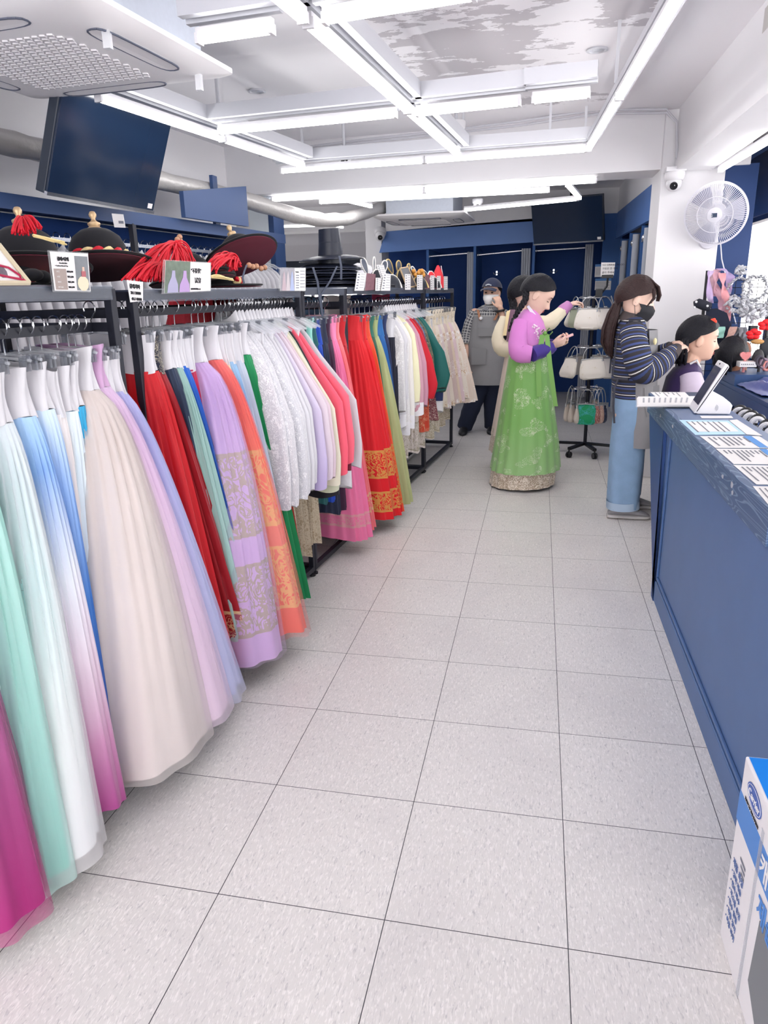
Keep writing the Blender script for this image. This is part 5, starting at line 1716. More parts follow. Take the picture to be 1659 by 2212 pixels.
class Head:
    def __init__(s, c, fwd, up, k=1.0):
        s.c = Vector(c)
        s.X = Vector(fwd).normalized()
        up = Vector(up)
        s.Z = (up - s.X * up.dot(s.X)).normalized()
        s.Y = s.Z.cross(s.X)
        s.k = k

    def p(s, x, y, z):
        return s.c + (s.X * x + s.Y * y + s.Z * z) * s.k

    def add(s, mb):
        rings = []
        nr, n = 60, 64
        for j in range(nr):
            z = -0.118 + 0.229 * j / (nr - 1)
            xf, xb, w_ = tab(HT, z)
            ring = []
            for i in range(n):
                ph = 2 * PI * i / n
                cc, ss = cos(ph), sin(ph)
                xc = -0.01
                x = xc + ((xf - xc) * abs(cc) ** 0.9 if cc > 0 else -(xc - xb) * abs(cc))
                y = w_ * (abs(ss) ** 0.92) * (1 if ss > 0 else -1)
                if cc > 0.3:
                    A = tab(NOSE, z)[0]
                    sg = 0.0095 + max(0, (-z - 0.01)) * 0.13
                    x += A * math.exp(-(y / sg) ** 2)
                    x -= 0.007 * math.exp(-((abs(y) - 0.031) / 0.014) ** 2 - ((z - 0.004) / 0.013) ** 2)
                    x += 0.0045 * math.exp(-(y / 0.02) ** 2) * (math.exp(-((z + 0.063) / 0.0045) ** 2) + math.exp(-((z + 0.076) / 0.006) ** 2))
                ring.append(s.p(x, y, z))
            rings.append(ring)
        mb.loft(rings)
        for sg in (-1, 1):
            mb.ball(s.p(-0.012, sg * 0.077, -0.012), (0.019 * s.k, 0.008 * s.k, 0.031 * s.k), 12, 8, ax=(s.X, s.Y, s.Z))

    def face(s, parent, looking_down=True, lips=True, lower=True):
        for sg in (-1, 1):
            z0 = -0.001 if looking_down else 0.003
            pts = [s.p(0.082 - 0.012 * (q / 6) ** 2 - 0.001, sg * (0.018 + 0.0042 * q), z0 + (-0.003 if looking_down else 0.003) * sin(PI * q / 6)) for q in range(7)]
            e = obj('eyelid', MB().tube(pts, [0.0014, 0.002, 0.0024, 0.0026, 0.0024, 0.002, 0.0014], 6), M('lash_dark', '#1c1718', 0.6), parent)
            if not looking_down:
                obj('eye', MB().ball(s.p(0.079, sg * 0.031, 0.0), (0.004 * s.k, 0.011 * s.k, 0.005 * s.k), 12, 8, ax=(s.X, s.Y, s.Z)), M('eye_dark', '#201a1a', 0.2), parent)
            pts = [s.p(0.091 - 0.014 * (q / 6) ** 2, sg * (0.014 + 0.0055 * q), 0.026 + 0.003 * sin(PI * q / 6)) for q in range(7)]
            obj('eyebrow', MB().tube(pts, [0.002, 0.003, 0.003, 0.0028, 0.0024, 0.0018, 0.001], 6), M('brow_dark', '#2b2222', 0.7), parent)
        if lips:
            m2 = MB().ball(s.p(0.0865, 0, -0.0645), (0.005 * s.k, 0.019 * s.k, 0.004 * s.k), 14, 8, ax=(s.X, s.Y, s.Z)).ball(s.p(0.0865, 0, -0.0735), (0.005 * s.k, 0.017 * s.k, 0.005 * s.k), 14, 8, ax=(s.X, s.Y, s.Z))
            obj('lips', m2, LIPS, parent)

    def hair(s, parent, mat, front=52, side=95, back=128, vol=1.0, part_z=0.0, name='hair'):
        """cap of hair; the three angles say how far down it reaches in front, at the ears and behind"""
        rows = []
        na, nt_ = 40, 14
        c = (-0.012, 0, 0.012)
        R_ = (0.103 * 1.05 * vol, 0.079 * 1.07 * vol, 0.104 * 1.05 * vol)
        for i in range(na + 1):
            az = 2 * PI * i / na
            ca = cos(az)
            if ca > 0:
                lim = side + (front - side) * ca ** 1.4
            else:
                lim = side + (back - side) * abs(ca) ** 0.8
            row = []
            for j in range(nt_):
                th = rad(lim) * j / (nt_ - 1)
                bump = 1 + 0.012 * sin(az * 9 + th * 3) + 0.008 * sin(az * 17)
                row.append(s.p(c[0] + R_[0] * sin(th) * cos(az) * bump, c[1] + R_[1] * sin(th) * sin(az) * bump, c[2] + R_[2] * cos(th) * bump))
            rows.append(row)
        m2 = MB().sheet(rows, 0.014, uv=False)
        return obj(name, m2, mat, parent, angle=80)


def hand(mb, wrist, d, nrm, side, curl=(25, 30, 25), k=1.0, thumb=(35, 20), spread=4, closed=False):
    """wrist, direction of the fingers, palm normal; side = +1 / -1 puts the thumb on one side"""
    d = Vector(d).normalized()
    nrm = Vector(nrm)
    nrm = (nrm - d * nrm.dot(d)).normalized()
    a = d.cross(nrm) * side
    wrist = Vector(wrist)
    pc = wrist + d * 0.045 * k
    mb.ball(pc, (0.05 * k, 0.038 * k, 0.0155 * k), 16, 10, ax=(d, a, nrm))
    mb.tube([wrist - d * 0.03 * k, wrist, wrist + d * 0.02 * k], [0.024 * k, 0.022 * k, 0.024 * k], 12, flat=0.75)
    tips = []
    for i, (off, ln) in enumerate(((0.027, 0.92), (0.0095, 1.0), (-0.0085, 0.94), (-0.026, 0.76))):
        base = wrist + d * (0.082 * k) + a * (off * k)
        dd = (d + a * (off * spread * 0.9)).normalized()
        ang = 0
        p = base - d * 0.012 * k
        pts, rr = [p, base], [0.0088 * k, 0.0088 * k]
        for L, cu, r_ in zip((0.040, 0.026, 0.021), curl, (0.0082, 0.0074, 0.0062)):
            ang += rad(cu)
            v = dd * cos(ang) + nrm * sin(ang)
            p = pts[-1] + v * L * ln * k
            pts.append(p)
            rr.append(r_ * k)
        mb.tube(pts, rr, 10)
        mb.ball(pts[-1], rr[-1], 10, 6)
        tips.append(pts[-1])
    b0 = wrist + d * 0.022 * k + a * 0.03 * k
    v1 = (d * cos(rad(thumb[0])) + a * sin(rad(thumb[0])) + nrm * 0.25).normalized()
    v2 = (d * cos(rad(thumb[1])) + a * sin(rad(thumb[1])) * 0.4 + nrm * 0.45).normalized()
    p1 = b0 + v1 * 0.04 * k
    p2 = p1 + v2 * 0.03 * k
    mb.tube([b0 - v1 * 0.01 * k, b0, p1, p2], [0.011 * k, 0.0125 * k, 0.0095 * k, 0.0075 * k], 10)
    mb.ball(p2, 0.0075 * k, 10, 6)
    return tips


def outline(rows, Y, n=40, ex=0.9, pleat=0, amp=0.0, ph=0.0, uv=True):
    """rows: (left px, right px, py, half depth[, depth shift]) of a silhouette standing in the plane y = Y"""
    rings, uvs = [], []
    for j, r in enumerate(rows):
        A, B = at(r[0], r[2], 'y', Y), at(r[1], r[2], 'y', Y)
        c = (A + B) / 2
        c.y += r[4] if len(r) > 4 else 0
        hw = (B - A).length / 2
        X = (B - A).normalized()
        ring = []
        for k in range(n):
            th = 2 * PI * k / n
            w = 1 + amp * (j / max(1, len(rows) - 1)) * sin(pleat * th + ph) if pleat else 1
            cc, ss = cos(th), sin(th)
            ring.append(c + X * (hw * w * abs(cc) ** ex * (1 if cc > 0 else -1)) + Vector((0, 1, 0)) * (r[3] * w * abs(ss) ** ex * (1 if ss > 0 else -1)))
            uvs.append((k / n * 1.4, c.z))
        rings.append(ring)
    return rings, uvs


def refine(rows, m=4):
    out = []
    for a, b in zip(rows, rows[1:]):
        for q in range(m):
            f = q / m
            out.append(tuple(x + (y - x) * f for x, y in zip(a, b)))
    out.append(rows[-1])
    return out


def vfrac(rings, uvs, n):
    """turn the uv heights into 0 (top) .. 1 (hem)"""
    z0, z1 = uvs[0][1], uvs[-1][1]
    return [(u, (z0 - v) / (z0 - z1)) for u, v in uvs]


def sleeve_tube(pts, rr, flat=0.85, n=20):
    """smooth sleeve with a uv that runs along its length in metres"""
    P, R_ = [], []
    m = 5
    for i in range(len(pts) - 1):
        for q in range(m):
            f = q / m
            P.append(pts[i].lerp(pts[i + 1], f))
            R_.append(rr[i] + (rr[i + 1] - rr[i]) * f)
    P.append(pts[-1])
    R_.append(rr[-1])
    for _ in range(3):
        P = [P[0]] + [(P[i - 1] + P[i] * 2 + P[i + 1]) / 4 for i in range(1, len(P) - 1)] + [P[-1]]
    mb = MB().tube(P, R_, n, flat=flat)
    L = 0
    for i in range(len(P)):
        if i:
            L += (P[i] - P[i - 1]).length
        for k in range(n):
            mb.uv[i * n + k] = (k / n * 0.4, L)
            rip = 1 + 0.03 * sin(L * 60 + k * 0.9)
            mb.v[i * n + k] = P[i] + (mb.v[i * n + k] - P[i]) * rip
    return mb


def braid(parent, pts, r0, r1, mat, name='braid'):
    m2 = MB()
    P = []
    for i in range(len(pts) - 1):
        for q in range(6):
            P.append(pts[i].lerp(pts[i + 1], q / 6))
    P.append(pts[-1])
    for i, p in enumerate(P):
        f = i / (len(P) - 1)
        r_ = r0 + (r1 - r0) * f
        d = (P[min(i + 1, len(P) - 1)] - P[max(i - 1, 0)]).normalized()
        sd = d.cross(Vector((0, 1, 0))).normalized()
        m2.ball(p + sd * r_ * 0.35 * (1 if i % 2 else -1), (r_ * 0.85, r_ * 0.8, r_ * 1.25), 10, 7)
    return obj(name, m2, mat, parent)


# ------------------------------------------------------------------ woman in the green skirt
Y1 = 4.40


def a1(px, py, dy=0.0):
    p = at(px, py, 'y', Y1)
    p.y += dy
    return p


W1 = thing('person', 'woman in pink jacket and long green skirt looking down at a phone', 'person', (a1(1135, 1040).x, Y1, 0))
hd1 = Head(a1(1163, 637), (0.84, 0.0, -0.54), (0.54, 0, 0.84), 1.16)
mb = MB()
hd1.add(mb)
mb.cap_limb(a1(1158, 655), a1(1140, 690), 0.05, 0.058)
rg, _ = outline(refine([(1112, 1160, 692, 0.1), (1108, 1172, 715, 0.12), (1108, 1178, 750, 0.11), (1112, 1172, 800, 0.1), (1105, 1180, 850, 0.13)]), Y1)
mb.loft(rg)
for dy in (-0.08, 0.08):
    mb.cap_limb(a1(1140, 850, dy), a1(1142, 940, dy), 0.075, 0.055)
    mb.cap_limb(a1(1142, 940, dy), a1(1145, 1020, dy), 0.052, 0.038)
# near arm (towards the viewer) and far arm, both holding the phone
mb.cap_limb(a1(1126, 704, -0.13), a1(1124, 757, -0.2), 0.036, 0.034)
mb.cap_limb(a1(1122, 757, -0.2), a1(1190, 745, -0.09), 0.036, 0.024)
mb.cap_limb(a1(1136, 704, 0.13), a1(1140, 757, 0.18), 0.036, 0.034)
mb.cap_limb(a1(1140, 757, 0.18), a1(1196, 745, 0.05), 0.034, 0.024)
hand(mb, a1(1191, 744, -0.085), (0.93, 0.18, 0.22), (0.1, 0.75, 0.6), 1, curl=(35, 45, 35), k=0.98)
hand(mb, a1(1197, 744, 0.05), (0.93, -0.15, 0.22), (0.1, -0.7, 0.65), -1, curl=(35, 45, 35), k=0.98)
remesh(mb, 'body', SKIN2, W1, 0.0045, 2)
hd1.face(W1)
hd1.hair(W1, HAIRB, front=50, side=84, back=118, vol=1.03)
braid(W1, [hd1.p(-0.085, -0.045, -0.005), a1(1135, 648, -0.08), a1(1122, 668, -0.1), a1(1110, 690, -0.12), a1(1102, 712, -0.13)], 0.024, 0.010, HAIRB)
m2 = MB().tube([a1(1112, 686, -0.115), a1(1108, 695, -0.118)], 0.015, 10)
obj('hair_tie', m2, BLACK, W1)
# lace underskirt and green skirt
LACEU = fabric('lace_underskirt', '#a8967f', motif=0.97, motif_col='#efe4d6', mscale=1.6, thick=0.1)
rows = refine([(1106, 1186, 745, 0.13), (1085, 1194, 860, 0.2), (1066, 1204, 990, 0.27), (1058, 1198, 1040, 0.28)], 5)
rg, uv = outline(rows, Y1, 72, pleat=16, amp=0.02)
obj('underskirt', MB().loft(rg, cap=False, uvs=vfrac(rg, uv, 72)), LACEU, W1, angle=80)
GREEN = fabric('green_floral', [(0, '#75a85a'), (0.6, '#7db263'), (1, '#96c081')], motif=0.44, motif_col='#c9d8b4', mscale=1.7, crease=0.35)
rows = refine([(1104, 1187, 738, 0.15), (1096, 1189, 790, 0.19), (1083, 1196, 870, 0.24), (1070, 1206, 950, 0.285), (1060, 1210, 1008, 0.305)], 6)
rg, uv = outline(rows, Y1, 96, pleat=18, amp=0.028, ph=1.0)
obj('green_skirt', MB().loft(rg, cap=False, uvs=vfrac(rg, uv, 96)), GREEN, W1, angle=80)
# jacket
PINKJ = fabric('pink_jacket', [(0, '#cd7cc6'), (1, '#d28bcb')], crease=0.4)
rows = refine([(1132, 1158, 668, 0.06), (1120, 1166, 680, 0.11), (1110, 1174, 694, 0.15), (1102, 1180, 715, 0.165), (1099, 1183, 735, 0.165), (1104, 1184, 750, 0.16)], 4)
rg, uv = outline(rows, Y1, 48)
obj('jacket', MB().loft(rg, uvs=vfrac(rg, uv, 48)), PINKJ, W1, angle=80)
for s_, sh, el, cu, ce in ((-1, (1126, 692, -0.12), (1120, 758, -0.21), (1149, 761, -0.21), (1188, 748, -0.11)), (1, (1138, 690, 0.13), (1144, 758, 0.2), (1165, 756, 0.14), (1193, 748, 0.06))):
    S_, E_, Cu, Ce = a1(*sh), a1(*el), a1(*cu), a1(*ce)
    obj('sleeve', sleeve_tube([S_, S_.lerp(E_, 0.5) + Vector((-0.01, 0, 0)), E_, Cu], [0.058, 0.068, 0.076, 0.062]), PINKJ, W1, angle=80)
    obj('cuff', sleeve_tube([Cu, Cu.lerp(Ce, 0.5), Ce], [0.066, 0.064, 0.06]), fabric('violet_cuff', '#3d2a86', crease=0.3), W1, angle=80)
m2 = MB()
for dy in (-1, 1):
    m2.sheet([[a1(1138, 662, dy * 0.065), a1(1143, 659, dy * 0.067)], [a1(1150, 680, dy * 0.085), a1(1156, 676, dy * 0.085)], [a1(1163, 700, dy * 0.07), a1(1169, 697, dy * 0.065)], [a1(1174, 722, dy * 0.02), a1(1179, 720, dy * 0.015)]], 0.006)
obj('collar', m2, M('pale_collar', '#e4def0', 0.5), W1, angle=80)
# floral embroidery on the chest
m2 = MB()
rg_ = random.Random(3)
for i in range(26):
    c_ = a1(1157 + rg_.uniform(-6, 7), 700 + i * 1.4, -0.155 + rg_.uniform(-0.004, 0.004) + 0.0006 * i)
    m2.ball(c_, 0.008, 8, 6)
obj('embroidery', m2, M('embroidery_pale', '#f0d9ea', 0.5), W1)
# bow and ribbons
RIB = M('green_ribbon', '#74a653', 0.5)
m2 = MB()
for dx, dz in ((0.05, 0.01), (-0.03, 0.0)):
    c_ = a1(1178, 717, -0.16)
    lp = [c_, c_ + Vector((dx * 0.5, -0.01, 0.03 + dz)), c_ + Vector((dx, -0.01, 0.012)), c_ + Vector((dx * 0.6, -0.008, -0.012)), c_]
    m2.sheet([[p_, p_ + Vector((0.004, 0.03, -0.006))] for p_ in lp], 0.003)
m2.ball(a1(1177, 717, -0.165), 0.016, 10, 8)
obj('bow', m2, RIB, W1, angle=80)
for pts, w_ in ((((1172, 720), (1163, 775), (1165, 848)), 0.019), (((1181, 720), (1187, 780), (1199, 868)), 0.017)):
    dys = (-0.17, -0.205, -0.235)
    rows = []
    for (px, py), dy in zip(pts, dys):
        p_ = a1(px, py, dy)
        rows.append([p_ + Vector((-w_, 0, 0)), p_ + Vector((w_, 0.004, 0))])
    r2 = []
    for a_, b_ in zip(rows, rows[1:]):
        for q in range(5):
            r2.append([a_[0].lerp(b_[0], q / 5), a_[1].lerp(b_[1], q / 5)])
    r2.append(rows[-1])
    obj('ribbon_tail', MB().sheet(r2, 0.003), RIB, W1, angle=80)
for px, py, dy in ((1162, 1040, -0.1), (1172, 1030, 0.06)):
    c_ = a1(px, py, dy)
    c_.z = 0.035
    obj('shoe', MB().ball(c_, (0.1, 0.04, 0.034), 18, 10), BLACK, W1)
m2 = MB().tube([a1(1190 + 0.3 * k, 745 + 7 * sin(k), -0.085) for k in (0,)] + [a1(1191, 744, -0.08)], 0.001, 4)
wr_c = a1(1190, 745, -0.088)
m2 = MB().tube([wr_c + Vector((0.003, 0.027 * cos(2 * PI * k / 20), 0.025 * sin(2 * PI * k / 20))) for k in range(21)], 0.004, 6)
obj('wristband', m2, BLACK, W1)
pa, pb = a1(1203, 737, -0.03), a1(1232, 726, -0.02)
D_ = (pb - pa).normalized()
ph_ = one('mobile_phone', MB().obox((pa + pb) / 2 + Vector((0, 0.0, 0.006)), (D_, (0, 1, 0.1), D_.cross(Vector((0, 1, 0.1)))), (0.075, 0.037, 0.005)), M('pink_phone', '#e2b3b4', 0.3), 'pink mobile phone held by the woman in the green skirt', 'phone', bevel=0.004)

# ------------------------------------------------------------------ woman in the cream jacket behind her
Y2 = 4.95


def a2(px, py, dy=0.0):
    p = at(px, py, 'y', Y2)
    p.y += dy
    return p


W2 = thing('person', 'woman in cream jacket behind the green skirted one, reaching out to a handbag', 'person', (a2(1120, 960).x, Y2, 0))
hd2 = Head(a2(1132, 634), (0.9, 0.35, -0.15), (0.15, 0, 1), 1.1)
mb = MB()
hd2.add(mb)
mb.cap_limb(a2(1128, 655), a2(1122, 682), 0.05, 0.058)
rg, _ = outline(refine([(1092, 1150, 690, 0.09), (1094, 1150, 760, 0.1), (1092, 1150, 830, 0.12)]), Y2)
mb.loft(rg)
for dy in (-0.08, 0.08):
    mb.cap_limb(a2(1120, 830, dy), a2(1122, 970, dy), 0.07, 0.04)
mb.cap_limb(a2(1144, 692, -0.04), a2(1186, 696, -0.02), 0.036, 0.034)
mb.cap_limb(a2(1186, 694, -0.02), a2(1228, 660, 0.1), 0.034, 0.023)
mb.cap_limb(a2(1096, 702, 0.02), a2(1084, 742, -0.05), 0.034, 0.034)
mb.cap_limb(a2(1083, 742, -0.05), a2(1130, 742, -0.1), 0.034, 0.024)
hand(mb, a2(1229, 659, 0.1), (0.75, 0.3, 0.25), (0.3, 0.2, -0.9), -1, curl=(35, 40, 30), k=0.95)
hand(mb, a2(1131, 742, -0.1), (0.9, -0.2, 0.1), (0, 0, -1), 1, k=0.95)
remesh(mb, 'body', SKIN2, W2, 0.005, 2)
hd2.face(W2)
hd2.hair(W2, HAIRB, front=50, side=92, back=125, vol=1.05)
braid(W2, [hd2.p(-0.09, 0.0, -0.03), a2(1110, 662, -0.06), a2(1104, 690, -0.10), a2(1096, 715, -0.13), a2(1090, 733, -0.13)], 0.032, 0.014, HAIRB)
CREAMJ = fabric('cream_jacket', '#e9dec4', crease=0.4)
rows = refine([(1108, 1136, 668, 0.05), (1098, 1146, 676, 0.1), (1088, 1152, 690, 0.14), (1082, 1154, 720, 0.15), (1084, 1154, 745, 0.15)], 4)
rg, uv = outline(rows, Y2, 44)
obj('jacket', MB().loft(rg, uvs=vfrac(rg, uv, 44)), CREAMJ, W2, angle=80)
m2 = MB().sheet([[a2(1103, 668, -0.13), a2(1114, 668, -0.13)], [a2(1098, 690, -0.155), a2(1118, 690, -0.155)], [a2(1096, 735, -0.162), a2(1116, 735, -0.162)]], 0.006)
obj('mauve_panel', m2, M('mauve_panel', '#7d5c72', 0.6), W2, angle=80)
obj('sleeve', sleeve_tube([a2(1144, 688, -0.06), a2(1168, 700, -0.05), a2(1188, 697, -0.02), a2(1215, 672, 0.06)], [0.07, 0.078, 0.075, 0.052]), CREAMJ, W2, angle=80)
obj('cuff', sleeve_tube([a2(1213, 674, 0.055), a2(1222, 665, 0.08), a2(1230, 658, 0.1)], [0.056, 0.05, 0.043]), M('mauve_cuff', '#bb7fb6', 0.6), W2, angle=80)
obj('sleeve', sleeve_tube([a2(1094, 688, -0.02), a2(1080, 725, -0.07), a2(1084, 752, -0.09), a2(1125, 748, -0.12)], [0.062, 0.075, 0.08, 0.06]), CREAMJ, W2, angle=80)
m2 = MB().sheet([[a2(1096, 672, -0.16), a2(1104, 668, -0.16)], [a2(1093, 700, -0.19), a2(1099, 699, -0.19)], [a2(1088, 722, -0.19), a2(1096, 722, -0.19)]], 0.004)
obj('cream_ribbon', m2, M('cream_ribbon', '#ebd9a6', 0.6), W2, angle=80)
rows = refine([(1096, 1150, 738, 0.14), (1080, 1165, 830, 0.2), (1062, 1175, 935, 0.25)], 6)
rg, uv = outline(rows, Y2, 72, pleat=14, amp=0.03)
obj('skirt', MB().loft(rg, cap=False, uvs=vfrac(rg, uv, 72)), fabric('cream_skirt', '#e3d3c8', crease=0.35), W2, angle=80)
rows = refine([(1064, 1173, 920, 0.24), (1057, 1178, 970, 0.26)], 6)
rg, uv = outline(rows, Y2, 72, pleat=14, amp=0.03)
obj('lace_hem', MB().loft(rg, cap=False, uvs=vfrac(rg, uv, 72)), LACEU, W2, angle=80)

# ------------------------------------------------------------------ hairdresser in the striped sweater
Y3 = 3.66


def a3(px, py, dy=0.0):
    p = at(px, py, 'y', Y3)
    p.y += dy
    return p


def stripes():
    m, nt, b, out = new_mat('striped_knit')
    uv = N(nt, 'ShaderNodeUVMap')
    sep = N(nt, 'ShaderNodeSeparateXYZ')
    nt.links.new(uv.outputs[0], sep.inputs[0])
    fr = math_n(nt, 'FRACT', math_n(nt, 'DIVIDE', sep.outputs[1], 0.058))
    cr = N(nt, 'ShaderNodeValToRGB')
    cr.color_ramp.interpolation = 'CONSTANT'
    el = cr.color_ramp.elements
    st = [(0, '#2c2a30'), (0.28, '#3d4a7d'), (0.46, '#23232b'), (0.62, '#d8d5d2'), (0.70, '#23232b'), (0.84, '#33406b')]
    while len(el) < len(st):
        el.new(0.5)
    for e, (p, c) in zip(el, st):
        e.position = p
        e.color = lin(c)
    nt.links.new(fr, cr.inputs[0])
    nt.links.new(cr.outputs[0], b.inputs['Base Color'])
    b.inputs['Roughness'].default_value = 0.85
    return m


STR = stripes()
DENIM = M('washed_denim', '#86a5c6', 0.8, var=0.16, vscale=14, bump=0.2, bscale=200)
APRON = M('grey_apron', '#8b8a8d', 0.8, var=0.06, vscale=20, bump=0.15, bscale=250)
W3_ = thing('person', 'hairdresser in black mask, striped sweater, grey apron and jeans', 'person', (a3(1350, 1105).x, Y3, 0))
hd3 = Head(a3(1377, 646), (0.97, 0.0, -0.24), (0.24, 0, 0.97), 1.13)
mb = MB()
hd3.add(mb)
mb.cap_limb(a3(1372, 662), a3(1362, 690), 0.05, 0.06)
rg, _ = outline(refine([(1335, 1390, 700, 0.1), (1332, 1398, 740, 0.12), (1332, 1400, 800, 0.11), (1330, 1400, 860, 0.13), (1332, 1396, 900, 0.12)]), Y3)
mb.loft(rg)
for px, dy in ((1350, -0.09), (1372, 0.1)):
    mb.cap_limb(a3(px, 890, dy), a3(px - 2, 990, dy), 0.08, 0.055)
    mb.cap_limb(a3(px - 2, 990, dy), a3(px - 2, 1085, dy), 0.052, 0.036)
for dy, el, wr in ((-0.16, (1376, 795, -0.22), (1452, 752, -0.06)), (0.16, (1395, 790, 0.2), (1454, 748, 0.05))):
    mb.cap_limb(a3(1362, 718, dy * 0.85), a3(*el), 0.038, 0.035)
    mb.cap_limb(a3(*el), a3(*wr), 0.036, 0.024)
hand(mb, a3(1452, 750, -0.06), (0.82, 0.42, 0.15), (0.2, 0.5, -0.85), 1, curl=(55, 60, 40), k=0.95)
hand(mb, a3(1454, 746, 0.05), (0.85, -0.35, 0.2), (0.2, -0.5, -0.85), -1, curl=(55, 60, 40), k=0.95)
remesh(mb, 'body', SKIN2, W3_, 0.0045, 2)
hd3.face(W3_, lips=False)
hd3.hair(W3_, HAIRBR, front=56, side=88, back=122, vol=1.05)
# bangs, ponytail
m2 = MB()
for i in range(16):
    y_ = -0.05 + 0.1 * i / 15
    m2.tube([hd3.p(0.03, y_ * 0.7, 0.115), hd3.p(0.085, y_ * 0.95, 0.085), hd3.p(0.108, y_, 0.045), hd3.p(0.11, y_ * 1.1, 0.012 + 0.004 * (i % 3))], [0.006, 0.009, 0.008, 0.002], 6)
for sg in (-1, 1):
    m2.tube([hd3.p(0.06, sg * 0.06, 0.07), hd3.p(0.075, sg * 0.078, 0.02), hd3.p(0.05, sg * 0.082, -0.03)], [0.012, 0.01, 0.003], 6)
obj('bangs', m2, HAIRBR, W3_)
tie = a3(1341, 651, -0.01)
obj('hair_tie', MB().tube([tie + Vector((0.012 * sin(0.3), 0.024 * cos(2 * PI * k / 16), 0.024 * sin(2 * PI * k / 16))) for k in range(17)], 0.011, 8), BLACK, W3_)
pt_ = [(1346, 649, 0.02, 0), (1334, 654, 0.034, -0.01), (1324, 680, 0.045, -0.02), (1315, 712, 0.052, -0.03), (1312, 738, 0.05, -0.03), (1316, 760, 0.03, -0.03), (1322, 772, 0.006, -0.03)]
m2 = MB()
rg_ = random.Random(5)
m2.tube([a3(p_[0], p_[1], p_[3]) for p_ in pt_], [p_[2] * 0.72 for p_ in pt_], 16)
for i in range(26):
    ox, oy = rg_.uniform(-1, 1), rg_.uniform(-1, 1)
    m2.tube([a3(p_[0], p_[1], p_[3]) + Vector((ox * p_[2] * 0.75, oy * p_[2] * 0.75, rg_.uniform(-0.01, 0.01))) for p_ in pt_[1:]], [0.006, 0.009, 0.01, 0.009, 0.006, 0.002], 6)
obj('ponytail', m2, HAIRBR, W3_, angle=80)
# mask
rows = []
for j, z in enumerate((-0.018, -0.04, -0.062, -0.085, -0.108)):
    xf = (0.094, 0.113, 0.112, 0.104, 0.09)[j]
    rows.append([hd3.p(xf - 0.085 * (abs(t_) ** 2.2), t_ * (0.074 - 0.004 * j), z + 0.012 * abs(t_) * (1 if j > 2 else -0.3)) for t_ in [q / 8 - 1 for q in range(17)]])
mk = obj('face_mask', MB().sheet(rows, 0.003), M('black_mask', '#24242a', 0.8), W3_, angle=80)
m2 = MB()
for sg in (-1, 1):
    for z in (-0.02, -0.095):
        m2.tube([hd3.p(0.008, sg * 0.074, z), hd3.p(-0.015, sg * 0.084, -0.02 if z > -0.05 else -0.035)], 0.0018, 5)
obj('ear_loop', m2, BLACK, mk)
# sweater
rows = refine([(1352, 1386, 684, 0.07), (1340, 1392, 692, 0.13), (1332, 1396, 705, 0.17), (1326, 1400, 730, 0.18), (1322, 1406, 780, 0.175), (1321, 1408, 820, 0.175), (1324, 1405, 862, 0.18)], 5)
rg, uv = outline(rows, Y3, 52)
obj('sweater', MB().loft(rg, uvs=uv), STR, W3_, angle=80)
for sg, sh, m1, el, m2_, cu in ((-1, (1360, 704, -0.14), (1364, 752, -0.22), (1378, 800, -0.22), (1420, 780, -0.15), (1455, 755, -0.05)), (1, (1366, 704, 0.14), (1375, 750, 0.2), (1392, 795, 0.2), (1425, 775, 0.12), (1455, 752, 0.05))):
    obj('sleeve', sleeve_tube([a3(*sh), a3(*m1), a3(*el), a3(*m2_), a3(*cu)], [0.075, 0.088, 0.088, 0.075, 0.045]), STR, W3_, angle=80)
    C_ = a3(*cu)
    D_ = (C_ - a3(*m2_)).normalized()
    obj('cuff', sleeve_tube([C_ - D_ * 0.05, C_, C_ + D_ * 0.03], [0.052, 0.046, 0.038]), M('brown_rib', '#4a4243', 0.85), W3_, angle=80)
rows = []
for f, z, py in ((1.0, 0, 676), (1.25, 0, 684), (1.5, 0, 694)):
    c_ = a3(1366 - (f - 1) * 6, py)
    rows.append([c_ + Vector((0.058 * f * cos(2 * PI * k / 24), 0.06 * f * sin(2 * PI * k / 24), 0.015 * cos(2 * PI * k / 24) * -1)) for k in range(24)])
obj('collar', MB().loft(rows, cap=False), M('brown_rib', '#4a4243'), W3_, angle=80)
# jeans, legs apart
for nm_, rws, dy in (('near', [(1325, 1398, 856, 0.13), (1322, 1396, 900, 0.13), (1316, 1392, 960, 0.115), (1312, 1384, 1030, 0.11), (1309, 1378, 1088, 0.12)], -0.06), ('far', [(1345, 1404, 856, 0.12), (1350, 1402, 930, 0.11), (1350, 1396, 1020, 0.1), (1350, 1390, 1075, 0.1)], 0.13)):
    rg, uv = outline(refine([r_ + (dy,) for r_ in rws], 5), Y3, 36, pleat=5, amp=0.04)
    leg = obj('jeans_leg', MB().loft(rg, cap=True), DENIM, W3_, angle=80)
    if nm_ == 'near':
        r_ = rws[-1]
        rg, uv = outline([(r_[0] - 1, r_[1] + 1, 1074, 0.123, dy), (r_[0] - 1, r_[1] + 1, 1090, 0.125, dy)], Y3, 36)
        obj('turned_hem', MB().loft(rg, cap=False), M('pale_denim', '#a9bfd6', 0.8), leg)
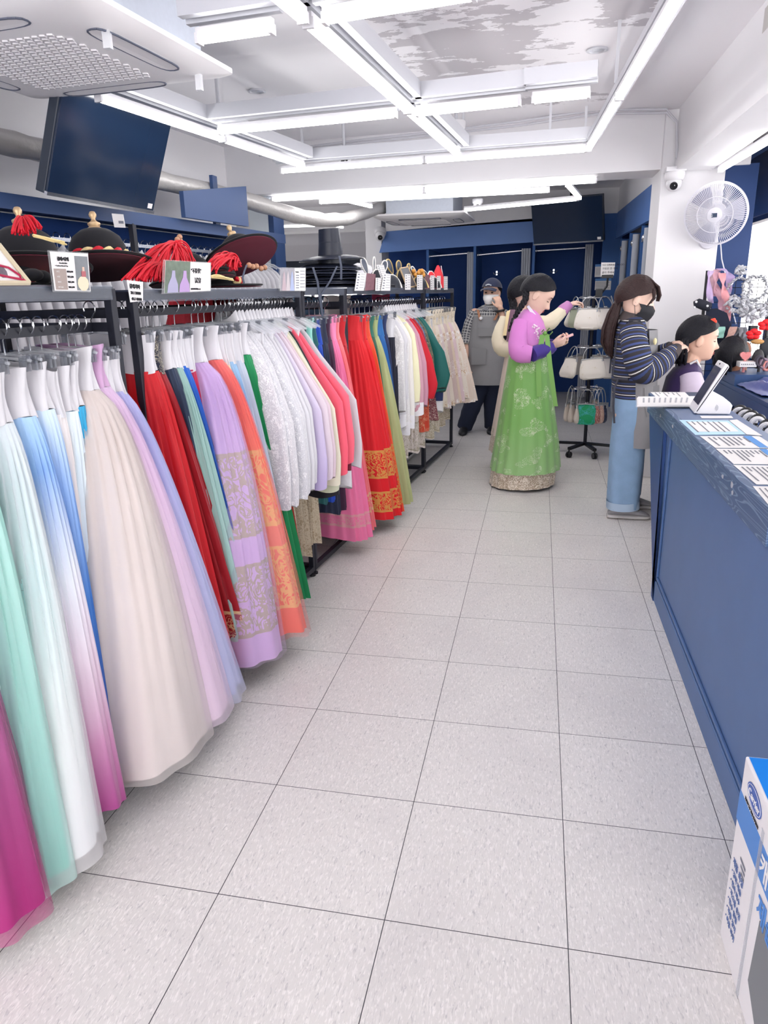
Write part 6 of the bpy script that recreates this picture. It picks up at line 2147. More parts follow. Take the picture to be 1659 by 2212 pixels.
# apron: wraps the front, open at the back
rows = []
for j in range(15):
    q = j / 14
    py = 808 + (957 - 808) * q
    row = []
    for t_ in [k / 12 for k in range(13)]:
        th = rad(-115 + 200 * t_)
        cx = 1382 - 4 * q
        A = a3(cx, py)
        row.append(A + Vector((cos(th) * (0.105 + 0.012 * q), sin(th) * (0.19 + 0.012 * q), (0.03 * (1 - t_) if j == 0 else 0))))
    rows.append(row)
ap = obj('apron', MB().sheet(rows, 0.004), APRON, W3_, angle=80)
rows = []
for j in range(8):
    q = j / 7
    py = 712 + (812 - 712) * q
    rows.append([a3(1390, py) + Vector((cos(rad(t_)) * 0.085, sin(rad(t_)) * (0.1 + 0.07 * q), 0)) for t_ in range(-75, 76, 15)])
obj('apron_bib', MB().sheet(rows, 0.004), APRON, W3_, angle=80)
m2 = MB()
for sg in (-1, 1):
    m2.sheet([[a3(1388, 714, sg * 0.1), a3(1394, 714, sg * 0.1)], [a3(1372, 692, sg * 0.125), a3(1378, 690, sg * 0.125)], [a3(1350, 694, sg * 0.13), a3(1354, 690, sg * 0.13)], [a3(1330, 730, sg * 0.12), a3(1326, 730, sg * 0.12)], [a3(1322, 810, sg * 0.1), a3(1318, 810, sg * 0.1)]], 0.003)
obj('apron_strap', m2, M('dark_strap', '#3a3c48', 0.7), W3_, angle=80)
m2 = MB()
m2.tube([a3(1350, 812, -0.2), a3(1335, 812, -0.18), a3(1322, 815, -0.1)], 0.009, 8)
m2.tube([a3(1330, 813, -0.17), a3(1322, 830, -0.17), a3(1320, 870, -0.17), a3(1322, 905, -0.16)], 0.007, 8)
obj('apron_tie', m2, M('dark_strap', '#3a3c48'), W3_)
m2 = MB().sheet([[a3(1383, 830, -0.195), a3(1418, 827, -0.12)], [a3(1383, 860, -0.2), a3(1417, 858, -0.125)], [a3(1388, 890, -0.2), a3(1412, 890, -0.14)]], 0.004)
obj('apron_pocket', m2, M('grey_apron_pocket', '#838285', 0.8), ap, angle=80)
m2 = MB().ball(a3(1409, 735, -0.12), (0.012, 0.012, 0.022), 12, 8)
obj('hair_clip', m2, M('cream_clip', '#e6d9a8', 0.5), W3_)
for px, py, dy in ((1350, 1104, -0.1), (1376, 1084, 0.16)):
    c_ = a3(px, py, 0)
    c_ = Vector((c_.x, Y3 + dy, 0))
    prof = [(-0.115, 0.03), (-0.12, 0.06), (-0.05, 0.085), (0.03, 0.085), (0.1, 0.055), (0.145, 0.03)]
    rings = []
    for x_, w_, h_ in ((-0.125, 0.025, 0.05), (-0.11, 0.036, 0.075), (-0.05, 0.038, 0.09), (0.02, 0.042, 0.085), (0.08, 0.046, 0.062), (0.125, 0.042, 0.045), (0.148, 0.025, 0.03)):
        rings.append([c_ + Vector((x_, w_ * cos(2 * PI * k / 20), 0.022 + (h_ - 0.022) * 0.5 + (h_ - 0.022) * 0.5 * sin(2 * PI * k / 20))) for k in range(20)])
    sh_ = obj('shoe', MB().loft(rings), M('grey_trainer', '#8d8c90', 0.6, var=0.2, vscale=30), W3_, angle=60)
    rings = []
    for x_, w_ in ((-0.13, 0.026), (-0.11, 0.042), (-0.03, 0.042), (0.06, 0.05), (0.12, 0.047), (0.152, 0.025)):
        rings.append([c_ + Vector((x_, w_ * cos(2 * PI * k / 20), 0.016 + 0.016 * sin(2 * PI * k / 20))) for k in range(20)])
    obj('sole', MB().loft(rings), M('pale_sole', '#c3c0bf', 0.6), sh_, angle=60)

# ------------------------------------------------------------------ seated woman having her hair done
Y4 = 3.72


def a4(px, py, dy=0.0):
    p = at(px, py, 'y', Y4)
    p.y += dy
    return p


W4 = thing('person', 'seated woman in purple vest and lilac sleeves having her hair braided', 'person', (a4(1480, 900).x, Y4, 0))
hd4 = Head(a4(1512, 733), (0.99, -0.05, -0.1), (0.1, 0, 1), 1.13)
mb = MB()
hd4.add(mb)
mb.cap_limb(a4(1505, 752), a4(1490, 785), 0.05, 0.06)
rg, _ = outline(refine([(1452, 1512, 800, 0.12), (1440, 1515, 850, 0.12), (1440, 1515, 930, 0.12), (1440, 1520, 960, 0.15)]), Y4)
mb.loft(rg)
for dy in (-0.1, 0.1):
    hp = a4(1480, 955, dy)
    hp.z = 0.53
    kn = hp + Vector((0.33, 0, 0.0))
    mb.cap_limb(hp, kn, 0.08, 0.06)
    mb.cap_limb(kn, Vector((kn.x, kn.y, 0.06)), 0.055, 0.04)
    mb.cap_limb(Vector((kn.x, kn.y, 0.04)), Vector((kn.x + 0.14, kn.y, 0.035)), 0.038, 0.03)
    mb.cap_limb(a4(1484, 820, dy * 1.3), a4(1492, 880, dy * 1.9), 0.038, 0.035)
    e_ = a4(1492, 880, dy * 1.9)
    wq = e_ + Vector((0.18, -dy * 0.6, -0.05))
    mb.cap_limb(e_, wq, 0.035, 0.024)
    hand(mb, wq, (0.9, -dy * 2, -0.3), (0, 0, -1), 1 if dy > 0 else -1, k=0.95)
remesh(mb, 'body', SKIN, W4, 0.005, 2)
hd4.face(W4)
hd4.hair(W4, HAIRB, front=54, side=84, back=130, vol=1.08)
m2 = MB()
rg_ = random.Random(9)
for i in range(40):
    a_ = rg_.uniform(-1, 1)
    s0 = hd4.p(-0.07 + 0.02 * rg_.random(), a_ * 0.07, 0.02 + rg_.uniform(-0.03, 0.03))
    e_ = a4(1466 + rg_.uniform(-8, 10), 786 + rg_.uniform(-10, 10), a_ * 0.06)
    mid = a4(1478, 752, a_ * 0.09) + Vector((rg_.uniform(-0.03, 0.0), 0, 0))
    m2.tube([s0, s0.lerp(mid, 0.5) + Vector((-0.015, 0, 0.01)), mid, mid.lerp(e_, 0.5), e_], [0.01, 0.014, 0.015, 0.012, 0.003], 6)
obj('loose_hair', m2, HAIRB, W4, angle=80)
m2 = MB()
c_ = a4(1537, 694, -0.05)
for k in range(5):
    a_ = 2 * PI * k / 5
    m2.ball(c_ + Vector((0.012 * cos(a_), 0, 0.012 * sin(a_))), (0.011, 0.005, 0.011), 8, 6)
m2.ball(c_, 0.006, 8, 6)
obj('flower_clip', m2, M('orange_flower', '#e0452c', 0.5), W4)
VEST = fabric('purple_vest', '#3a2a58', motif=0.35, motif_col='#5b4479', mscale=1.2)
rows = refine([(1474, 1508, 782, 0.06), (1455, 1514, 796, 0.13), (1440, 1518, 815, 0.17), (1430, 1522, 850, 0.18), (1428, 1524, 900, 0.18), (1432, 1520, 950, 0.18)], 4)
rg, uv = outline(rows, Y4, 44)
obj('vest', MB().loft(rg, uvs=vfrac(rg, uv, 44)), VEST, W4, angle=80)
LILS = M('lilac_sleeve', '#c9bcd0', 0.6, bump=0.2, bscale=18)
for dy in (-1, 1):
    E_ = a4(1494, 885, dy * 0.2)
    obj('sleeve', sleeve_tube([a4(1484, 806, dy * 0.13), a4(1486, 845, dy * 0.19), E_, E_ + Vector((0.2, -dy * 0.05, -0.05))], [0.068, 0.085, 0.085, 0.06]), LILS, W4, angle=80)
m2 = MB().tube([a4(1486, 784, -0.07), a4(1500, 776, -0.075), a4(1508, 790, -0.05), a4(1512, 810, -0.02)], 0.008, 8)
obj('white_neckline', m2, PLASTIC, W4)
hp = a4(1480, 955)
rings = []
for j in range(12):
    q = j / 11
    z = 0.62 - 0.55 * q
    rings.append([Vector((hp.x + 0.13 * q ** 0.4 + (0.2 + 0.08 * q ** 0.5) * cos(2 * PI * k / 40), Y4 + (0.2 + 0.1 * q) * sin(2 * PI * k / 40) * (1 + 0.04 * sin(k * 3)), z)) for k in range(40)])
obj('skirt', MB().loft(rings, cap=True), fabric('plum_skirt', '#3b2b52'), W4, angle=80)
# stool
t = thing('stool', 'dark stool under the seated woman, half hidden by the counter end', 'stool', (hp.x, Y4, 0))
obj('seat', MB().lathe([(0.17, 0.40), (0.18, 0.42), (0.17, 0.445), (0.0, 0.45)], (hp.x, Y4, 0), 28), BLACK, t, angle=60)
for k in range(4):
    a_ = PI / 4 + k * PI / 2
    obj('leg', MB().tube([(hp.x + 0.12 * cos(a_), Y4 + 0.12 * sin(a_), 0.40), (hp.x + 0.2 * cos(a_), Y4 + 0.2 * sin(a_), 0.0)], 0.014, 8), BLACK, t)

# ------------------------------------------------------------------ man in the cap
Y5 = 6.62


def a5(px, py, dy=0.0):
    p = at(px, py, 'y', Y5)
    p.y += dy
    return p


W5 = thing('person', 'man in navy cap and white mask raising a hand to his face', 'person', (a5(1040, 930).x, Y5, 0))
hd5 = Head(a5(1062, 632), (-0.25, -0.96, -0.02), (0, -0.05, 1), 1.1)
mb = MB()
hd5.add(mb)
mb.cap_limb(a5(1064, 650), a5(1056, 668), 0.055, 0.065)
rg, _ = outline(refine([(1026, 1086, 672, 0.1), (1026, 1084, 720, 0.12), (1028, 1080, 790, 0.11), (1024, 1084, 830, 0.12)]), Y5)
mb.loft(rg)
ft = [(1042, 836, 0.0, 1003, 936, 0.0), (1066, 836, 0.05, 1062, 928, 0.08)]
for x0, y0, d0, x1, y1, d1 in ft:
    A, B = a5(x0, y0, d0), a5(x1, y1, d1)
    B.z = 0.08
    K_ = A.lerp(B, 0.5) + Vector((0, -0.04, 0))
    mb.cap_limb(A, K_, 0.085, 0.058)
    mb.cap_limb(K_, B, 0.055, 0.04)
S_, E_, Wr = a5(1084, 676), a5(1094, 712, -0.12), a5(1083, 664, -0.2)
mb.cap_limb(S_, E_, 0.05, 0.042)
mb.cap_limb(E_, Wr, 0.04, 0.028)
hand(mb, Wr, (-0.3, 0.1, 0.9), (-0.4, 0.9, 0.0), 1, curl=(35, 45, 35), k=1.05)
S2, E2, Wr2 = a5(1026, 676), a5(1012, 722, -0.02), a5(1008, 775, -0.12)
mb.cap_limb(S2, E2, 0.05, 0.042)
mb.cap_limb(E2, Wr2, 0.04, 0.028)
hand(mb, Wr2, (0.1, -0.3, -0.9), (0.9, 0, 0), -1, k=1.05)
remesh(mb, 'body', SKIN, W5, 0.0055, 2)
hd5.face(W5, looking_down=False, lips=False)
hd5.hair(W5, HAIRB, front=40, side=88, back=112, vol=1.0)
CAPN = M('navy_cap', '#232b48', 0.8, sheen=0.2)
rows = []
for i in range(33):
    az = 2 * PI * i / 32
    lim = 78 + 8 * cos(az + PI)
    rows.append([hd5.p(-0.01 + 0.118 * sin(rad(lim) * j / 9) * cos(az), 0.094 * sin(rad(lim) * j / 9) * sin(az), 0.02 + 0.112 * cos(rad(lim) * j / 9)) for j in range(10)])
cp = obj('cap', MB().sheet(rows, 0.008, uv=False), CAPN, W5, angle=80)
rows = []
for j in range(6):
    q = j / 5
    rows.append([hd5.p(0.085 + 0.085 * q * cos(rad(t_) * 0.9), 0.082 * sin(rad(t_)) * (1 - 0.1 * q), 0.05 - 0.018 * q - 0.022 * (sin(rad(t_)) ** 2)) for t_ in range(-80, 81, 16)])
obj('cap_peak', MB().sheet(rows, 0.005, uv=False), CAPN, cp, angle=80)
m2 = MB()
for t_ in range(-2, 3):
    m2.ball(hd5.p(0.108 - abs(t_) * 0.003, t_ * 0.012, 0.068 + 0.008 * cos(t_ * 0.7)), (0.007, 0.009, 0.008), 8, 6)
obj('cap_emblem', m2, M('emblem_white', '#cfd3da', 0.5), cp)
rows = []
for j, z in enumerate((-0.015, -0.04, -0.062, -0.085, -0.108)):
    xf = (0.096, 0.116, 0.115, 0.106, 0.092)[j]
    rows.append([hd5.p(xf - 0.085 * (abs(t_) ** 2.2), t_ * (0.076 - 0.003 * j), z + 0.012 * abs(t_) * (1 if j > 2 else -0.3)) for t_ in [q / 8 - 1 for q in range(17)]])
obj('face_mask', MB().sheet(rows, 0.003), M('white_mask', '#eceaea', 0.7), W5, angle=80)


def plaid():
    m, nt, b, out = new_mat('grey_plaid_shirt')
    uv = N(nt, 'ShaderNodeUVMap')
    sep = N(nt, 'ShaderNodeSeparateXYZ')
    nt.links.new(uv.outputs[0], sep.inputs[0])
    acc = None
    for k in (0, 1):
        f_ = math_n(nt, 'FRACT', math_n(nt, 'DIVIDE', sep.outputs[k], 0.032))
        g_ = math_n(nt, 'LESS_THAN', math_n(nt, 'ABSOLUTE', math_n(nt, 'SUBTRACT', f_, 0.5)), 0.13)
        acc = g_ if acc is None else math_n(nt, 'MAXIMUM', acc, g_)
    nt.links.new(mixc(nt, acc, '#55565e', '#b3b2b0'), b.inputs['Base Color'])
    b.inputs['Roughness'].default_value = 0.85
    return m


PLAID = plaid()
rows = refine([(1046, 1072, 658, 0.07), (1034, 1080, 664, 0.12), (1022, 1090, 674, 0.15), (1018, 1092, 700, 0.165), (1020, 1090, 760, 0.165), (1022, 1088, 800, 0.165)], 4)
rg, uv = outline(rows, Y5, 44)
obj('shirt', MB().loft(rg, uvs=uv), PLAID, W5, angle=80)
obj('sleeve', sleeve_tube([a5(1028, 674), a5(1016, 700), a5(1010, 728, -0.02), a5(1008, 745, -0.06)], [0.075, 0.085, 0.085, 0.07]), PLAID, W5, angle=80)
obj('sleeve', sleeve_tube([a5(1084, 676), a5(1092, 695, -0.06), a5(1095, 714, -0.12), a5(1091, 696, -0.16)], [0.075, 0.082, 0.075, 0.055]), PLAID, W5, angle=80)
m2 = MB().prism([a5(1050, 657, -0.11), a5(1060, 672, -0.15), a5(1044, 668, -0.14)], (0, -0.006, 0)).prism([a5(1074, 657, -0.11), a5(1062, 672, -0.15), a5(1078, 668, -0.14)], (0, -0.006, 0))
obj('shirt_collar', m2, M('plaid_collar', '#77787e', 0.8), W5, smooth=False)
rows = []
for j in range(14):
    q = j / 13
    py = 682 + (828 - 682) * q
    hw = 0.15 + 0.06 * min(1, q * 2.5)
    A = a5(1054, py)
    rows.append([A + Vector((hw * sin(rad(t_)), -(0.175 + 0.02 * q) * cos(rad(t_) * 0.8), 0)) for t_ in range(-90, 91, 15)])
ap = obj('apron', MB().sheet(rows, 0.004), APRON, W5, angle=80)
m2 = MB()
for a_, b_ in ((1038, 1032), (1068, 1080)):
    m2.sheet([[a5(a_, 690, -0.2), a5(a_ + 5, 690, -0.2)], [a5(b_, 668, -0.15), a5(b_ + 5, 668, -0.15)]], 0.004)
obj('leather_strap', m2, M('tan_leather', '#9a6a4c', 0.6), W5, smooth=False)
obj('apron_button', MB().ball(a5(1042, 686, -0.2), (0.018, 0.008, 0.018), 12, 8), PLASTIC, W5)
for quad in (((1036, 706), (1070, 706), (1070, 724), (1036, 724)), ((1022, 748), (1054, 750), (1052, 784), (1022, 784))):
    P = [a5(x, y, -0.2) for x, y in quad]
    obj('apron_pocket', MB().prism(P, (0, -0.004, 0)), M('grey_apron_pocket', '#838285'), ap, smooth=False)
NAVYP = M('navy_trousers', '#1a2238', 0.85)
for x0, y0, d0, x1, y1, d1 in ft:
    A, B = a5(x0, y0 - 20, d0), a5(x1, y1, d1)
    B.z = 0.05
    K_ = A.lerp(B, 0.5) + Vector((0, -0.04, 0))
    obj('trouser_leg', sleeve_tube([A, K_, B], [0.12, 0.1, 0.085], flat=1.0), NAVYP, W5, angle=80)
    c_ = Vector((B.x, B.y - 0.06, 0.0))
    rings = []
    for y_, w_, h_ in ((0.12, 0.03, 0.05), (0.08, 0.042, 0.08), (0.0, 0.045, 0.085), (-0.09, 0.05, 0.06), (-0.15, 0.045, 0.045), (-0.175, 0.025, 0.03)):
        rings.append([c_ + Vector((w_ * cos(2 * PI * k / 20), y_, h_ / 2 + h_ / 2 * sin(2 * PI * k / 20))) for k in range(20)])
    obj('shoe', MB().loft(rings), M('black_shoe', '#1b1c22', 0.5), W5, angle=60)
wc_ = Wr + Vector((0, 0, -0.03))
obj('wristwatch', MB().tube([wc_ + Vector((0.038 * cos(2 * PI * k / 18), 0.034 * sin(2 * PI * k / 18), 0.008 * cos(2 * PI * k / 18))) for k in range(19)], 0.012, 8), BLACK, W5)
# ================================================================== COUNTER, FAN, BAG STAND, VANITY, BOX
def grain(name, base, light, sx=(1.6, 5, 26)):
    if name in _M:
        return _M[name]
    m, nt, b, out = new_mat(name)
    geo = N(nt, 'ShaderNodeNewGeometry')
    mp = N(nt, 'ShaderNodeMapping')
    mp.inputs['Scale'].default_value = (10, sx[0], sx[2])
    nt.links.new(geo.outputs['Position'], mp.inputs[0])
    n1 = N(nt, 'ShaderNodeTexNoise', i_Scale=1.0, i_Detail=1.0, i_Distortion=0.4)
    nt.links.new(mp.outputs[0], n1.inputs['Vector'])
    w_ = math_n(nt, 'SINE', math_n(nt, 'MULTIPLY', n1.outputs[0], 75.0))
    r = N(nt, 'ShaderNodeMapRange')
    r.inputs[1].default_value = 0.5
    r.inputs[2].default_value = 1.0
    nt.links.new(w_, r.inputs[0])
    nt.links.new(mixc(nt, math_n(nt, 'MULTIPLY', r.outputs[0], 0.95), base, light), b.inputs['Base Color'])
    b.inputs['Roughness'].default_value = 0.45
    _M[name] = m
    return m


BAND = grain('blue_wood_grain', '#3f5a80', '#6f88a6')
PANEL = M('counter_blue', '#4b6a9a', 0.45, var=0.12, vscale=5.0)
CT = thing('service_counter', 'navy blue service counter with wood grain edge right of the aisle', 'counter', (1.5, 1.3, 0))
obj('front_panel', MB().box((1.4055, 0.16, 0.0), (1.43, 2.30, 0.862)), PANEL, CT, smooth=False)
obj('side_panel', MB().box((1.43, 0.16, 0.0), (1.72, 0.185, 0.862)), PANEL, CT, smooth=False)
obj('plinth', MB().box((1.392, 0.16, 0.0), (1.405, 2.16, 0.105)), PANEL, CT, smooth=False, bevel=0.004)
m2 = MB().box((1.395, 0.16, 0.115), (1.405, 2.16, 0.128)).box((1.395, 2.148, 0.128), (1.405, 2.16, 0.862))
obj('panel_moulding', m2, PANEL, CT, smooth=False, bevel=0.002)
obj('end_panel', MB().prism([(1.388, 2.15, 0), (1.388, 2.215, 0), (1.388, 2.30, 0.858), (1.388, 2.80, 0.858)], (0.017, 0, 0)), M('counter_dark_blue', '#1d4584', 0.45, var=0.06), CT, smooth=False)
obj('edge_band', MB().box((1.376, 0.545, 0.855), (1.402, 2.80, 0.958)), BAND, CT, smooth=False, bevel=0.003)
obj('worktop', MB().box((1.385, 0.555, 0.93), (1.665, 2.795, 0.957)), M('worktop_slate', '#66799c', 0.4, var=0.1, vscale=6), CT, smooth=False)
obj('end_block', MB().box((1.403, 0.53, 0.86), (1.665, 0.553, 0.956)), M('counter_dark_blue', '#173a74'), CT, smooth=False)
obj('inner_panel', MB().box((1.64, 0.16, 0.0), (1.665, 2.795, 0.93)), NAVY_D, CT, smooth=False)
# worn spots on the band
m2 = MB()
rg_ = random.Random(4)
for y, z, s_ in ((2.35, 0.905, 0.02), (2.0, 0.915, 0.016), (1.05, 0.92, 0.014), (0.93, 0.925, 0.02), (0.91, 0.905, 0.014)):
    m2.prism([(1.3762, y + s_ * cos(a_ * PI / 4) * (0.5 + 0.7 * rg_.random()), z + s_ * 0.6 * sin(a_ * PI / 4) * (0.5 + 0.7 * rg_.random())) for a_ in range(8)], (-0.0006, 0, 0))
obj('worn_spot', m2, M('worn_paint', '#a9adb8', 0.7), CT, smooth=False)


# papers on the worktop
def paper(label, quad, z, mat, lines=0, header=None, frame_=None, cat='paper sheet', name='paper_sheet', cols=1):
    P = [at(px, py, 'z', z) for px, py in quad]
    t = thing(name, label, cat, (P[0] + P[2]) / 2, 'papers on the counter')
    obj('sheet', MB().prism(P, (0, 0, -0.001)), mat, t, smooth=False)

    def pt(u, v, dz=0.0006):
        q = P[0].lerp(P[1], u).lerp(P[3].lerp(P[2], u), v)
        return Vector((q.x, q.y, z + dz))

    def rc(mb, u0, v0, u1, v1, dz=0.0006):
        mb.prism([pt(u0, v0, dz), pt(u1, v0, dz), pt(u1, v1, dz), pt(u0, v1, dz)], (0, 0, -0.0004))
    if frame_:
        m2 = MB()
        rc(m2, 0.1, 0.14, 0.93, 0.82)
        obj('inner_sheet', m2, PAPER, t, smooth=False)
    if lines:
        m2 = MB()
        r_ = random.Random(lines + int(P[0].x * 100))
        for k in range(lines):
            u = 0.1 + 0.75 * k / lines
            v1 = r_.choice((0.35, 0.55, 0.8, 0.85))
            rc(m2, u, 0.12, u + 0.028, v1, 0.001)
        obj('print_lines', m2, GREYINK, t, smooth=False)
    if header:
        m2 = MB()
        rc(m2, header[0], 0.02, header[1], 0.98, 0.0012)
        obj('blue_band', m2, M('paper_blue', '#4f90d6', 0.6), t, smooth=False)
    return t, pt


LB = M('paper_pale_blue', '#b9dcf3', 0.6)
paper('pale blue bordered form lying on the counter before the payment terminal', ((1467, 907), (1573, 908), (1611, 938), (1502, 939)), 0.9592, LB, 7, None, True)
paper('plain white sheet lying right of the blue bordered form', ((1575, 908), (1592, 906), (1647, 941), (1613, 938)), 0.9592, PAPER)
paper('white notice with blue band, farthest of the laminated counter notices', ((1512, 942), (1640, 942), (1680, 968), (1545, 967)), 0.9592, PAPER, 9, (0.72, 0.86))
paper('white notice with blue band, second of the laminated counter notices', ((1546, 969), (1660, 970), (1705, 1003), (1585, 1002)), 0.9592, PAPER, 9, (0.82, 0.95))
paper('white notice, third of the laminated counter notices', ((1584, 1004), (1700, 1006), (1752, 1047), (1634, 1046)), 0.9592, PAPER, 8)
paper('white notice nearest the viewer on the counter corner', ((1626, 1050), (1720, 1052), (1770, 1095), (1660, 1090)), 0.9592, PAPER, 6)
paper('white form under the far side of the clipboard at the counter end', ((1405, 847), (1479, 847), (1491, 858), (1418, 858)), 0.9592, PAPER, 6)
paper('dark navy card at the far counter end beside the white form', ((1481, 847), (1512, 847), (1510, 856), (1490, 857)), 0.9592, M('navy_card', '#3c4a66', 0.5), 0)
paper('small white slip under the payment terminal', ((1512, 898), (1580, 898), (1584, 903), (1516, 903)), 0.9592, PAPER, 0)
P = [at(px, py, 'z', 0.972) for px, py in ((1373, 858), (1505, 857), (1500, 876), (1373, 876))]
t = thing('clipboard', 'white clipboard with a stack of forms overhanging the far end of the counter', 'clipboard', (P[0] + P[2]) / 2)
obj('board', MB().prism([Vector((p.x, p.y, 0.962)) for p in P], (0, 0, 0.004)), CLEAR, t, smooth=False)
for k in range(3):
    obj('form', MB().prism([Vector((p.x + 0.006 + 0.003 * k, p.y, 0.967 + 0.003 * k)) for p in P], (0, 0, 0.0025)), PAPER, t, smooth=False)
m2 = MB()
for k in range(9):
    u = 0.12 + 0.09 * k
    a_, b_ = P[0].lerp(P[1], u), P[3].lerp(P[2], u)
    m2.prism([Vector((*a_.lerp(b_, 0.2).xy, 0.9765)), Vector((*a_.lerp(b_, 0.2).xy, 0.9765)) + Vector((0.008, 0, 0)), Vector((*a_.lerp(b_, 0.75).xy, 0.9765)) + Vector((0.008, 0, 0)), Vector((*a_.lerp(b_, 0.75).xy, 0.9765))], (0, 0, -0.0004))
obj('print_lines', m2, M('pale_ink', '#a5a6ae'), t, smooth=False)

# payment terminal
yT = 2.08


def aT(px, py):
    return at(px, py, 'y', yT)


t = thing('payment_terminal', 'white tilted payment terminal standing on the counter', 'terminal', aT(1540, 895))
dep = Vector((0.012, 0.2, 0))
wedge = [aT(1504, 894), aT(1577, 895), aT(1583, 877), aT(1578, 870), aT(1536, 847), aT(1520, 860)]
for p in wedge[:2]:
    p.z = 0.959
obj('stand', MB().prism(wedge, dep), PLASTIC, t, smooth=False, bevel=0.006)
slab = [aT(1499, 893), aT(1507, 893), aT(1576, 793), aT(1573, 788), aT(1567, 786)]
obj('tablet', MB().prism(slab, dep), PLASTIC, t, smooth=False, bevel=0.004)
A, B = aT(1499, 893), aT(1567, 786)
nrm = (B - A).cross(dep).normalized()
if nrm.x > 0:
    nrm = -nrm


def sc(u, v):
    return A.lerp(B, u) + dep * v + nrm * 0.0012


obj('screen', MB().prism([sc(0.16, 0.08), sc(0.9, 0.08), sc(0.9, 0.92), sc(0.16, 0.92)], nrm * 0.001), M('terminal_screen', '#2a2d40', 0.15), t, smooth=False)
obj('camera_dot', MB().ball(sc(0.955, 0.5), 0.004, 8, 6), BLACK, t)
c_ = aT(1543, 881) - Vector((0, 0.0015, 0))
m2 = MB()
for r_ in (0.006, 0.011, 0.016):
    m2.tube([c_ + Vector((r_ * cos(rad(a_)), 0, r_ * sin(rad(a_)))) for a_ in range(-60, 61, 15)], 0.0009, 5)
obj('contactless_mark', m2, M('pale_ink', '#a5a6ae'), t)
m2 = MB().tube([aT(1505, 889) + Vector((0, -0.001, 0)), aT(1573, 792) + Vector((0, -0.001, 0))], 0.0018, 5)
obj('seam', m2, BLACK, t)

# ---- wall fan
fy = 4.5
c = at(1546, 462, 'y', fy)
ndir = Vector((-0.30, -0.93, -0.20)).normalized()
t = thing('wall_fan', 'round white wall fan on the right column', 'fan', c)
X = ndir.cross(Vector((0, 0, 1))).normalized()
Yv = X.cross(ndir)
R = 0.208
FW = M('fan_white', '#d4d3dc', 0.4)
m2 = MB()
for k in range(96):
    a_ = 2 * PI * k / 96
    rd = X * cos(a_) + Yv * sin(a_)
    m2.tube([c + rd * 0.05 + ndir * 0.062, c + rd * 0.12 + ndir * 0.055, c + rd * 0.18 + ndir * 0.035, c + rd * R + ndir * 0.005], 0.0016, 4)
for r_, h_ in ((0.118, 0.055),):
    m2.tube([c + (X * cos(2 * PI * k / 60) + Yv * sin(2 * PI * k / 60)) * r_ + ndir * h_ for k in range(61)], 0.0028, 5)
obj('front_guard', m2, FW, t)
m2 = MB().lathe([(R - 0.008, 0.012), (R + 0.004, 0.01), (R + 0.006, -0.012), (R - 0.002, -0.016), (R - 0.01, 0.0)], c, 60, (X, Yv, ndir))
m3 = MB().loft([[c + (X * cos(2 * PI * k / 72) + Yv * sin(2 * PI * k / 72)) * r_ + ndir * h_ for k in range(72)] for r_, h_ in ((R - 0.008, 0.012), (R + 0.005, 0.01), (R + 0.006, -0.012), (R - 0.006, -0.014), (R - 0.008, 0.012))], cap=False)
obj('guard_rim', m3, FW, t)
m2 = MB()
for k in range(96):
    a_ = 2 * PI * k / 96
    rd = X * cos(a_) + Yv * sin(a_)
    m2.tube([c + rd * (R + 0.002) - ndir * 0.01, c + rd * (R - 0.01) - ndir * 0.06, c + rd * 0.08 - ndir * 0.085], 0.0016, 4)
obj('rear_guard', m2, FW, t)
obj('hub_cap', MB().lathe([(0.05, 0.058), (0.05, 0.066), (0.03, 0.07), (0.001, 0.071)], c, 28, (X, Yv, ndir)), FW, t, angle=60)
q = c + ndir * 0.0725
obj('emblem', MB().obox(q, (X, Yv, ndir), (0.018, 0.014, 0.0012)), M('emblem_navy', '#2d3d58', 0.4), t, smooth=False)
text('G', 0.024, q + ndir * 0.0012 - Yv * 0.008 - X * -0.009, -X if X.x < 0 else X, Yv, PLASTIC, t, align='RIGHT')
for k in range(3):
    a0 = 0.9 + k * 2 * PI / 3
    rows = []
    for j in range(7):
        r_ = 0.035 + 0.155 * j / 6
        wd = 0.35 + 0.55 * sin(PI * min(1, j / 5) * 0.62)
        rows.append([c + (X * cos(a0 + wd * (i / 6 - 0.5)) + Yv * sin(a0 + wd * (i / 6 - 0.5))) * r_ + ndir * (0.012 + 0.03 * (i / 6 - 0.5)) for i in range(7)])
    obj('blade', MB().sheet(rows, 0.002), M('fan_blade', '#a9aabd', 0.3), t, angle=80)
obj('motor', MB().lathe([(0.06, -0.03), (0.065, -0.08), (0.055, -0.13), (0.02, -0.15)], c, 24, (X, Yv, ndir)), FW, t, angle=60)
bx = at(1527, 520, 'y', 4.66)
obj('control_box', MB().lathe([(0.055, -0.03), (0.06, 0), (0.055, 0.03), (0.04, 0.035), (0.0, 0.036)], bx, 28, (Vector((1, 0, 0)), Vector((0, 0, 1)), Vector((0, -1, 0)))), FW, t, angle=60)
m2 = MB()
for k in range(5):
    m2.ball(bx + Vector((-0.028 + 0.014 * k, -0.036, 0.012)), 0.0045, 8, 6)
obj('button', m2, M('button_dark', '#40455a', 0.5), t)
m2 = MB().tube([c - ndir * 0.13, Vector((c.x + 0.02, 4.68, c.z - 0.06)), Vector((c.x + 0.02, 4.757, c.z - 0.08))], 0.022, 10)
m2.tube([Vector((c.x + 0.02, 4.7, c.z - 0.08)), bx + Vector((0, 0.02, 0.02))], 0.018, 10)
m2.box((c.x - 0.03, 4.745, c.z - 0.2), (c.x + 0.07, 4.76, c.z - 0.02))
obj('wall_arm', m2, FW, t)
m2 = MB().tube([at(1556, 520, 'y', 4.72), at(1559, 560, 'y', 4.76), at(1567, 592, 'y', 4.79), at(1574, 640, 'y', 4.79), at(1590, 700, 'y', 4.79)], 0.005, 6)
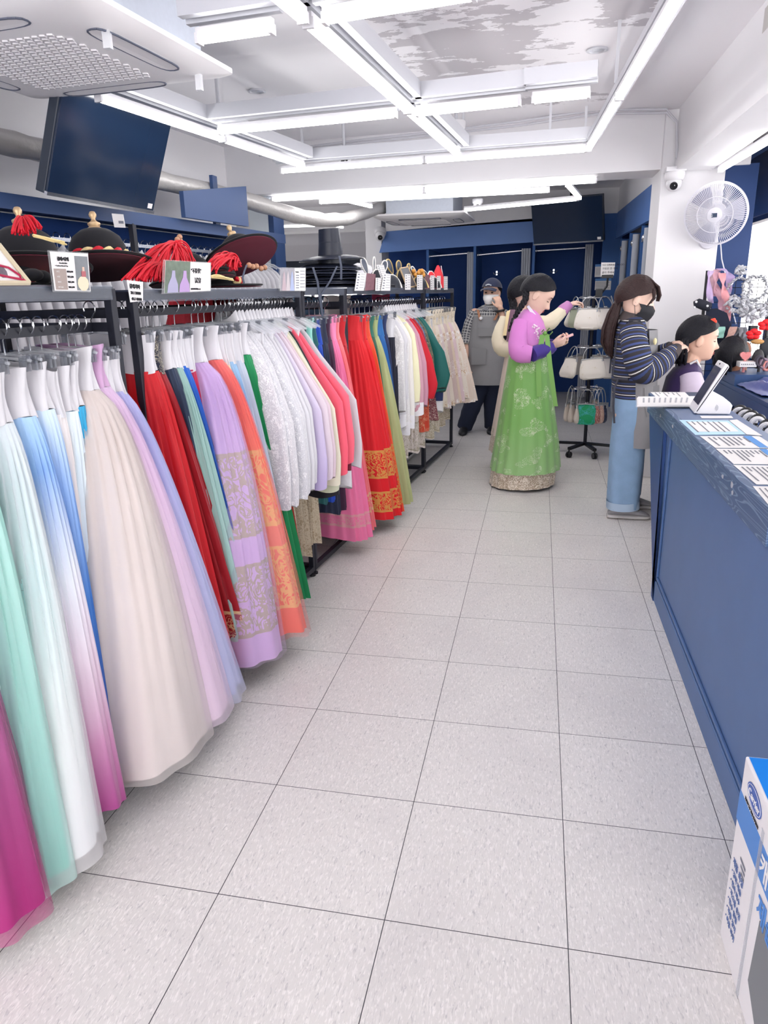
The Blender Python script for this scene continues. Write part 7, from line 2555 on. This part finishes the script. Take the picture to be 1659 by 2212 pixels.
obj('power_cord', m2, FW, t)

# ---- rotating bag stand
BC = Vector((1.245, 5.66, 0))
t = thing('bag_stand', 'black rolling display stand hung with three tiers of handbags', 'display stand', BC)
obj('pole', MB().tube([BC + Vector((0, 0, 0.09)), BC + Vector((0, 0, 1.44))], 0.016, 12), STEEL, t)
for i, (px, py) in enumerate(((1217, 985), (1296, 992), (1240, 970), (1313, 975))):
    P = at(px, py, 'z', 0.03)
    d = (P - BC)
    d.z = 0
    P = BC + d.normalized() * 0.27
    obj('foot_bar', MB().bar(BC + Vector((0, 0, 0.095)), Vector((P.x, P.y, 0.085)), 0.035, 0.022), BLACK, t, smooth=False)
    cw = MB()
    side = d.normalized().cross(ZV)
    for s_ in (-1, 1):
        cw.lathe([(0.0, -0.008), (0.026, -0.008), (0.028, -0.004), (0.028, 0.004), (0.026, 0.008), (0.0, 0.008)], Vector((P.x, P.y, 0.029)) + side * 0.012 * s_, 18, (d.normalized(), ZV, side))
    cw.tube([Vector((P.x, P.y, 0.03)), Vector((P.x, P.y, 0.085))], 0.008, 8)
    obj('caster', cw, BLACK, t)
for zt in (1.435, 1.0, 0.62):
    m2 = MB().tube([BC + Vector((0.14 * cos(2 * PI * k / 32), 0.14 * sin(2 * PI * k / 32), zt)) for k in range(33)], 0.005, 6)
    for k in range(6):
        a_ = 2 * PI * k / 6
        m2.tube([BC + Vector((0, 0, zt)), BC + Vector((0.14 * cos(a_), 0.14 * sin(a_), zt))], 0.004, 6)
    obj('wire_ring', m2, CHROME, t)
cl = BC + Vector((0.04, -0.02, 1.44))
t2 = thing('sign_clip', 'black clip holding a white paper sign on top of the bag stand', 'sign', cl)
q = at(1312, 597, 'y', 5.64)
m2 = MB().tube([cl, at(1311, 618, 'y', 5.64), at(1313, 600, 'y', 5.64)], 0.009, 8)
m2.obox(q, (Vector((1, 0, 0)), Vector((0, 1, 0)), ZV), (0.05, 0.012, 0.014))
m2.obox(cl + Vector((0, 0, 0.03)), (Vector((1, 0, 0)), Vector((0, 1, 0)), ZV), (0.03, 0.02, 0.04))
obj('clip', m2, BLACK, t2, smooth=False)
P = [at(px, py, 'y', 5.63) for px, py in ((1299, 567), (1329, 567), (1326, 595), (1297, 597))]
obj('paper', MB().prism(P, (0, 0.002, 0)), PAPER, t2, smooth=False)
for k, s_ in enumerate(('NO DRINKS FOOD', '가방은 한 개씩', '골라 주세요')):
    text(s_, 0.022, P[0].lerp(P[3], 0.25 + 0.27 * k) + Vector((0.01, -0.001, 0)), (1, 0, 0), (0, 0, 1), INK, t2)


def handbag(w, h, dth, mat, frame_mat, round_=0.5, handle=0.11):
    """a clasp bag hanging by its arched handle; the top of the handle is the origin"""
    t = thing('handbag', 'bag', 'handbag', (0, 0, 0), 'handbags on the display stand')
    rows, uvs = [], []
    n = 28
    for j in range(12):
        q = j / 11
        z = -handle - h * q
        ww = w / 2 * (0.80 + 0.24 * q + 0.16 * round_ * sin(PI * q)) * (1 if q < 0.82 else math.sqrt(max(0.03, 1 - ((q - 0.82) / 0.19) ** 2)) * 0.35 + 0.65)
        tt = dth / 2 * (0.2 + 0.8 * min(1, q * 1.5)) * (1 if q < 0.85 else 0.8)
        rows.append([Vector((ww * abs(cos(2 * PI * k / n)) ** 0.7 * (1 if cos(2 * PI * k / n) > 0 else -1), tt * sin(2 * PI * k / n) * (1 + 0.08 * sin(3 * k)), z)) for k in range(n)])
        uvs += [(k / n * 0.6, q * h) for k in range(n)]
    obj('bag_body', MB().loft(rows, uvs=uvs), mat, t, local=True, angle=80)
    m2 = MB()
    for s_ in (-1, 1):
        m2.tube([(-w * 0.43, 0.004 * s_, -handle - 0.03), (-w * 0.4, 0.006 * s_, -handle), (0, 0.007 * s_, -handle + 0.004), (w * 0.4, 0.006 * s_, -handle), (w * 0.43, 0.004 * s_, -handle - 0.03)], 0.005, 7)
    m2.ball((0.008, 0, -handle + 0.014), 0.009, 8, 6).ball((-0.008, 0, -handle + 0.014), 0.009, 8, 6)
    obj('clasp_frame', m2, frame_mat, t, local=True)
    hw = w * 0.34
    obj('handle', MB().tube([Vector((-hw * cos(PI * k / 12), 0, -handle + handle * sin(PI * k / 12))) for k in range(13)], 0.0042, 7), frame_mat, t, local=True)
    return t


IVB = fabric('bag_ivory', '#e3ddd6', motif=0.4, motif_col='#c9bda6', mscale=1.8)
OLB = fabric('bag_olive', '#9aa08a', motif=0.2, motif_col='#c9c9b0', mscale=1.8)
PEWT = M('pewter_frame', '#aeb0b4', 0.35, metal=0.7)
bag1 = handbag(0.23, 0.18, 0.075, IVB, PEWT)
first = True
specs = [(1.435, -105, 'ivory clasp bag facing front on the top tier', 0.15), (1.435, -55, 'ivory clasp bag on the top tier beside the hairdresser\'s ponytail', 0.15), (1.435, 0, 'ivory clasp bag on the right side of the top tier', 0.15), (1.435, 75, 'ivory clasp bag at the back of the top tier', 0.14), (1.435, 130, 'ivory clasp bag at the back left of the top tier', 0.14),
         (1.0, -150, 'ivory clasp bag on the left of the middle tier', 0.17), (1.0, -92, 'ivory clasp bag facing front on the middle tier', 0.17), (1.0, -40, 'ivory clasp bag on the middle tier behind the striped sweater', 0.17), (1.0, 60, 'ivory clasp bag at the back of the middle tier', 0.14), (1.0, 130, 'ivory clasp bag at the back left of the middle tier', 0.14)]
for z, a_, lb, r_ in specs:
    loc = BC + Vector((r_ * cos(rad(a_)), r_ * sin(rad(a_)), z + 0.012))
    rz = rad(a_ + 90)
    if first:
        bag1.location = loc
        bag1.rotation_euler = (rad(-16), 0, rz)
        bag1['label'] = lb
        first = False
    else:
        dup(bag1, loc, lb, None, rz).rotation_euler = (rad(-16), rad(random.uniform(-8, 8)), rz)
b_ = handbag(0.25, 0.16, 0.06, OLB, PEWT)
b_.location = BC + Vector((0.17 * cos(rad(-160)), 0.17 * sin(rad(-160)), 1.447))
b_.rotation_euler = (0, 0, rad(-70))
b_['label'] = 'olive grey clasp bag touched by the reaching hand on the top tier'
pouch = handbag(0.12, 0.165, 0.06, fabric('pouch_cream', '#d6cbc2', motif=0.3, motif_col='#8d8078', mscale=2.2), PEWT, 0.9, 0.15)
for i, (a_, lb) in enumerate(((-165, 'cream pouch at the far left of the bottom tier'), (-145, 'second cream pouch from the left on the bottom tier'), (-125, 'third cream pouch from the left beside the green one'))):
    loc = BC + Vector((0.17 * cos(rad(a_)), 0.17 * sin(rad(a_)), 0.632))
    if i == 0:
        pouch.location = loc
        pouch.rotation_euler = (0, 0, rad(a_ + 30))
        pouch['label'] = lb
    else:
        dup(pouch, loc, lb, None, rad(a_ + 30))
g_ = handbag(0.185, 0.185, 0.06, fabric('pouch_green', '#0f9a62', motif=0.55, motif_col='#4fb7c9', mscale=2.0), PEWT, 0.9, 0.14)
g_.location = BC + Vector((0.165 * cos(rad(-96)), 0.165 * sin(rad(-96)), 0.632))
g_.rotation_euler = (0, 0, rad(-6))
g_['label'] = 'bright green embroidered pouch on the bottom tier'
for a_, col, mc, lb in ((-72, '#8b2a33', '#e6cfc0', 'red and white flowered pouch right of the green one'), (-58, '#b98f82', '#e9d6c8', 'dusty rose flowered pouch on the bottom tier'), (-45, '#1f2436', '#6b7390', 'dark navy pouch at the right end of the bottom tier'), (150, '#245a6a', '#8fb7b9', 'teal pouch at the back of the bottom tier'), (60, '#c9a9a0', '#eee0d6', 'rose pouch at the back right of the bottom tier')):
    p_ = handbag(0.11, 0.165, 0.055, fabric('pouch_' + col[1:], col, motif=0.65, motif_col=mc, mscale=2.4), PEWT, 0.9, 0.15)
    p_.location = BC + Vector((0.17 * cos(rad(a_)), 0.17 * sin(rad(a_)), 0.632))
    p_.rotation_euler = (0, 0, rad(a_ + 60))
    p_['label'] = lb

# ---- vanity desk behind the counter
t = thing('vanity_desk', 'navy vanity desk behind the counter crowded with hair accessories', 'desk', (2.3, 3.2, 0))
obj('desk_top', MB().box((2.075, 1.9, 0.84), (2.6, 4.55, 0.865)), M('desk_navy', '#2b4a78', 0.45, var=0.08), t, smooth=False)
obj('front_rail', MB().box((2.07, 1.9, 0.74), (2.09, 4.55, 0.84)), M('desk_navy', '#2b4a78'), t, smooth=False)
obj('shelf', MB().box((2.1, 1.9, 0.60), (2.6, 4.5, 0.622)), M('tan_board', '#9b8677', 0.6), t, smooth=False)
for y in (1.92, 4.53):
    obj('side_panel', MB().box((2.09, y - 0.012, 0), (2.6, y + 0.012, 0.84)), NAVY_D, t, smooth=False)
obj('back_panel', MB().box((2.585, 1.9, 0), (2.6, 4.55, 0.84)), M('dark_board', '#2b3240'), t, smooth=False)


def on_desk(px, py, y=3.4):
    return at(px, py, 'y', y)


# box tray
q = at(1635, 812, 'z', 0.93)
t = thing('storage_tray', 'open slate blue box on the vanity desk at the right edge', 'box', (2.25, 2.95, 0.866))
SL = M('slate_box', '#5a6f8f', 0.5)
m2 = MB().box((2.13, 2.75, 0.868), (2.40, 3.25, 0.874))
obj('base', m2, SL, t, smooth=False)
for nm_, lo, hi in (('side', (2.13, 2.75, 0.874), (2.14, 3.25, 0.945)), ('side', (2.39, 2.75, 0.874), (2.40, 3.25, 0.945)), ('side', (2.14, 2.75, 0.874), (2.39, 2.76, 0.945)), ('side', (2.14, 3.24, 0.874), (2.39, 3.25, 0.945))):
    obj(nm_, MB().box(lo, hi), SL, t, smooth=False)
# blue cloth
rows = []
rg_ = random.Random(2)
for j in range(16):
    v = j / 15
    rows.append([Vector((2.10 + 0.34 * u / 15, 3.32 + 0.75 * v, 0.872 + 0.07 * sin(PI * u / 15) * (0.6 + 0.4 * sin(v * 9 + u)) * sin(PI * v) + 0.008 * rg_.random())) for u in range(16)])
one('blue_cloth', MB().sheet(rows, 0.004), M('blue_satin', '#123c94', 0.4, sheen=0.3), 'crumpled royal blue cloth lying on the vanity desk', 'cloth', angle=80)
# mannequin head with dark wig
c_ = at(1583, 768, 'y', 4.2)
t = thing('wig_head', 'mannequin head with a dark wig seen from behind on the vanity desk', 'mannequin head', (c_.x, c_.y, 0.866))
hd = Head(c_, (0.75, 0.6, 0), (0, 0, 1), 1.0)
m2 = MB()
hd.add(m2)
m2.cap_limb(hd.p(-0.01, 0, -0.09), Vector((c_.x, c_.y, 0.92)), 0.04, 0.045)
remesh(m2, 'head_form', M('mannequin_tan', '#a9745a', 0.5), t, 0.006, 2)
hd.hair(t, HAIRB, 60, 110, 150, 1.08, name='wig')
m2 = MB()
for i in range(14):
    y_ = -0.06 + 0.12 * i / 13
    m2.tube([hd.p(-0.09, y_, 0.03), hd.p(-0.1, y_ * 1.1, -0.05), hd.p(-0.07, y_, -0.13)], [0.012, 0.013, 0.004], 6)
obj('wig_strands', m2, HAIRB, t)


t = thing('display_riser', 'navy step on the vanity desk under the brushes and boxes', 'riser', (2.3, 4.1, 0.866))
obj('step', MB().box((2.08, 3.9, 0.866), (2.59, 4.35, 0.938)), M('desk_navy', '#2b4a78'), t, smooth=False)
# pink heart brush and other small things on the desk, standing or leaning
def small(name, mb, mat, label, cat, group='hair accessories on the vanity desk', **k):
    return one(name, mb, mat, label, cat, group, **k)


def aV(px, py, y=4.2):
    return at(px, py, 'y', y)


hc = aV(1611, 769, 4.05)
pts = []
for k in range(40):
    a_ = 2 * PI * k / 40
    pts.append(hc + Vector((0.0026 * 16 * sin(a_) ** 3, 0, 0.0026 * (13 * cos(a_) - 5 * cos(2 * a_) - 2 * cos(3 * a_) - cos(4 * a_)))) * 0.85)
t = thing('heart_brush', 'pink heart shaped hairbrush on the vanity desk', 'hairbrush', (hc.x, hc.y, hc.z - 0.04), 'hair accessories on the vanity desk')
obj('heart', MB().prism(pts, (0, 0.02, 0)), M('pink_plastic', '#e89a9a', 0.4), t, smooth=False, bevel=0.004)
m2 = MB()
for k in range(6):
    m2.box((hc.x - 0.025, hc.y - 0.003, hc.z - 0.018 + 0.008 * k), (hc.x + 0.025, hc.y, hc.z - 0.015 + 0.008 * k))
obj('ridge', m2, M('pink_dark', '#d98484', 0.4), t, smooth=False)
m2 = MB().tube([hc + Vector((0, 0.01, -0.03)), Vector((hc.x, hc.y + 0.02, 0.93))], 0.01, 8)
obj('handle', m2, M('pink_plastic', '#e89a9a'), t)
p0_, p1_ = aV(1599, 782, 4.0), aV(1634, 793, 4.0)
t = thing('white_box', 'small white box with fine print below the heart brush', 'box', (p0_.x, 4.0, 0.93), 'hair accessories on the vanity desk')
obj('carton', MB().box((p0_.x, 4.0, p1_.z), (p1_.x, 4.1, p0_.z)), PAPER, t, smooth=False)
m2 = MB()
for k in range(7):
    m2.box((p0_.x + 0.008 + 0.012 * k, 3.9985, p0_.z - 0.02), (p0_.x + 0.014 + 0.012 * k, 3.9999, p0_.z - 0.012))
obj('print', m2, GREYINK, t, smooth=False)
for (px0, py0, px1, py1, r_, col, lb, y_) in ((1611, 745, 1613, 772, 0.034, '#a97763', 'tan paddle brush standing behind the heart brush', 4.2), (1634, 760, 1640, 790, 0.04, '#26242a', 'black oval brush right of the heart brush', 4.1), (1658, 735, 1656, 765, 0.05, '#20242c', 'black spotted round brush at the right edge', 4.15)):
    a_, b2 = aV(px0, py0, y_), aV(px1, py1, y_)
    t = thing('hairbrush', lb, 'hairbrush', (a_.x, y_, b2.z), 'hair accessories on the vanity desk')
    obj('pad', MB().ball((a_ + b2) / 2, (r_, 0.014, (a_.z - b2.z) / 2 + 0.02), 18, 10), M('brush_' + col[1:], col, 0.5), t)
    obj('handle', MB().tube([b2, Vector((b2.x, y_, 0.90))], 0.01, 8), M('brush_' + col[1:], col), t)
# flowered and grey ribbons hanging from the wire grid
def strip(label, pts, w_, col, y, name='hair_ribbon', cat='ribbon', mat=None, group='ribbons on the wire grid', twist=0.0):
    rows = []
    P = [at(px, py, 'y', y) for px, py in pts]
    Q = []
    for a_, b_ in zip(P, P[1:]):
        for k in range(5):
            Q.append(a_.lerp(b_, k / 5))
    Q.append(P[-1])
    for i, p in enumerate(Q):
        tw = twist * i
        rows.append([p + Vector((w_ * (u - 0.5) * (0.45 + 0.55 * abs(cos(tw))), w_ * (u - 0.5) * sin(tw) * 0.8 + 0.01 * sin(i * 0.9 + u * 3), 0)) for u in (0, 0.25, 0.5, 0.75, 1)])
    return one(name, MB().sheet(rows, 0.0025), mat or M('ribbon_' + col[1:], col, 0.6), label, cat, group, angle=80)


GY = 4.5
t = thing('wire_grid', 'black wire grid rack behind the vanity desk', 'wire rack', (2.25, GY + 0.03, 0.9))
A, B = at(1528, 600, 'y', GY + 0.03), at(1700, 790, 'y', GY + 0.03)
m2 = MB()
x = A.x
while x < min(B.x, 2.6):
    m2.tube([(x, GY + 0.03, 0.87), (x, GY + 0.03, A.z)], 0.0022, 5)
    x += 0.05
z = 0.9
while z < A.z:
    m2.tube([(A.x, GY + 0.03, z), (min(B.x, 2.6), GY + 0.03, z)], 0.0022, 5)
    z += 0.05
obj('grid', m2, M('black_wire', '#24262c', 0.4, metal=0.4), t)
for x in (A.x, 2.42):
    obj('upright', MB().tube([(x, GY + 0.045, 0.866), (x, GY + 0.045, A.z + 0.05)], 0.012, 8), BLACK, t)
SHEER = fabric('sheer_lilac', '#c9b1dc', sheer=0.42)
SHEERP = fabric('sheer_pink', '#dcabb9', sheer=0.42)
for i, (pts, w_, mt, lb) in enumerate((
        (((1552, 582), (1543, 590), (1538, 606), (1540, 625), (1545, 640)), 0.07, SHEERP, 'sheer pink ribbon looped at the upper left of the wire grid'),
        (((1556, 580), (1570, 586), (1578, 598), (1574, 620), (1566, 645)), 0.07, SHEER, 'sheer lilac ribbon looped over the top of the wire grid'),
        (((1548, 588), (1546, 610), (1551, 632), (1558, 650), (1560, 672)), 0.06, SHEERP, 'sheer pink ribbon hanging down the middle of the bunch'),
        (((1560, 590), (1562, 615), (1567, 640), (1572, 670), (1570, 694)), 0.06, fabric('sheer_rose', '#dd9aa0', sheer=0.1), 'rose ribbon with pointed end hanging lowest from the bunch'),
        (((1536, 585), (1531, 600), (1533, 640), (1537, 655)), 0.05, SHEER, 'sheer lilac ribbon drooping on the far left of the bunch'))):
    strip(lb, pts, w_ * 0.85, '#ccaacc', GY - 0.03 - 0.012 * i, mat=mt, twist=0.32)
strip('flowered pink band curving down beside the wig head', ((1585, 706), (1578, 724), (1566, 745), (1560, 775)), 0.05, '#d3a898', 4.38, mat=fabric('flower_band', '#d7b0a4', motif=0.6, motif_col='#8d5a55', mscale=3))
for i, px in enumerate((1590, 1599, 1608)):
    strip('grey hair band, %s of three on the wire grid' % ('left', 'middle', 'right')[i], ((px, 707), (px + 2, 722), (px, 741)), 0.032, ('#4b4d55', '#8f9198', '#777a84')[i], 4.4, name='hair_band', cat='hair band')
strip('mint green cloth hanging on the wire grid', ((1558, 706), (1557, 718), (1553, 730)), 0.055, '#9fd3c6', 4.4, name='mint_cloth', cat='cloth')
# black sash on the left, with pearls
P = [at(px, py, 'y', 4.4) for px, py in ((1499, 657), (1508, 655), (1522, 660), (1534, 664))]
t = thing('black_headdress', 'black padded headdress with pearls hanging in front of the column', 'headdress', P[2])
obj('pad', MB().tube(P, [0.02, 0.034, 0.036, 0.03], 14), M('black_velvet', '#20222e', 0.8), t)
m2 = MB()
for px, py in ((1504, 652), (1528, 661), (1500, 664)):
    m2.ball(at(px, py, 'y', 4.36), 0.009, 8, 6)
obj('pearl', m2, PLASTIC, t)
m2 = MB().sheet([[at(1526, 668, 'y', 4.42), at(1548, 666, 'y', 4.42), at(1570, 676, 'y', 4.42)], [at(1522, 720, 'y', 4.42), at(1548, 720, 'y', 4.42), at(1582, 712, 'y', 4.42)], [at(1545, 800, 'y', 4.42), at(1560, 800, 'y', 4.42), at(1572, 780, 'y', 4.42)]], 0.01)
one('black_drape', m2, M('black_drape', '#151b30', 0.85), 'dark navy cloth draped over the lower left of the wire grid', 'cloth', angle=80)


# silver flower crowns
def flower_crown(label, c, r, mat, n=46, seed=1, petal=0.018, name='flower_crown', fill=False):
    t = thing(name, label, 'flower crown', c, 'silver flower crowns on the wire grid')
    rg_ = random.Random(seed)
    if not fill:
        obj('band', MB().tube([c + Vector((r * cos(2 * PI * k / 24), 0.01 * sin(k), r * sin(2 * PI * k / 24))) for k in range(25)], 0.005, 6), mat, t)
    m2 = MB()
    for k in range(n):
        a_ = 2 * PI * k / n
        rr = r * rg_.uniform(0.88, 1.14) if not fill else r * rg_.random() ** 0.5
        q = c + Vector((rr * cos(a_), rg_.uniform(-0.03, 0.01), rr * sin(a_) * (1 if not fill else 0.8)))
        d = Vector((rg_.uniform(-1, 1), rg_.uniform(-1, 0.2), rg_.uniform(-1, 1))).normalized()
        u = d.cross(Vector((0.2, 0.5, 0.8))).normalized()
        m2.ball(q, (petal * rg_.uniform(0.7, 1.3), petal * 0.6, petal * 0.28), 8, 5, ax=(d, u, d.cross(u)))
    obj('petals', m2, mat, t)
    return t


SILV = M('silver_leaf', '#b4b6bb', 0.4, metal=0.3)
WFL = M('white_petal', '#b9bbc1', 0.6)
flower_crown('silver beaded wreath hanging right of the lilac ribbons', at(1596, 624, 'y', GY - 0.04), 0.075, SILV, 60, 1, 0.014)
flower_crown('silver leaf wreath in front of the window', at(1630, 622, 'y', GY - 0.05), 0.08, SILV, 70, 2, 0.015)
flower_crown('spray of white petals at the top of the wire grid', at(1600, 584, 'y', GY - 0.04), 0.035, WFL, 18, 3, 0.022, 'petal_spray', True)
flower_crown('white petal crown lower left of the silver wreaths', at(1592, 656, 'y', GY - 0.06), 0.075, WFL, 46, 4, 0.022, fill=True)
flower_crown('white petal crown lower right of the silver wreaths', at(1624, 674, 'y', GY - 0.07), 0.085, WFL, 56, 5, 0.024, fill=True)
flower_crown('white petal crown at the right edge by the window', at(1656, 668, 'y', GY - 0.07), 0.06, WFL, 36, 6, 0.022, fill=True)
REDF = M('red_felt_flower', '#d3131f', 0.6)
for px, py, lb, y_ in ((1628, 722, 'red fabric flower ornament on the vanity desk', 4.2), (1654, 702, 'red fabric bow at the right edge', 4.2)):
    c_ = at(px, py, 'y', y_)
    m2 = MB()
    for k in range(5):
        a_ = 2 * PI * k / 5 + 0.3
        m2.ball(c_ + Vector((0.028 * cos(a_), 0, 0.022 * sin(a_))), (0.026, 0.014, 0.018), 10, 7)
    one('red_flower', m2, REDF, lb, 'flower ornament', 'hair accessories on the vanity desk')
m2 = MB().ball(at(1637, 738, 'y', 4.15), (0.045, 0.02, 0.018), 12, 8)
small('wooden_clip', m2, M('amber_wood', '#b98a52', 0.5), 'amber wooden hair clip below the red flower', 'hair clip')
m2 = MB().box((at(1628, 705, 'y', 4.46).x - 0.02, 4.46, at(1628, 738, 'y', 4.46).z), (at(1628, 705, 'y', 4.46).x + 0.03, 4.52, at(1628, 704, 'y', 4.46).z))
small('black_holder', m2, BLACK, 'black accessory holder standing behind the red flower', 'holder')
for i, (px, py, col, lb) in enumerate(((1642, 780, '#4a4450', 'dark patterned hair tie bundle'), (1650, 785, '#8a7686', 'mauve hair tie bundle'), (1657, 790, '#d88f8a', 'pink hair tie bundle at the right edge'))):
    c_ = aV(px, py, 4.0)
    m2 = MB()
    for k in range(3):
        m2.tube([c_ + Vector((0.022 * cos(2 * PI * q / 12), 0.02 * k, 0.03 * sin(2 * PI * q / 12))) for q in range(13)], 0.009, 7)
    small('hair_tie', m2, M('tie_' + col[1:], col, 0.7), lb + ' on the vanity desk', 'hair tie')
# inside shelf with labelled hair clips behind the counter
t = thing('clip_tray', 'navy tray fixed behind the counter holding black and white clips', 'tray', (1.8, 2.2, 0.8))
obj('tray_base', MB().box((1.70, 1.2, 0.80), (1.98, 2.75, 0.812)), NAVY_D, t, smooth=False)
obj('tray_lip', MB().box((1.672, 1.2, 0.80), (1.70, 2.75, 0.925)), NAVY, t, smooth=False)
for i, (px, py) in enumerate(((1596, 896), (1609, 902), (1620, 908), (1635, 917), (1655, 930), (1668, 940))):
    c_ = at(px, py, 'z', 0.875)
    t = thing('claw_clip', 'black and white claw clip, %s along the tray behind the counter' % ('farthest', 'second farthest', 'third', 'fourth', 'fifth', 'nearest')[i], 'hair clip', c_ - Vector((0, 0, 0.06)), 'claw clips behind the counter')
    pts = [c_ + Vector((0.028 * cos(rad(a_)), 0, 0.03 * sin(rad(a_)))) for a_ in range(-40, 221, 20)]
    obj('white_jaw', MB().tube(pts, 0.011, 8), PLASTIC, t)
    obj('black_jaw', MB().tube([p + Vector((0.012, 0.035, 0.006)) for p in pts], 0.012, 8), BLACK, t)
    m2 = MB().box((c_.x - 0.03, c_.y - 0.012, 0.812), (c_.x + 0.035, c_.y + 0.045, c_.z - 0.012))
    obj('spring_base', m2, BLACK, t, smooth=False)

# ---- carton at the lower right
BX = 1.264
y0, y1, zt = -0.42, 0.115, 0.505
t = thing('cardboard_carton', 'white and blue appliance carton standing against the counter at the lower right', 'box', (1.33, -0.15, 0))
CB = M('carton_white', '#e7e4e6', 0.55)
obj('carton', MB().box((BX, y0, 0.0), (BX + 0.115, y1, zt)), CB, t, smooth=False, bevel=0.004)
BLU, BLU2 = M('carton_blue', '#0c86e8', 0.45), M('carton_band_blue', '#4a86cf', 0.5)
obj('lid_print', MB().box((BX + 0.006, y0, zt), (BX + 0.115, y1 - 0.006, zt + 0.0012)), BLU, t, smooth=False)
e = BX - 0.0008
obj('band_print', MB().box((e, y0, zt - 0.165), (BX, y1 - 0.0, zt - 0.088)), BLU2, t, smooth=False)
obj('tape_strip', MB().box((e - 0.0006, -0.062, 0.0), (e, -0.045, zt - 0.06)), M('clear_tape', '#d6dae2', 0.2, alpha=0.4), t, smooth=False)
c_ = Vector((e, 0.02, zt - 0.044))
m2 = MB().prism([c_ + Vector((0, 0.052 * cos(2 * PI * k / 28), 0.026 * sin(2 * PI * k / 28))) for k in range(28)], (-0.0006, 0, 0))
obj('oval_logo', m2, M('logo_blue', '#3f5fae', 0.5), t, smooth=False)
m2 = MB().tube([c_ + Vector((-0.0006, 0.047 * cos(2 * PI * k / 28), 0.022 * sin(2 * PI * k / 28))) for k in range(29)], 0.0008, 5)
obj('logo_ring', m2, PAPER, t)
XD, YD = (0, -1, 0), (0, 0, 1)
text('Carrier', 0.026, c_ + Vector((-0.0008, 0.038, -0.009)), XD, YD, PAPER, t)
text('TURN TO THE EXPERTS', 0.0095, Vector((e, 0.075, zt - 0.082)), XD, YD, INK, t)
text('캐리어', 0.062, Vector((e - 0.0004, -0.065, zt - 0.148)), XD, YD, PAPER, t, bold=0.001)
text('제습기', 0.062, Vector((e - 0.0004, -0.085, zt - 0.235)), XD, YD, BLU2, t, bold=0.001)
for i, s_ in enumerate(('제품 특징', '• 강력 제습', '• 연속 배수', '• 저소음 운전', '• 만수 알림', '• 자동 정지', '• 이동 바퀴')):
    text(s_, 0.017 if i else 0.021, Vector((e, 0.09, 0.235 - 0.026 * i)), XD, YD, M('print_blue', '#5a6f9f', 0.6), t)
m2 = MB()
for k in range(3):
    m2.box((e - 0.0003, 0.01, zt - 0.225 - 0.014 * k), (e, 0.05 - 0.008 * k, zt - 0.218 - 0.014 * k))
obj('print_lines', m2, GREYINK, t, smooth=False)
m2 = MB().prism([(e, -0.10, 0.10), (e, -0.11, 0.27), (e, -0.14, 0.285), (e, -0.40, 0.285), (e, -0.40, 0.04), (e, -0.2, 0.04)], (-0.0006, 0, 0))
obj('product_picture', m2, M('picture_grey', '#74777c', 0.5), t, smooth=False)
# ================================================================== DAYLIGHT AND RENDER LOOK
w = bpy.data.worlds.new('street_daylight')
SC.world = w
w.use_nodes = True
bg = w.node_tree.nodes['Background']
bg.inputs[0].default_value = (1.0, 0.985, 0.99, 1)
bg.inputs[1].default_value = 2.9
SC.view_settings.view_transform = 'Standard'
SC.view_settings.look = 'None'
SC.view_settings.gamma = 1.0
SC.view_settings.use_curve_mapping = False
SC.view_settings.exposure = 0.98
cy = SC.cycles
cy.use_denoising = True
cy.max_bounces = 7
cy.diffuse_bounces = 4
cy.glossy_bounces = 3
cy.transparent_max_bounces = 16
cy.transmission_bounces = 4
cy.sample_clamp_indirect = 6.0
cy.caustics_reflective = False
cy.caustics_refractive = False
